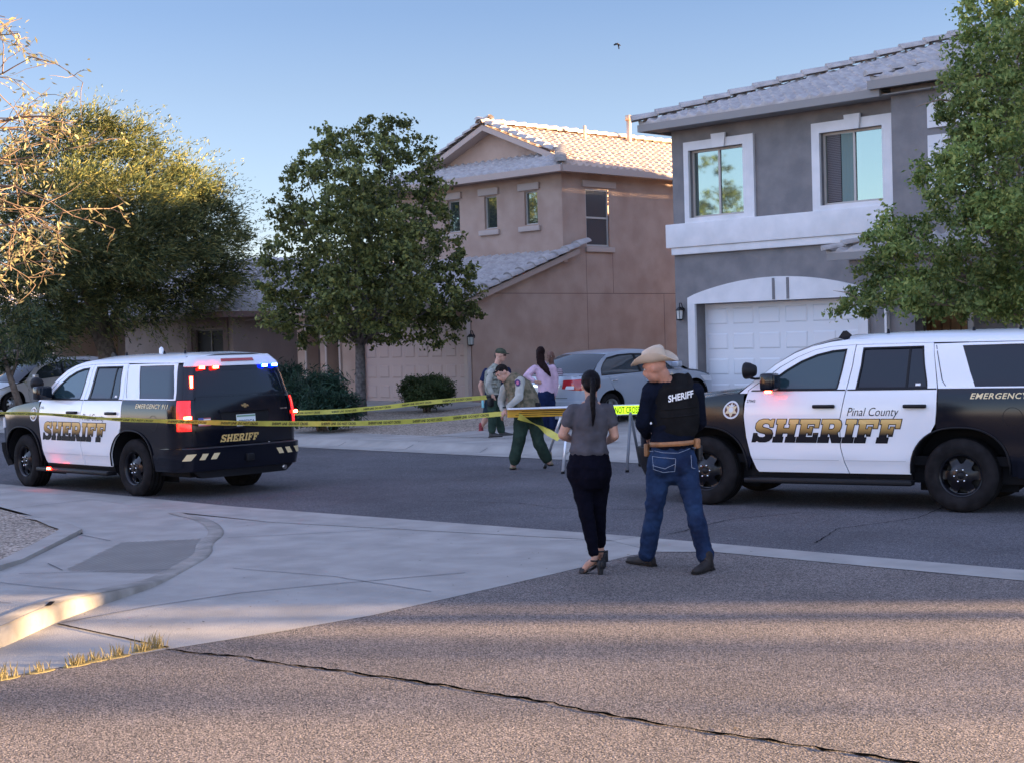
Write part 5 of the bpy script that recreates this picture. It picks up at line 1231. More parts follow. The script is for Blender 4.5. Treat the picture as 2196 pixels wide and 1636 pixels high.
for an,tp,hp in ((aL,(1250,1229),(1288,1232)),(aR,(1281,1214),(1294,1216))):
    g=gp(*tp); g.z=gz0; h=gp(*hp); h.z=gz0; d=(g-h); d.z=0; L_=d.length; d.normalize()
    if L_<.16: g=h+d*.2
    s_=d.cross(UPV); mb=MB()
    cap(mb,[h+UPV*.006,h+UPV*.05,h+UPV*.095],[(.024,.024),(.026,.026),(.033,.030)],8,flat=d)
    mb.grid([[h-d*.03+UPV*z+s_*q for q in (-.032,.032)] for z in (.05,.15)]); 
    for z0_ in (0,.012): mb.grid([[h+d*t+s_*w_+UPV*(zz+z0_) for w_ in (-ww,0,ww)] for t,ww,zz in ((-.03,.026,.075),(.03,.03,.07),(.10,.034,.03),(.16,.036,.004),(.215,.022,.004))])
    cap(mb,[h-d*.028+UPV*.07,h-d*.03+UPV*.12],[(.034,.012),(.032,.010)],10,flat=s_)
    sho=mb.build('heeled_sandal',hl,T)
    belt('ankle_strap',Vector((an.x,an.y,an.z-.035)),RT,.036,.036,.007,hl,sho); MB().grid([[h+d*.15+s_*.036*math.cos(a)+UPV*(.01+.038*math.sin(a))+d*q for a in [math.pi*k/8 for k in range(9)]] for q in (0,.045)]).build('toe_strap',hl,sho)
# ===== deputy leaning over the barricade =====
F=Fig('deputy',1135,1010,23.3,'deputy in tan camouflage vest and green trousers leaning over the barricade')
J=F.J; T=F.root; gz0=-F.o.z
hd=J(1077,801,-.05); nk=J(1096,812,-.02); ch=J(1112,830,0); wa=J(1131,862,.0); pe=J(1133,890,.0)
shA=J(1083,832,.12); shB=J(1116,818,-.16); elA=J(1075,862,.12); wrA=J(1080,882,.0); elB=J(1113,852,-.28); wrB=J(1085,878,-.25)
hL=J(1120,897,0); hR=J(1147,895,0); kL=J(1111,950,-.06); kR=J(1155,947,-.04); aL=J(1101,996,0); aR=J(1176,990,.0)
skin3=skinmat('light_skin',(.48,.27,.20)); mb=MB(); HL,HM=head(mb,hd,-RT*.62-AW*.50-UPV*.50,UPV*.80-RT*.5,1.06)
cap(mb,[nk,hd+RT*.03],[.06,.058]); cap(mb,[pe,wa,ch],[(.15,.11),(.14,.11),(.16,.12)],16,flat=AW); 
for a,b,c in ((shA,elA,wrA),(shB,elB,wrB)): cap(mb,[a,b],[.05,.042]); cap(mb,[b,c],[.043,.028])
hand(mb,wrB,-RT*.6-UPV*.75,-AW,RT*.2-AW*.2+UPV*.5,.7); hand(mb,wrA,-RT*.4-UPV*.9,-AW,-RT,.7)
for a,b,c in ((hL,kL,aL),(hR,kR,aR)): cap(mb,[a,b,c],[.085,.055,.04])
soft(mb,'body',skin3,T,.009,2); eyes(HL,HM,T)
gs=cloth('grey_uniform_shirt',(.36,.355,.32),.15,6)
ax=(shB-shA).normalized()
mb=MB(); cap(mb,[J(1134,885,0),wa,ch,lerp3(ch,nk,.6)],[(.15,.15),(.15,.16),(.17,.17),(.10,.12)],20,flat=AW); cap(mb,[shA,shB],[.07,.07])
for a,b,c in ((shA,elA,wrA),(shB,elB,wrB)): cap(mb,[a,lerp3(a,b,.5),b],[.076,.070,.062]); cap(mb,[b,lerp3(b,c,.9)],[.060,.042])
sh=soft(mb,'shirt',gs,T,.012,3,disp=[(.08,.02)])
camo=mat('camouflage_vest',(.21,.17,.115),.9,n=(16,.5,3),c2=(.09,.085,.055))
mb=MB(); cap(mb,[J(1133,872,0),J(1126,856,0),J(1113,835,0),J(1103,822,0)],[(.195,.185),(.215,.21),(.22,.215),(.17,.17)],20,flat=AW)
for q in ((1098,858),(1108,866),(1120,872)): mb.bbox((-.06,-.05,-.06),(.06,.05,.06),.02,M=Matrix.Translation(J(*q,-.17)))
soft(mb,'vest',camo,T,.012,2,disp=[(.06,.01)])
bs=bvhof(sh); pc=J(1110,822,-.5)
decal(bs,'shoulder_patch',bm2d([arc(0,0,.045,.05,0,360,16)[:-1]]),lambda x,y:pc+RT*x+UPV*y,mat('patch_purple',(.06,.025,.12),.7),sh,AW,.008,.02); decal(bs,'patch_star',bm2d([arc(0,0,.022,.026,0,360,10)[:-1]]),lambda x,y:pc+RT*x+UPV*y,mat('patch_pink',(.45,.12,.22),.7),sh,AW,.012,.02)
gt=cloth('green_trousers',(.030,.050,.038),.25,6)
mb=MB(); cap(mb,[J(1134,880,0),pe],[(.165,.15),(.175,.16)],18,flat=RT)
for a,b,c in ((hL,kL,aL),(hR,kR,aR)): cap(mb,[a,lerp3(a,b,.4),b],[.122,.114,.096]); cap(mb,[b,lerp3(b,c,.35),lerp3(b,c,.78)],[.094,.092,.086])
soft(mb,'trousers',gt,T,.013,3,disp=[(.10,.03)])
belt('belt',J(1134,878,0),RT,.185,.175,.03,M_plast,T)
for q in ((1152,870),(1158,880),(1143,882)): MB().bbox((-.045,-.04,-.07),(.045,.04,.05),.015,M=Matrix.Translation(J(*q,-.12))).build('pouch',M_plast,T)
MB().bbox((-.022,-.022,-.012),(.022,.022,.012),.006,M=Matrix.Translation(J(1082,873,-.27))).build('wrist_watch',M_plast,T)
mb=MB(); mb.ball(HL(0,-.022,.036),(.089,.108,.100),HM,16,10); soft(mb,'hair',mat('dark_hair',(.014,.010,.009),.8,n=(30,.4)),T,.009,1)
MB().tube([HL(-.075,.03,.085),HL(-.05,.085,.08),HL(.05,.085,.08),HL(.075,.03,.085)],[(.012,.008)]*4,8).build('sunglasses',M_plast,T)
tb=mat('tan_boot',(.27,.22,.15),.8,n=(12,.2))
for a,hp,tp in ((aL,(1101,1004),(1095,1016)),(aR,(1178,996),(1187,1004))):
    g=gp(*hp); t=gp(*tp); t=g+(t-g).normalized()*.25; t.z=gz0; boot('boot',Vector((g.x,g.y,a.z)),t,T,tb,w=.05,h=.1)
# ===== standing deputy with cap =====
def stander(px0,py0,D,label,spec):
    global F,J,gz0
    F=Fig('p',px0,py0,D,label); J=F.J; gz0=-F.o.z if F.o.z<.05 else 0
    return F.root
T=stander(1063,938,29.5,'deputy in green cap and grey vest standing side-on on the driveway',0)
hd=J(1074,762); nk=J(1066,782); ch=J(1059,805); wa=J(1059,838); pe=J(1061,856)
mb=MB(); HL,HM=head(mb,hd,RT*.95-AW*.1-UPV*.15,UPV,1.0); cap(mb,[nk,hd+RT*-.02],[.06,.058]); cap(mb,[pe,ch,lerp3(ch,nk,.6)],[(.11,.15),(.12,.17),(.1,.1)],14,flat=RT)
shn=J(1053,798,-.18); eln=J(1047,826,-.2); wrn=J(1056,846,-.18); cap(mb,[shn,eln,wrn],[.05,.042,.028]); hand(mb,wrn,RT*.3-UPV*.9,RT,-AW,.6)
hL=J(1056,860,-.1); hR=J(1066,860,.1); kL=J(1056,897,-.1); kR=J(1070,897,.1); aL=J(1055,928,-.1); aR=J(1076,928,.1)
for a,b,c in ((hL,kL,aL),(hR,kR,aR)): cap(mb,[a,b,c],[.08,.055,.04])
soft(mb,'body',skin3,T,.011,2); eyes(HL,HM,T)
mb=MB(); cap(mb,[J(1060,850),wa,ch,J(1062,788)],[(.12,.17),(.13,.175),(.14,.185),(.08,.1)],18,flat=RT); cap(mb,[shn,eln,lerp3(eln,wrn,.8)],[.072,.06,.045])
soft(mb,'shirt',gs,T,.013,3,disp=[(.08,.02)])
vg=mat('grey_green_vest',(.23,.235,.20),.9,n=(18,.35,3)); mb=MB(); cap(mb,[J(1058,838),J(1056,820),J(1057,800),J(1062,790)],[(.155,.2),(.165,.205),(.155,.2),(.1,.13)],18,flat=RT)
for k in range(4): mb.bbox((-.10,-.03,-.018),(.10,.03,.018),.008,M=Matrix.Translation(J(1055,803+k*9,-.20))@Matrix.Rotation(math.radians(45),4,'Z'))
soft(mb,'vest',vg,T,.010,1)
mb=MB(); cap(mb,[J(1061,850),pe],[(.14,.17),(.15,.17)],14,flat=RT)
for a,b,c in ((hL,kL,aL),(hR,kR,aR)): cap(mb,[a,b,lerp3(b,c,.80)],[.105,.085,.075])
soft(mb,'trousers',gt,T,.013,3,disp=[(.10,.02)]); belt('belt',J(1060,849),RT,.155,.185,.03,M_plast,T)
MB().bbox((-.05,-.05,-.10),(.05,.05,.06),.02,M=Matrix.Translation(J(1052,860,-.2))).build('holster',M_plast,T)
cm=cloth('green_cap',(.06,.07,.05),.2,9); mb=MB(); mb.ball(HL(0,-.01,.06),(.088,.108,.075),HM,16,10); mb.ball(HL(0,.11,.045),(.07,.06,.010),HM,12,6); soft(mb,'cap',cm,T,.010,2)
MB().tube([HL(-.07,.06,.012),HL(-.04,.10,.012),HL(.04,.10,.012),HL(.07,.06,.012)],[(.014,.006)]*4,8).build('sunglasses',M_plast,T)
for a,tp in ((aL,RT*.2+AW*-.05),(aR,RT*.22)):
    g=Vector((a.x,a.y,-.0)); t=g+tp; t.z=J(1063,937).z; boot('boot',Vector((g.x,g.y,a.z)),t,T,mat('dark_boot',(.03,.028,.025),.6),w=.05)
# ===== person in navy shirt and red shoes =====
T=stander(1060,932,30.9,'person in navy shirt and dark shorts with red shoes behind the capped deputy',0)
hd=J(1078,766,.1); nk=J(1074,783); ch=J(1070,805); wa=J(1064,842); pe=J(1062,858)
shA=J(1050,797); shB=J(1096,794,.1); elA=J(1037,828); wrA=J(1043,852,-.05); elB=J(1102,822); wrB=J(1094,845)
kL=J(1052,890); aL=J(1039,916); kR=J(1076,890); aR=J(1079,914); hL=J(1056,862); hR=J(1070,862)
mb=MB(); HL,HM=head(mb,hd,RT*.5+AW*.85,UPV,.95); cap(mb,[nk,hd],[.055,.05]); cap(mb,[pe,ch],[(.15,.1),(.15,.1)],14,flat=RT)
for a,b,c in ((shA,elA,wrA),(shB,elB,wrB)): cap(mb,[a,b,c],[.052,.044,.028]); hand(mb,c,-UPV+RT*.1,RT,-AW,.5)
for a,b,c in ((hL,kL,aL),(hR,kR,aR)): cap(mb,[a,b,lerp3(b,c,.4),c],[.085,.06,.062,.036])
soft(mb,'body',skin3,T,.011,2); eyes(HL,HM,T)
nv=cloth('navy_shirt',(.018,.024,.06),.2,6); mb=MB(); cap(mb,[J(1064,852),wa,ch,J(1073,790)],[(.165,.12),(.165,.12),(.19,.13),(.09,.09)],16,flat=RT)
for a,b in ((shA,elA),(shB,elB)): cap(mb,[a,lerp3(a,b,.55)],[.07,.066])
soft(mb,'shirt',nv,T,.013,3,disp=[(.1,.02)])
mb=MB(); cap(mb,[J(1063,852),pe],[(.16,.12),(.17,.13)],14,flat=RT)
for a,b in ((hL,kL),(hR,kR)): cap(mb,[a,lerp3(a,b,.9)],[.10,.095])
soft(mb,'shorts',cloth('dark_shorts',(.035,.05,.065),.2,6),T,.013,3); mb=MB(); mb.ball(HL(0,-.02,.03),(.084,.1,.1),HM,14,8); soft(mb,'hair',mat('brown_hair',(.05,.03,.02),.7),T,.012,2)
rs_=mat('red_shoe',(.22,.022,.03),.6,n=(20,.3))
for a,d in ((aL,-RT*.22+AW*-.06),(aR,RT*.05-AW*.2)):
    t=Vector((a.x,a.y,0))+d; t.z=min(0.0,a.z-.085); boot('shoe',Vector((a.x,a.y,a.z)),t,T,rs_,w=.05)
MB().bbox((-.03,-.012,-.10),(.03,.012,.05),.008,M=Matrix.Translation(J(1043,863,-.1))).build('face_mask',mat('pale_blue',(.2,.5,.55),.6),T)
T.location-=RT*.07
# ===== woman in pink =====
T=stander(1172,930,29.7,'woman in pale pink sweater and jeans, hand on hip, long dark hair',0)
hd=J(1160,757); nk=J(1164,775); ch=J(1166,797); wa=J(1171,838); pe=J(1171,856)
shA=J(1147,790); shB=J(1186,790); elA=J(1129,806,-.05); wrA=J(1146,818,-.12); elB=J(1192,825,.05); wrB=J(1189,850,.1)
hL=J(1162,862); hR=J(1181,862); kL=J(1163,893); kR=J(1182,893); aL=J(1165,920); aR=J(1185,920)
skinp=skinmat('tan_skin',(.40,.225,.165)); mb=MB(); HL,HM=head(mb,hd,AW*.9+RT*.3,UPV,.93); cap(mb,[nk,hd],[.05,.05]); cap(mb,[pe,ch],[(.13,.09),(.13,.09)],14,flat=RT)
for a,b,c in ((shA,elA,wrA),(shB,elB,wrB)): cap(mb,[a,b,c],[.045,.038,.024])
hand(mb,wrA,RT*.9-UPV*.2,-UPV,-AW,.3,.95); hand(mb,wrB,-UPV,AW,RT,.5,.95)
for a,b,c in ((hL,kL,aL),(hR,kR,aR)): cap(mb,[a,b,c],[.08,.055,.035])
soft(mb,'body',skinp,T,.011,2); eyes(HL,HM,T,.93)
mb=MB(); cap(mb,[J(1171,842),wa,ch,J(1165,782)],[(.158,.12),(.150,.115),(.165,.12),(.08,.08)],16,flat=RT); cap(mb,[shA,shB],[.065,.065])
for a,b,c in ((shA,elA,wrA),(shB,elB,wrB)): cap(mb,[a,lerp3(a,b,.6),b],[.070,.072,.062]); cap(mb,[b,lerp3(b,c,.85)],[.06,.045])
soft(mb,'sweater',cloth('pale_pink_sweater',(.56,.40,.50),.1,6),T,.012,3,disp=[(.09,.02)])
mb=MB(); cap(mb,[J(1171,840),pe],[(.155,.12),(.172,.14)],14,flat=RT)
for a,b,c in ((hL,kL,aL),(hR,kR,aR)): cap(mb,[a,b,lerp3(b,c,.80)],[.10,.075,.062])
soft(mb,'jeans',cloth('dark_jeans',(.012,.020,.058),.25,6),T,.012,3,disp=[(.1,.015)])
dh=mat('long_dark_hair',(.014,.006,.006),.6,n=(26,.4),spec=.1); mb=MB(); mb.ball(HL(0,-.02,.03),(.088,.1,.1),HM,14,10)
cap(mb,[HL(0,-.05,.0),J(1160,778,-.06),J(1172,793,-.12),J(1180,806,-.12)],[(.085,.06),(.085,.05),(.06,.04),(.02,.02)],12,flat=RT); soft(mb,'hair',dh,T,.011,2,disp=[(.03,.015)])
for a in (aL,aR):
    t=Vector((a.x,a.y,0))+AW*.2+RT*.05; t.z=0; boot('shoe',a,t,T,M_plast,w=.04)
# ===== man behind her =====
T=stander(1186,928,30.2,'man in plaid shirt mostly hidden behind the woman in pink',0)
hd=J(1181,766); nk=J(1183,784); ch=J(1184,806); wa=J(1184,842); pe=J(1184,856)
shA=J(1166,796); shB=J(1200,797); elA=J(1164,826); wrA=J(1168,850); elB=J(1199,828); wrB=J(1196,850)
hL=J(1177,860); hR=J(1191,860); kL=J(1178,892); kR=J(1192,892); aL=J(1179,918); aR=J(1193,918)
skd=skinmat('brown_skin',(.13,.065,.045)); mb=MB(); HL,HM=head(mb,hd,-RT*.3-AW*.9,UPV,.97); cap(mb,[nk,hd],[.056,.054]); cap(mb,[pe,ch],[(.14,.1),(.15,.1)],14,flat=RT)
for a,b,c in ((shA,elA,wrA),(shB,elB,wrB)): cap(mb,[a,b,c],[.05,.042,.028]); hand(mb,c,-UPV,-RT,AW,.5)
for a,b,c in ((hL,kL,aL),(hR,kR,aR)): cap(mb,[a,b,c],[.08,.055,.035])
soft(mb,'body',skd,T,.011,2); eyes(HL,HM,T)
def plaid():
    m=bpy.data.materials.new('plaid_cloth'); m.use_nodes=True; N=m.node_tree; b=N.nodes['Principled BSDF']; b.inputs['Roughness'].default_value=.9
    tc=N.nodes.new('ShaderNodeTexCoord'); w=N.nodes.new('ShaderNodeTexWave'); w.bands_direction='Z'; w.inputs['Scale'].default_value=9
    N.links.new(tc.outputs['Object'],w.inputs['Vector']); r=N.nodes.new('ShaderNodeValToRGB'); r.color_ramp.elements[0].color=(.12,.08,.09,1); r.color_ramp.elements[1].color=(.45,.36,.42,1)
    N.links.new(w.outputs['Fac'],r.inputs[0]); N.links.new(r.outputs[0],b.inputs['Base Color']); return m
mb=MB(); cap(mb,[J(1184,850),wa,ch,J(1183,790)],[(.16,.12),(.16,.12),(.18,.13),(.09,.09)],16,flat=RT); cap(mb,[shA,shB],[.06,.06])
for a,b,c in ((shA,elA,wrA),(shB,elB,wrB)): cap(mb,[a,b,lerp3(b,c,.85)],[.07,.06,.045])
soft(mb,'shirt',plaid(),T,.013,3,disp=[(.1,.02)])
mb=MB(); cap(mb,[J(1184,848),pe],[(.155,.12),(.165,.13)],14,flat=RT)
for a,b,c in ((hL,kL,aL),(hR,kR,aR)): cap(mb,[a,b,lerp3(b,c,.80)],[.095,.08,.07])
soft(mb,'trousers',_mats['dark_jeans'],T,.013,2)
for a in (aL,aR):
    t=Vector((a.x,a.y,0))-AW*.2; t.z=0; boot('shoe',a,t,T,M_plast,w=.045)
# ---------------- barricade and tape ----------------
B0=pix(1230,1008,23.2); B0.z=0
T=empty('barricade',B0,0,'folding barricade with yellow striped board and fluorescent NOT CROSS panel','barricade')
bj=lambda px,py,d=0: pix(px,py,23.0+d)-B0
a0,a1=bj(1088,884),bj(1375,876,.1); ux=(a1-a0).normalized(); uz=(UPV-ux*UPV.dot(ux)).normalized(); uy=ux.cross(uz); LL=(a1-a0).length
Mb=Matrix((ux,uy,uz)).transposed().to_4x4(); Mb.translation=a0
yl=mat('yellow_board',(.72,.40,.03),.5,n=(8,.08)); wb=mat('white_board_edge',(.74,.75,.78),.4)
fl=mat('fluorescent_film',(.55,.86,.02),.4,emit=((.55,.95,.02),.12))
MB().bbox((0,-.02,-.075),(LL*.74,.02,.045),.004,M=Mb).build('board',yl,T)
MB().bbox((-.005,-.16,.046),(LL*.74,.16,.066),.006,M=Mb).build('board_top',wb,T)
MB().bbox((LL*.745,-.02,-.085),(LL,.02,.07),.004,M=Mb).build('board',wb,T,'white board with fluorescent panel')
for k,z in enumerate((-.045,-.015,.015)): MB().box((.12+.05*k,.0205,z-.004),(LL*.70-.03*k,.0235,z+.004),M=Mb).build('board_stripe',M_blk,T)
sgn=-1 if (Mb.to_3x3()@Vector((0,-1,0))).dot(AW)<0 else 1
pn=MB().box((LL*.755,.0205,-.07),(LL-.01,.0245,.055),M=Mb).build('fluorescent_panel',fl,T)
t=bmtext('DO NOT CROSS',.135,offset=.0012,sx=.50); xs_=[v.co.x for v in t.verts]; wdt=max(xs_)
panel('lettering',t,lambda a,b:Mb@Vector((LL-.03-wdt+a,.0275,-.055+b)),M_blk,T,step=.5)
# letters to the left of the fluorescent film would sit on the yellow board; trim them
o=bpy.data.objects[[c.name for c in T.children if c.name.startswith('lettering')][-1]]; bm=bmesh.new(); bm.from_mesh(o.data)
bmesh.ops.bisect_plane(bm,geom=bm.verts[:]+bm.edges[:]+bm.faces[:],plane_co=Mb@Vector((LL*.757,0,0)),plane_no=-ux,clear_outer=True); bm.to_mesh(o.data); bm.free()
alu=mat('bright_leg_metal',(.78,.80,.84),.3,metal=.6)
def gq(px,py): r=(fw+R_*((px-1098)/3300)-U_*((py-818)/3300)); t=-1.99/r.z; return CAM+r*t-B0
for (f_,t_,mm) in (((1168,1004),(1203,893),alu),((1207,1015),(1218,893),alu),((1373,999),(1352,885),mat('grey_leg',(.16,.17,.19),.5)),((1345,1012),(1352,885),_mats['grey_leg'])):
    g=gq(*f_); tp=bj(*t_); lg=MB().tube([g+UPV*.03,tp],.022,12).build('leg',mm,T); MB().tube([g,g+(tp-g).normalized()*.05],.027,10).build('rubber_foot',M_plast,lg)
tapem=mat('yellow_tape',(.62,.57,.10),.45,n=(6,.12),transl=.25)
def tape(pts,w,label,text=True,twist=None,group='barrier tapes across the street',tsize=.050):
    pts=[Vector(p) for p in pts]; fine=[]
    for i in range(len(pts)-1):
        p0=pts[max(0,i-1)];p1=pts[i];p2=pts[i+1];p3=pts[min(len(pts)-1,i+2)]; n=max(2,int((p2-p1).length/.08))
        for k in range(n):
            t=k/n; fine.append(.5*((2*p1)+(p2-p0)*t+(2*p0-5*p1+4*p2-p3)*t*t+(3*p1-p0-3*p2+p3)*t**3))
    fine.append(pts[-1]); S_=[0]
    for i in range(1,len(fine)): S_.append(S_[-1]+(fine[i]-fine[i-1]).length)
    o0=fine[0].copy(); tot=S_[-1]
    def at(s_,h,off=0):
        s_=min(max(s_,0),tot-1e-4); i=min(len(fine)-2,max(0,int(np.searchsorted(S_,s_,'right'))-1)); t=(s_-S_[i])/(S_[i+1]-S_[i])
        p=fine[i].lerp(fine[i+1],t); d=(fine[i+1]-fine[i]).normalized(); u=(UPV-d*UPV.dot(d)).normalized(); n=d.cross(u)
        tw=(twist(s_/tot) if twist else 0)+.10*math.sin(s_*2.1)+.05*math.sin(s_*5.3); u2=u*math.cos(tw)+n*math.sin(tw); n2=d.cross(u2)
        if n2.dot(AW)>0: n2=-n2
        return p+u2*h+n2*(off+.004*math.sin(s_*9)*h/w*2)-o0
    T=empty('barrier_tape',o0,0,label,'tape',group)
    k=int(tot/.05)+1; bt=MB().grid([[at(tot*i/k,h) for i in range(k+1)] for h in (-w/2,0,w/2)]).build('tape_strip',tapem,T)
    if text:
        unit=bmtext('SHERIFF LINE  DO NOT CROSS',tsize,offset=.0016,sx=.85); ul=max(v.co.x for v in unit.verts)+.22
        src=[(v.co.x,v.co.y) for v in unit.verts]; fs=[[v.index for v in f.verts] for f in unit.faces] if unit.verts.index_update() is None else []
        unit.free(); V=[];Fc=[]; x=.1; 
        flip=(at(tot*.5+.1,0)-at(tot*.5,0)).dot(RT)<0
        while x+ul<tot:
            k0=len(V)
            for a,b in src: V.append(at((tot-(x+a)) if flip else x+a,b-.018,.003))
            Fc+=[[q+k0 for q in f] for f in fs]; x+=ul
        me=bpy.data.meshes.new('tape_lettering'); me.from_pydata([p[:] for p in V],[],Fc); link('tape_lettering',me,mat('tape_ink',(.03,.028,.015),.6),T)['kind']='stuff'
    return T
tape([(-17.0,8.31,1.32),(-17,9.13,1.26),(-17,9.75,1.18),(-17,10.34,1.12),(-17,11.04,1.06),(-16.99,11.91,.99),(-16.95,12.68,.94),(-16.88,13.77,.88),(-16.82,14.95,.85),(-16.78,15.85,.86),tuple(pix(1083,886,23.05))],.072,'long yellow barrier tape stretched from the leaning deputy across the left patrol vehicle',twist=lambda t:1.0*(1-sstep(.2,.62,t)))
tape([(-27.6,20.6,.50),(-26.2,20.4,.57),(-23.91,20.0,.68),(-23.62,21,.755),(-22.93,22.2,.82),tuple(pix(1052,850,29.9))][:0] or [(-31.0,16.6,.62),tuple(pix(625,885,29.5)),tuple(pix(800,875,30.0)),tuple(pix(900,864,30.2)),tuple(pix(1040,852,30.4)),tuple(pix(1062,850,30.4))],.085,'far yellow barrier tape running in front of the tree and round bush')
tape([tuple(pix(1112,892,22.9)),tuple(pix(1140,905,22.8)),tuple(pix(1165,920,22.6)),tuple(pix(1200,940,22.3))],.10,'loose twisted yellow tape hanging from the barricade towards the woman in grey',text=False,twist=lambda t:.9*math.sin(t*5))
# ---------------- private cars ----------------
M_clear=mat('car_window_glass',(.03,.042,.052),.03,spec=.9)
def make_car(name,label,paint,hatch=False):
    T=empty(name,(0,0,0),0,label,'car')
    h=.07 if hatch else 0
    sk=Skin(w=[(.15,.80),(.30,.845),(.50,.868),(.70,.875),(.86,.868),(.95,.845),(1.0+h,.80),(1.15+h,.735),(1.30+h,.665),(1.38+h,.61),(1.43+h,.54)],
       rear=(-.50,.40,.30),front=(2.55,1.05,.50),rshift=[(.2,.02),(.5,0),(.8,0),(1.0,.03),(1.4,.10)],fshift=[(.2,0),(.5,0),(.8,-.10),(1.0,-.2)],kr=.4,kf=.7,p=2.3)
    xr,yr,xf,yf=sk.xr(),sk.yr(),sk.xf(),sk.yf()
    aR=arc(0,.33,.40,.37,0,180,18,2.2); aF=arc(2.70,.33,.40,.37,0,180,18,2.2)
    zb=lambda x:.93+(.035 if not hatch else .10)*(1.9-x)/2.4
    E=[(2.50,.90),(2.22,1.05+h*.5),(1.92,1.20+h*.8),(1.66,1.32+h),(1.45,1.378+h)]
    if hatch: Rr=[(-.62,1.40),(-.68,1.30),(-.74,1.18),(-.80,1.06)]
    else: Rr=[(.20,1.385),(-.02,1.305),(-.22,1.20),(-.38,1.10),(-.46,1.05)]
    top=[(1.1,1.415+h),(.7,1.425+h),(.3,1.41+h)]+([(-.2,1.46)] if hatch else [])
    g=.005
    for sg in (1,-1):
        fd=[(1.02,.30),(1.04,zb(1.04)),(2.12,zb(2.12)-.01),(2.20,.80),(2.20,.55),(2.12,.30)]
        D=sp(sk,'door',[fd],paint,T,sg,rim=.012)
        apx=sorted([p for p in aR if p[0]>.12],key=lambda p:-p[1])
        rd=[(1.01,.30),(1.03,zb(1.03)),(-.02,zb(-.02)),(.02,.85),(.08,.735)]+apx+[(.44,.30)]
        D2=sp(sk,'door',[rd],paint,T,sg,rim=.012)
        for xx,dd in ((1.20,D),(.12,D2)): MB().bbox((xx-.09,sg*.868-.015,.855),(xx+.09,sg*.868+.035,.885),.012).build('door_handle',M_chrome,dd)
        aq=[p for p in aR if p[0]<.10]
        q=[(.07,.735),(.01,.85),(-.03,zb(-.03)),(-.45,zb(-.45)+.01),(-.70,1.035),(xr,1.03),(xr,.28),(-.40,.25)]
        Q=sp(sk,'rear_quarter',[q+aq[::-1]],paint,T,sg,rim=.012)
        af=[p for p in aF]
        sp(sk,'fender',[[(2.13,.30),(2.21,.55),(2.21,.80),(2.13,zb(2.12)-.012),(2.50,.90),(2.9,.83),(xf,.72),(xf,.25),(3.10,.25)]+[p for p in aF if p[1]>.26]],paint,T,sg,rim=.012)
        sp(sk,'sill_panel',[[(.42,.18),(.42,.295),(2.12,.295),(2.28,.18)]],paint,T,sg,off=-.01)
        wn=[(2.05,zb(2.05)+.02),(1.78,1.14+h*.8),(1.55,1.245+h),(1.30,1.31+h),(.9,1.345+h),(.5,1.35+h),(.15,1.315+h)]+([(-.25,1.30),(-.50,1.14)] if hatch else [(-.02,1.22),(-.14,1.12)])+[(-.20 if not hatch else -.52,zb(-.20)+.03)]
        fr=E[:]+top+Rr+[(-.45,zb(-.45)+.012),(-.03,zb(-.03)+.004),(1.03,zb(1.03)+.004),(2.12,zb(2.12)-.006)]
        sp(sk,'side_frame',[fr,wn],paint,T,sg,rim=.015)
        sp(sk,'window',[poff(wn,.01)],M_clear,T,sg,off=-.012); sp(sk,'window_seal',[poff(wn,.004),poff(wn,-.014)],M_plast,T,sg,off=.002)
        for xs_ in (1.0,) : sp(sk,'window_divider',[[(xs_-.03,zb(xs_)+.02),(xs_-.06,1.34+h),(xs_+.0,1.345+h),(xs_+.03,zb(xs_)+.02)]],M_plast,T,sg,off=-.004)
        for A_r,cx in ((aR,0),(aF,2.7)):
            mb=MB(); mb.grid([[(p[0],sg*.50,p[1]) for p in A_r],[(p[0],sg*.845,p[1]) for p in A_r]]); mb.add([(cx-.4,sg*.5,.15)]+[(p[0],sg*.5,p[1]) for p in A_r[::-1]]+[(cx+.4,sg*.5,.15)],[tuple(range(len(A_r)+2))]); mb.build('wheel_well',M_dark,T)
        tl=sp(sk,'tail_lamp',[[(-.42,.90),(-.55,.955),(xr,.97),(xr,.76),(-.62,.78)]],M_redd,T,sg,off=.01,rim=.012)
        rp_(sk,'lens',[[(sg*yr,.76),(sg*yr,.97),(sg*.52,.965),(sg*.47,.80)]],M_redd,tl,off=.01,rim=.012)
        rp_(sk,'reversing_lens',[[(sg*.80,.79),(sg*.80,.85),(sg*.60,.85),(sg*.56,.79)]],M_silv,tl,off=.016)
        sp(sk,'headlamp',[[(3.02,.62),(2.92,.74),(xf,.70),(xf,.58)]],M_silv,T,sg,off=.01); fp_(sk,'headlamp',[[(sg*.45,.56),(sg*.5,.66),(sg*yf,.70),(sg*yf,.58)]],M_silv,T,off=.01,rim=.01)
        m=MB().bbox((1.92,-.0,.98),(2.06,.20,1.10),.03,M=Matrix.Translation((0,.84 if sg>0 else -1.04,0))).build('mirror',paint,T)
    def loft(path,b0,b1,up_,nm,m):
        rows=[]
        for i,(x,z) in enumerate(path):
            t0=i/(len(path)-1); w=interp(sk.w,z)*sk.by(x); b=b0+(b1-b0)*t0
            rows.append([(x+b*(1-t*t),w*t,z+up_*(1-t*t)) for t in [k/8-1 for k in range(17)]])
        return MB().grid(rows).build(nm,m,T)
    loft(E,.22,.12,.02,'windshield',M_cglass); loft(Rr,-.10,-.10 if not hatch else -.06,.02,'rear_window',M_clear)
    loft([E[-1]]+top+[Rr[0]],.12,-.10,.022,'roof',paint)
    if not hatch: loft([Rr[-1],(-.66,1.045),(-.84,1.035)],-.10,-.06,.02,'trunk_lid',paint)
    loft([(2.50,.90),(2.75,.865),(3.0,.80),(3.2,.745),(3.3,.71)],.12,.12,.05,'hood',paint)
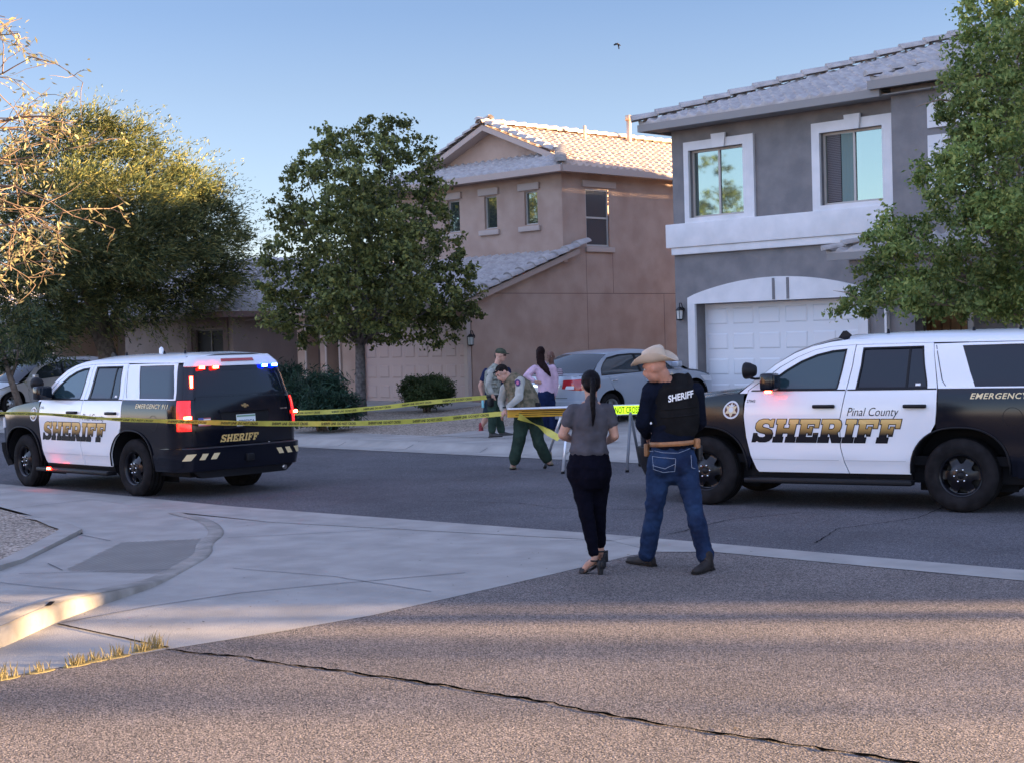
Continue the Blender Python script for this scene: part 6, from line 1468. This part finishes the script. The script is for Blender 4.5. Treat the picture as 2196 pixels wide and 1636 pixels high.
    rp_(sk,'rear_fascia',[[(-yr,.45),(-yr,1.04),(yr,1.04),(yr,.45)]],paint,T)
    if hatch: rp_(sk,'hatch',[[(-yr,1.03),(-yr,1.08),(yr,1.08),(yr,1.03)]],paint,T)
    rp_(sk,'bumper',[[(-yr,.22),(-yr,.56),(yr,.56),(yr,.22)]],paint,T,off=.045,rim=.05)
    for sg in (1,-1): sp(sk,'bumper',[[(-.50,.25),(-.46,.5),(-.55,.56),(xr,.56),(xr,.22)]],paint,T,sg,off=.02,rim=.03)
    rp_(sk,'license_plate',[rect(-.155,.66,.155,.81)],mat('plate2',(.6,.55,.6),.5),T,off=.012,rim=.008)
    rp_(sk,'trunk_seam',[rect(-.60,.615,.60,.625)],M_plast,T,off=.003); rp_(sk,'trunk_trim',[rect(-.45,.84,.45,.875)],M_chrome,T,off=.012,rim=.008)
    fp_(sk,'front_fascia',[[(-yf,.25),(-yf,.74),(yf,.74),(yf,.25)]],paint,T); fp_(sk,'grille',[[(-.4,.30),(-.45,.46),(.45,.46),(.4,.30)]],M_plast,T,off=.01)
    MB().box((-.75,-.62,.18),(3.2,.62,.42)).box((.42,-.80,.2),(2.3,.80,.5)).box((-.7,-.6,.42),(3.0,.6,.8)).build('chassis',M_dark,T)
    s_=MB()
    for x,y in ((1.25,.36),(1.25,-.36),(.25,.36),(.25,-.36)): s_.bbox((x-.08,y-.22,.6),(x+.08,y+.22,1.1),.05); s_.bbox((x-.06,y-.12,1.1),(x+.04,y+.12,1.25),.04)
    s_.build('seats',M_plast,T)
    for (x,sg) in ((0,1),(0,-1),(2.7,1),(2.7,-1)): make_wheel(T,(x,sg*.755,.315),sg,R=.315,wd=.20,rimR=.21,spokes=5 if not hatch else 8,rimm=mat('alloy_rim',(.40,.41,.43),.3,metal=.8) if hatch else mat('steel_wheel_cover',(.28,.29,.30),.4,metal=.5),nuts=False)
    return T
silv=mat('silver_paint',(.34,.385,.45),.28,metal=.2,coat=.5); pearl=mat('pearl_paint',(.58,.57,.56),.28,metal=.2,coat=.5)
c1=make_car('sedan','silver sedan parked nose-in on the driveway of the grey house',silv)
c1.location=(-20.85,22.85,.255); c1.rotation_euler=(0,-.05,math.radians(90)); c1.rotation_mode='XYZ'
c2=make_car('hatchback','pale grey hatchback parked under the shade tree at the far left',pearl,True)
c2.location=(-42.9,24.25,.36); c2.rotation_euler=(0,.05,math.radians(-90))
c3=dup(c1); c3.location=(-44.6,19.9,.16); c3.rotation_euler=(0,0,math.radians(-176))
c3['label']='white sedan at the left picture edge behind the patrol vehicle'
for c in c3.children_recursive:
    for sl in c.material_slots:
        if sl.material==silv: sl.link='OBJECT'; sl.material=M_white
# ---------------- vegetation ----------------
M_bark=mat('pale_bark',(.20,.155,.12),.9,n=(9,.35),bump=(25,.6,.02)); M_bark2=mat('mesquite_bark',(.12,.095,.075),.95,n=(9,.35),bump=(20,.7,.02))
def leafmat(n,c,t=.3): return mat(n,c,.55,n=(.9,.35,3),transl=t,spec=.25)
def leaves(name,P,size,mats,parent,asp=.55,direc=None,jitter=.5,seed=0,mi=None):
    """P: (n,3) leaf centres; direc: (n,3) preferred long axis or None"""
    r=np.random.default_rng(seed); n=len(P); A=r.normal(size=(n,3)); 
    if direc is not None: A=direc+A*jitter
    A/=np.linalg.norm(A,axis=1)[:,None]; B=r.normal(size=(n,3)); B-=A*(A*B).sum(1)[:,None]; B/=np.linalg.norm(B,axis=1)[:,None]
    s=(size*(.6+.8*r.random(n)))[:,None]; N=np.cross(A,B)
    V=np.stack([P-A*s*.5,P+B*s*asp*.5+N*s*.06,P+A*s*.5,P-B*s*asp*.5+N*s*.06],1).reshape(-1,3)
    me=bpy.data.meshes.new(name); me.vertices.add(4*n); me.vertices.foreach_set('co',V.ravel()); me.loops.add(4*n); me.loops.foreach_set('vertex_index',np.arange(4*n)); me.polygons.add(n)
    me.polygons.foreach_set('loop_start',np.arange(n)*4); me.update()
    o=link(name,me,mats,parent)
    me.polygons.foreach_set('material_index',(mi if mi is not None else r.integers(0,len(mats),n)).astype(np.int32)); me.update(); return o
def blobpts(blobs,dens,rs,shell=.55,lump=.3):
    """leaf positions gathered in twigs inside ellipsoid blobs [(c,(rx,ry,rz))]"""
    out=[]; dr=[]
    for c,rd in blobs:
        vol=rd[0]*rd[1]*rd[2]*4.19; k=max(3,int(vol**(2/3)*dens/40))
        d=rs.normal(size=(k,3)); d/=np.linalg.norm(d,axis=1)[:,None]; rr=(shell+(1-shell)*rs.random(k)**.6)[:,None]
        tc=np.array(c)+d*rr*np.array(rd)
        for t,dd in zip(tc,d):
            m=40; q=rs.normal(size=(m,3))*lump*.42*(.6+.8*rs.random()); q[:,2]*=.75; out.append(t+q); dr.append(np.repeat(dd[None],m,0))
    return np.concatenate(out),np.concatenate(dr)
def branches(name,base,tips,m,parent,r0=.12,z1=None,seed=0,n=7,fork=None):
    rs=random.Random(seed); mb=MB(); base=Vector(base); fork=Vector(fork)
    mb.tube([base-Vector((0,0,.1)),base.lerp(fork,.3),fork],[r0*1.25,r0,r0*.86],12)
    for t in tips:
        t=Vector(t); mid=fork.lerp(t,.5)+Vector((rs.uniform(-.2,.2),rs.uniform(-.2,.2),rs.uniform(.0,.3)))
        a=r0*rs.uniform(.28,.5); mb.tube([fork-Vector((0,0,.1)),fork.lerp(mid,.5)+Vector((0,0,.1)),mid,t],[a,a*.75,a*.5,a*.15],n)
        for _ in range(3):
            s_=mid.lerp(t,rs.random()); e=s_+Vector((rs.uniform(-.7,.7),rs.uniform(-.7,.7),rs.uniform(-.2,.5))); mb.tube([s_,s_.lerp(e,.5)+Vector((0,0,.08)),e],[a*.3,a*.2,a*.06],5)
    return mb.build(name,m,parent)
def pixblobs(L,D,O,ds=0,seed=0,sq=1):
    """(px,py,radius px, depth offset) -> blobs at real size"""
    out=[]
    for b in L:
        px,py,r=b[:3]; dd=b[3] if len(b)>3 else 0; q=pix(px,py,D+dd)-O; k=r*(D+dd)/3300; out.append((tuple(q),(k,k*sq,k)))
    return out
g1,g2,g3=leafmat('leaf_green',(.125,.145,.045)),leafmat('leaf_dark',(.055,.075,.028)),leafmat('leaf_light',(.21,.22,.065))
# centre street tree
O=Vector((-28.55,23.5,.29)); T=empty('street_tree',O,0,'rounded leafy street tree with straight grey trunk before the pink house','tree')
D=(O-CAM).dot(fw); rs=np.random.default_rng(3)
core=[(800,600,150,0),(700,620,95,.3),(900,620,95,-.3),(800,480,140,.2),(770,380,110,0),(860,400,95,.3)]
edge=[(640,640,80,.4),(600,560,48,0),(600,690,42,-.4),(660,700,50,.5),(730,705,55,-.6),(820,715,50,.5),(900,700,60,0),(975,680,55,.5),(1010,645,38,0),(985,590,48,-.4),(950,540,48,.3),(930,470,55,.2),(925,400,42,0),(900,330,46,0),(850,285,44,.2),(800,275,36,-.2),(745,305,42,.1),(700,300,34,.2),(655,370,50,0),(690,340,40,.3),(628,440,48,.2),(612,480,42,-.2),(650,530,62,.5),(570,610,26,0),(590,650,34,.2),(760,640,80,-2.0),(850,600,85,-2.2),(800,500,85,-2.0),(720,540,75,-1.8),(880,500,70,-1.6),(780,400,70,-1.4),(840,680,60,-1.7),(690,640,60,-1.7),(700,450,60,-1.2),(820,330,45,-.8),(930,630,60,-1.5),(760,620,90,1.8),(860,520,80,1.8),(760,440,80,1.5)]
P1,d1_=blobpts([(c,tuple(.84*q for q in r)) for c,r in pixblobs(core,D,O)],620,rs,.35,.26); P2,d2_=blobpts(pixblobs(edge,D,O),980,rs,.35,.19)
leaves('crown',np.concatenate([P1,P2]),.105,[g1,g2,g1,g3],T,asp=.6,seed=4)
branches('trunk',(0,0,0),[c for c,_ in pixblobs(core+edge[::2],D,O)],mat('grey_bark',(.13,.115,.11),.9,n=(12,.35),bump=(22,.5,.012)),T,r0=.13,fork=(0.02,.02,1.75),seed=2)
# big tree on the right
O=pix(2290,760,25.2); O.z=.25; T=empty('street_tree',O,0,'large bright green tree at the right edge hanging over the patrol vehicle','tree'); D=(O-CAM).dot(fw)
rb=[(2196,350,170,0),(2250,550,160,0),(2120,560,120,.4),(2200,150,130,.3),(2280,250,170,0)]
re=[(2120,90,58,0),(2075,120,46,.2),(2100,35,56,.3),(2180,20,70,0),(2050,190,48,-.2),(2040,240,42,.4),(2080,260,70,-.8),(2060,320,50,0),(2010,360,45,.2),(2000,400,42,-.3),(2055,420,70,-1),(1960,480,48,.2),(1905,480,36,0),(1890,520,44,-.4),(1950,540,62,-.8),(1880,580,44,.3),(1905,620,52,0),(1850,640,34,.4),(1825,655,26,0),(1870,655,34,-.5),(1940,640,52,-1),(1990,630,58,-1.2),(2050,600,85,-1.4),(2050,640,52,.4),(2120,640,60,-.6),(2170,630,66,-1.2),(2200,600,70,-1.4),(2130,480,90,-1.5),(2110,360,85,-1.4),(2150,240,90,-1.2),(2180,120,80,-1),(2195,460,80,-1.9),(2300,100,120,0),(2350,400,150,0),(2380,600,130,0),(1800,660,17,0),(2220,650,55,-1)]
P1,d1_=blobpts(pixblobs(rb,D,O),1000,rs,.4,.26); P2,d2_=blobpts(pixblobs(re,D,O),2000,rs,.35,.17)
h1,h2,h3=leafmat('bright_leaf',(.19,.25,.075),.35),leafmat('mid_leaf',(.10,.155,.045),.3),leafmat('yellow_leaf',(.28,.31,.09),.35)
leaves('crown',np.concatenate([P1,P2]),.085,[h1,h2,h1,h3],T,asp=.5,seed=5)
branches('trunk',(0,0,0),[c for c,_ in pixblobs(re[::2],D,O)],M_bark,T,r0=.17,fork=(-.05,.02,1.6),seed=3)
# shade tree (fine drooping foliage) at the left
O=pix(240,800,44.0); O.z=.2; T=empty('shade_tree',O,0,'wide dark shade tree with feathery foliage and forked trunk at the left','tree'); D=44.0
mb_=[(230,480,180,0),(100,480,150,0),(360,500,130,0),(60,620,130,.5),(250,600,130,0),(380,590,100,0),(200,350,100,0)]
me_=[(150,290,60,0),(220,290,55,0),(290,310,50,0),(350,360,52,.4),(400,400,48,0),(440,420,46,-.4),(470,470,48,0),(490,520,48,.4),(480,570,52,0),(460,610,46,-.4),(400,640,46,0),(340,660,45,.4),(270,640,50,-1.5),(180,640,60,-1.5),(100,660,60,-1.5),(40,690,60,-1),(0,560,90,-1),(20,400,90,-.5),(60,320,60,.3),(110,560,80,-2.4),(220,520,85,-2.6),(330,530,80,-2.4),(420,520,60,-1.6),(300,430,80,-2.0),(180,420,80,-2.2),(380,450,60,-1.4),(60,740,50,0),(130,700,50,1)]
P1,d1_=blobpts(pixblobs(mb_,D,O),700,rs,.35,.45); P2,d2_=blobpts(pixblobs(me_,D,O),1100,rs,.4,.36)
P=np.concatenate([P1,P2]); dd=np.concatenate([d1_,d2_]); dd=dd+np.array([R_[0],R_[1],.10])*.9
m1,m2,m3=leafmat('mesquite_leaf',(.11,.13,.05),.45),leafmat('mesquite_dark',(.036,.058,.030),.35),leafmat('mesquite_light',(.24,.225,.075),.45)
leaves('crown',P,.17,[m1,m2,m1,m3],T,asp=.2,direc=dd,jitter=.55,seed=6)
def sprays(B,n,L,rs,bias,sc=.03,m=16):
    P=[];Dd=[]
    for _ in range(n):
        c,r=B[rs.integers(len(B))]; d=rs.normal(size=3); d/=np.linalg.norm(d); p0=np.array(c)+d*np.array(r)*.8; v=d+bias; v/=np.linalg.norm(v); l=L*(.5+rs.random())
        t=rs.random(m)[:,None]; P.append(p0+v*t*l+np.array([0,0,-.25])*l*t*t+rs.normal(size=(m,3))*sc); Dd.append(np.repeat(v[None],m,0))
    return np.concatenate(P),np.concatenate(Dd)
Ps,Ds=sprays(pixblobs(me_[:16]+me_[20:25],D,O),1500,.95,rs,np.array([R_[0],R_[1],.25])*.8)
leaves('foliage_sprays',Ps,.10,[m1,m3,m1],T,asp=.25,direc=Ds,jitter=.5,seed=16)
q=lambda px,py,d=0:pix(px,py,D+d)-O
mb=MB(); mb.tube([q(240,815),q(232,770),q(222,720),q(216,650),q(225,560)],[.34,.27,.22,.17,.08],12); mb.tube([q(236,780),q(205,705),q(165,660),q(110,620),q(60,560)],[.22,.18,.14,.10,.05],10); mb.tube([q(226,740),q(245,680),q(285,620),q(340,560)],[.16,.13,.10,.04],10); mb.tube([q(222,720,-.3),q(185,640,-1),q(150,560,-1.6)],[.13,.09,.04],8); mb.tube([q(218,660),q(260,560),q(300,480)],[.11,.08,.03],8)
mb.build('trunk',M_bark2,T)
# low young tree by the hatchback
O=pix(48,890,38.0); O.z=.2; T=empty('young_tree',O,0,'young tree with thin leaning trunk in front of the pale hatchback','tree'); D=38.0
P,dd=blobpts(pixblobs([(20,740,60,0),(80,740,55,.4),(130,770,35,0),(-40,740,70,0),(60,700,60,0),(0,780,40,0)],D,O),320,rs,.3,.35)
leaves('crown',P,.20,[m1,m2],T,asp=.18,direc=dd+np.array([0,0,-.6]),jitter=.7,seed=7)
q=lambda px,py,d=0:pix(px,py,D+d)-O
MB().tube([q(48,895),q(36,850),q(22,810),q(10,770),q(0,730)],[.10,.085,.075,.06,.03],10).tube([q(22,812),q(35,780),q(40,740)],[.05,.04,.02],8).build('trunk',M_bark2,T)
# sparse sunlit tree, near left, mostly outside the frame
O=Vector((-12.7,1.9,.2)); T=empty('desert_tree',O,0,'sparse thin-leaved desert tree glowing in low sun at the upper left edge','tree')
rs2=random.Random(5); tw=MB(); LP=[]; LD=[]
def twig(p,d,L,r,depth):
    n=5; pts=[p]; 
    for k in range(n):
        d=(d+Vector((rs2.gauss(0,.16),rs2.gauss(0,.16),rs2.gauss(0,.13)-.02))).normalized(); p=p+d*L/n; pts.append(p)
    tw.tube(pts,[r*(1-.7*k/n) for k in range(n+1)],5,caps=False)
    if depth>0:
        for k in range(4):
            s_=pts[1+rs2.randrange(n)]; e=(d*.6+Vector((rs2.gauss(0,.7),rs2.gauss(0,.7),rs2.gauss(0,.55)))).normalized(); twig(s_,e,L*rs2.uniform(.42,.75),r*.55,depth-1)
    if depth<=1:
        for k in range(5 if depth==0 else 3):
            s_=pts[1+rs2.randrange(n)]; LP.append(s_+Vector((rs2.gauss(0,.02),rs2.gauss(0,.02),rs2.gauss(0,.02)))); LD.append(d+Vector((rs2.gauss(0,.6),rs2.gauss(0,.6),rs2.gauss(0,.4))))
fk=Vector((.2,.3,2.0))
tw.tube([(0,0,-.1),(.05,.1,1),fk],[.16,.13,.11],10)
tg=sorted([pix(px-70,py+20,dz)-O for (px,py,dz) in ((-10,60,8.8),(-40,150,9.0),(80,240,9.1),(30,260,9.4),(-20,330,8.7),(70,380,9.3),(-20,430,9.6),(50,470,9.2),(-20,540,8.8),(10,570,9.5),(-40,280,8.6),(-50,480,9.7),(-40,20,9.1),(0,400,8.9),(20,340,9.6),(-30,230,9.3))],key=lambda v:v.z)
for gi in range(4):
  grp=tg[gi*4:gi*4+4]; hub=fk.lerp(sum(grp,Vector((0,0,0)))/4,.5)+Vector((rs2.uniform(-.35,.35),rs2.uniform(-.35,.35),.25)); kn=fk.lerp(hub,.5)+Vector((rs2.uniform(-.15,.15),rs2.uniform(-.15,.15),.1))
  tw.tube([fk-Vector((0,0,.1)),kn,hub],[.07,.055,.04],8)
  for t in grp:
    mid=hub.lerp(t,.5)+Vector((rs2.uniform(-.15,.15),rs2.uniform(-.15,.15),rs2.uniform(0,.2))); tw.tube([hub,mid,t],[.03,.02,.011],6); twig(t,(t-mid).normalized()*.6+RT*.7+Vector((0,0,rs2.uniform(-.2,.35))),rs2.uniform(.36,.6),.008,2)
tw.build('trunk',mat('sunlit_twig',(.15,.105,.075),.85,n=(9,.3)),T)
leaves('crown',np.array([p[:] for p in LP]),.036,[leafmat('gold_leaf',(.24,.21,.10),.4),leafmat('olive_leaf',(.15,.15,.08),.35)],T,asp=.35,direc=np.array([d[:] for d in LD]),jitter=.3,seed=8)
# shrubs
def bush(name,O,label,blobs,D,size,mats,dens,asp,lump,shell=.5,direc=None,stems=6,cat='shrub',seed=1):
    T=empty(name,O,0,label,cat); B=pixblobs(blobs,D,O); P,dd=blobpts(B,dens,np.random.default_rng(seed),shell,lump); P=P[P[:,2]>.02]; 
    n=len(P); leaves('foliage',P,size,mats,T,asp=asp,direc=(dd[:n]+np.array(direc) if direc else None),jitter=.6,seed=seed)
    mb=MB()
    for k in range(stems):
        t=Vector(B[k%len(B)][0]); mb.tube([Vector((random.uniform(-.12,.12),random.uniform(-.12,.12),-.05)),t*.5+Vector((0,0,.05)),t],[.035,.025,.01],6)
    mb.build('stems',M_bark,T); return T
O=pix(916,890,36.5); O.z=.30
bush('round_bush',O,'clipped round dark green bush on bare stems before the pink garage',[(916,836,30,0),(885,836,28,0),(948,838,27,0),(900,828,22,-.2),(935,828,22,.2),(916,848,26,-.3),(880,846,20,.2),(955,846,18,0),(916,836,28,.4),(900,845,24,-.4),(935,845,24,-.4)],36.5,.05,[g2,leafmat('bush_leaf',(.036,.062,.018)),g2],11000,.6,.13,.55,stems=9,seed=11)
M_fern=leafmat('fern_leaf',(.035,.075,.045),.3); M_fern2=leafmat('fern_dark',(.02,.045,.03),.3)
O=pix(690,905,33.0); O.z=.22
bush('feathery_shrub',O,'low feathery blue-green shrub behind the lit patrol vehicle',[(690,850,40,0),(650,860,36,0),(730,860,34,0),(690,885,40,0),(630,850,26,.2),(740,890,26,0),(660,825,24,0),(700,815,22,0),(720,835,22,.3),(640,885,30,0),(672,862,36,-.6),(712,872,32,-.6)],33.0,.15,[M_fern,M_fern2],4500,.16,.26,.4,direc=[0,0,.5],seed=12)
O=pix(610,880,37.0); O.z=.28
bush('feathery_shrub',O,'taller shrub close to the brown wall behind the blue lamps',[(605,830,32,0),(620,800,24,0),(590,850,30,0),(630,850,26,0),(600,810,20,0)],37.0,.15,[M_fern2,M_fern2,M_fern],3500,.18,.26,.4,direc=[0,0,.5],seed=13)
# weeds along the asphalt edge
gm=leafmat('dry_grass',(.30,.25,.12),.35)
for i,(x,y,n,hh) in enumerate(((-8.87,4.66,16,.07),(-8.86,4.90,26,.085),(-8.885,5.06,18,.075),(-8.88,5.21,24,.09),(-8.91,5.42,26,.10),(-8.92,5.52,20,.11),(-8.86,4.42,22,.10))):
    T=empty('grass_tuft',(x,y,.006),0,('short dry tuft in the gutter seam','bushy dry tuft, second of the row in the gutter seam','thin dry tuft between two bushier ones','dry tuft in the middle of the gutter seam','spreading pale tuft near the apron crack','tallest dry tuft beside the apron crack','dry tuft cut by the left picture edge')[i],'weed','dry grass tufts in the gutter seam')
    mb=MB(); r_=random.Random(i)
    for k in range(n*2):
        a=r_.uniform(0,6.28); l=hh*r_.uniform(.3,1.1); b=Vector((r_.gauss(0,.02),max(-.09,min(.09,r_.gauss(0,.04))),0)); t=b+Vector((math.cos(a)*l*.5,math.sin(a)*l*.5,l)); s_=Vector((-math.sin(a),math.cos(a),0))*.0035
        m_=b.lerp(t,.5)+Vector((0,0,l*.15)); mb.add([b-s_,b+s_,m_+s_*.8,m_-s_*.8,t],[(0,1,2,3),(3,2,4)])
    mb.ball((0,0,0),(.045,.10,.008)); mb.build('blades',gm,T)
# loose stones on the gravel and a bird
for i,(px,py) in enumerate(((712,913),(770,906))):
    p=pix(px,py,33.4 if i==0 else 34.3); p.z=.16; mb=MB()
    for k in range(4): mb.ball((random.uniform(-.1,.1),random.uniform(-.06,.06),.03),(.09,.06,.05))
    o=soft(mb,'rock',mat('dark_rock',(.04,.033,.03),.9),None,.02,1,disp=[(.05,.03)]); o.location=p; tag(o,('dark stone on the gravel nearer the patrol vehicle','dark stone on the gravel near the street tree')[i],'rock','dark stones on the gravel')
p=pix(1324,95,46.0); T=empty('bird',p,0,'small dark bird flying high in the clear sky','bird')
mb=MB(); mb.ball((0,0,0),(.04,.04,.03)); cap(mb,[(0,0,0),RT*.09+UPV*-.05],[.03,.012]); mb.build('body',M_plast,T)
MB().grid([[UPV*.01+RT*-.05+UPV*.02,UPV*-.02+RT*.02],[RT*-.12+UPV*-.02,RT*-.10+UPV*-.05]]).grid([[RT*.0,RT*.05+UPV*.0],[RT*.03-UPV*.16,RT*.06-UPV*.15]]).build('wing',M_plast,T)
# house and tree across the side street behind the camera (seen only in reflections)
HB=base('stucco_house',(-24,-8,.1),'tan stucco corner house behind the photographer across the side street','house')
MB().box((-34,-18,0),(-15,-3,3.4)).box((-30,-16,3.4),(-20,-6,6.2)).build('walls',stucco('sunny_stucco',(.40,.30,.22),(.45,.34,.25)),HB)
tile_roof('roof',(-34.5,-2.5,3.4),(1,0,0),(0,-cs,sn),20,4,M_tile2,HB,seed=60); tile_roof('roof',(-30.5,-5.5,6.2),(1,0,0),(0,-cs,sn),11,5,M_tile2,HB,seed=61)
for x in (-31,-26,-19): sbox('window',(x,-2.99,1),(x+1.4,-2.95,2.3),M_glassd,HB)
T=empty('street_tree',(-22,.5,.1),0,'leafy yard tree behind the photographer in front of the tan corner house','tree'); rs=np.random.default_rng(9)
P,dd=blobpts([((0,0,3.6),(1.8,1.8,1.5)),((.9,.4,3.0),(1.2,1.2,1)),((-1,-.3,3.2),(1.2,1.2,1)),((0,0,4.8),(1.1,1.1,.9))],260,rs,.4,.35); leaves('crown',P,.14,[g1,g2,h1],T,asp=.6,seed=14)
branches('trunk',(0,0,0),[(0,0,3.6),(.9,.4,3),(-1,-.3,3.2)],M_bark,T,r0=.11,fork=(0,0,1.8))
T=empty('street_tree',(11.4,22.9,.2),0,'unseen tree added outside the frame to soften the shadow edge on the road','tree')  # added occluder: its leaf shadow breaks up the hard house shadow edge
P,dd=blobpts([((0,0,3.6),(2.2,2.2,1.8)),((1.4,.4,3.0),(1.5,1.5,1.2)),((-1,-.3,3.2),(1.2,1.2,1)),((0,0,5.2),(1.5,1.5,1.1)),((2.6,-.4,2.6),(1.1,1.1,.9))],200,rs,.4,.4); leaves('crown',P,.16,[g1,g2,h1],T,asp=.6,seed=15)
branches('trunk',(0,0,0),[(0,0,3.6),(1.4,.4,3),(-1,-.3,3.2)],M_bark,T,r0=.13,fork=(0,0,1.8))

T=empty('street_tree',(-35.5,7.0,.15),0,'airy tree in the corner yard left of the frame, mirrored in the upstairs window','tree'); rs=np.random.default_rng(19)
P,dd=blobpts([((0,0,5.0),(1.6,1.6,1.3)),((1.3,.6,6.3),(1.0,1.0,.8)),((-1.2,-.5,6.2),(1.1,1.1,.9)),((.2,.2,7.4),(.8,.8,.7)),((2.2,1.2,5.2),(.9,.9,.7)),((-2.2,-1,4.8),(1,1,.8)),((-.8,-.2,8.2),(.5,.5,.5))],420,rs,.4,.25); leaves('crown',P,.12,[g1,g2,h1],T,asp=.6,seed=24)
branches('trunk',(0,0,0),[(0,0,5.0),(1.3,.6,6.2),(-1.2,-.5,6.1),(.2,.2,7.3),(2.2,1.2,5.2),(-2.2,-1,4.8)],M_bark,T,r0=.14,fork=(0,0,2.4))

# leaf litter and grit on the concrete and asphalt
r_=np.random.default_rng(40); n=420
X_=r_.uniform(-16,-1,n); Y_=r_.uniform(4,18,n)
P=np.stack([X_,Y_,np.full(n,.018)],1); P=P[[not(x<-9.2 and y<9.9) or False for x,y in zip(X_,Y_)]]
e2=np.stack([r_.uniform(-11.4,-8.9,70),r_.uniform(5.8,10.6,70),np.full(70,.02)],1); P=np.concatenate([P,e2])
o=leaves('leaf_litter',P,.035,[mat('dead_leaf',(.16,.12,.08),.9),mat('pale_grit',(.42,.38,.33),.9),mat('dark_grit',(.03,.028,.026),.9)],None,asp=.5,seed=41)
o.data.update(); 
for v in o.data.vertices: v.co.z=.014+abs(v.co.z-.018)*.15
tag(o,'scattered dead leaves and grit on the pavement',None,None,'stuff')
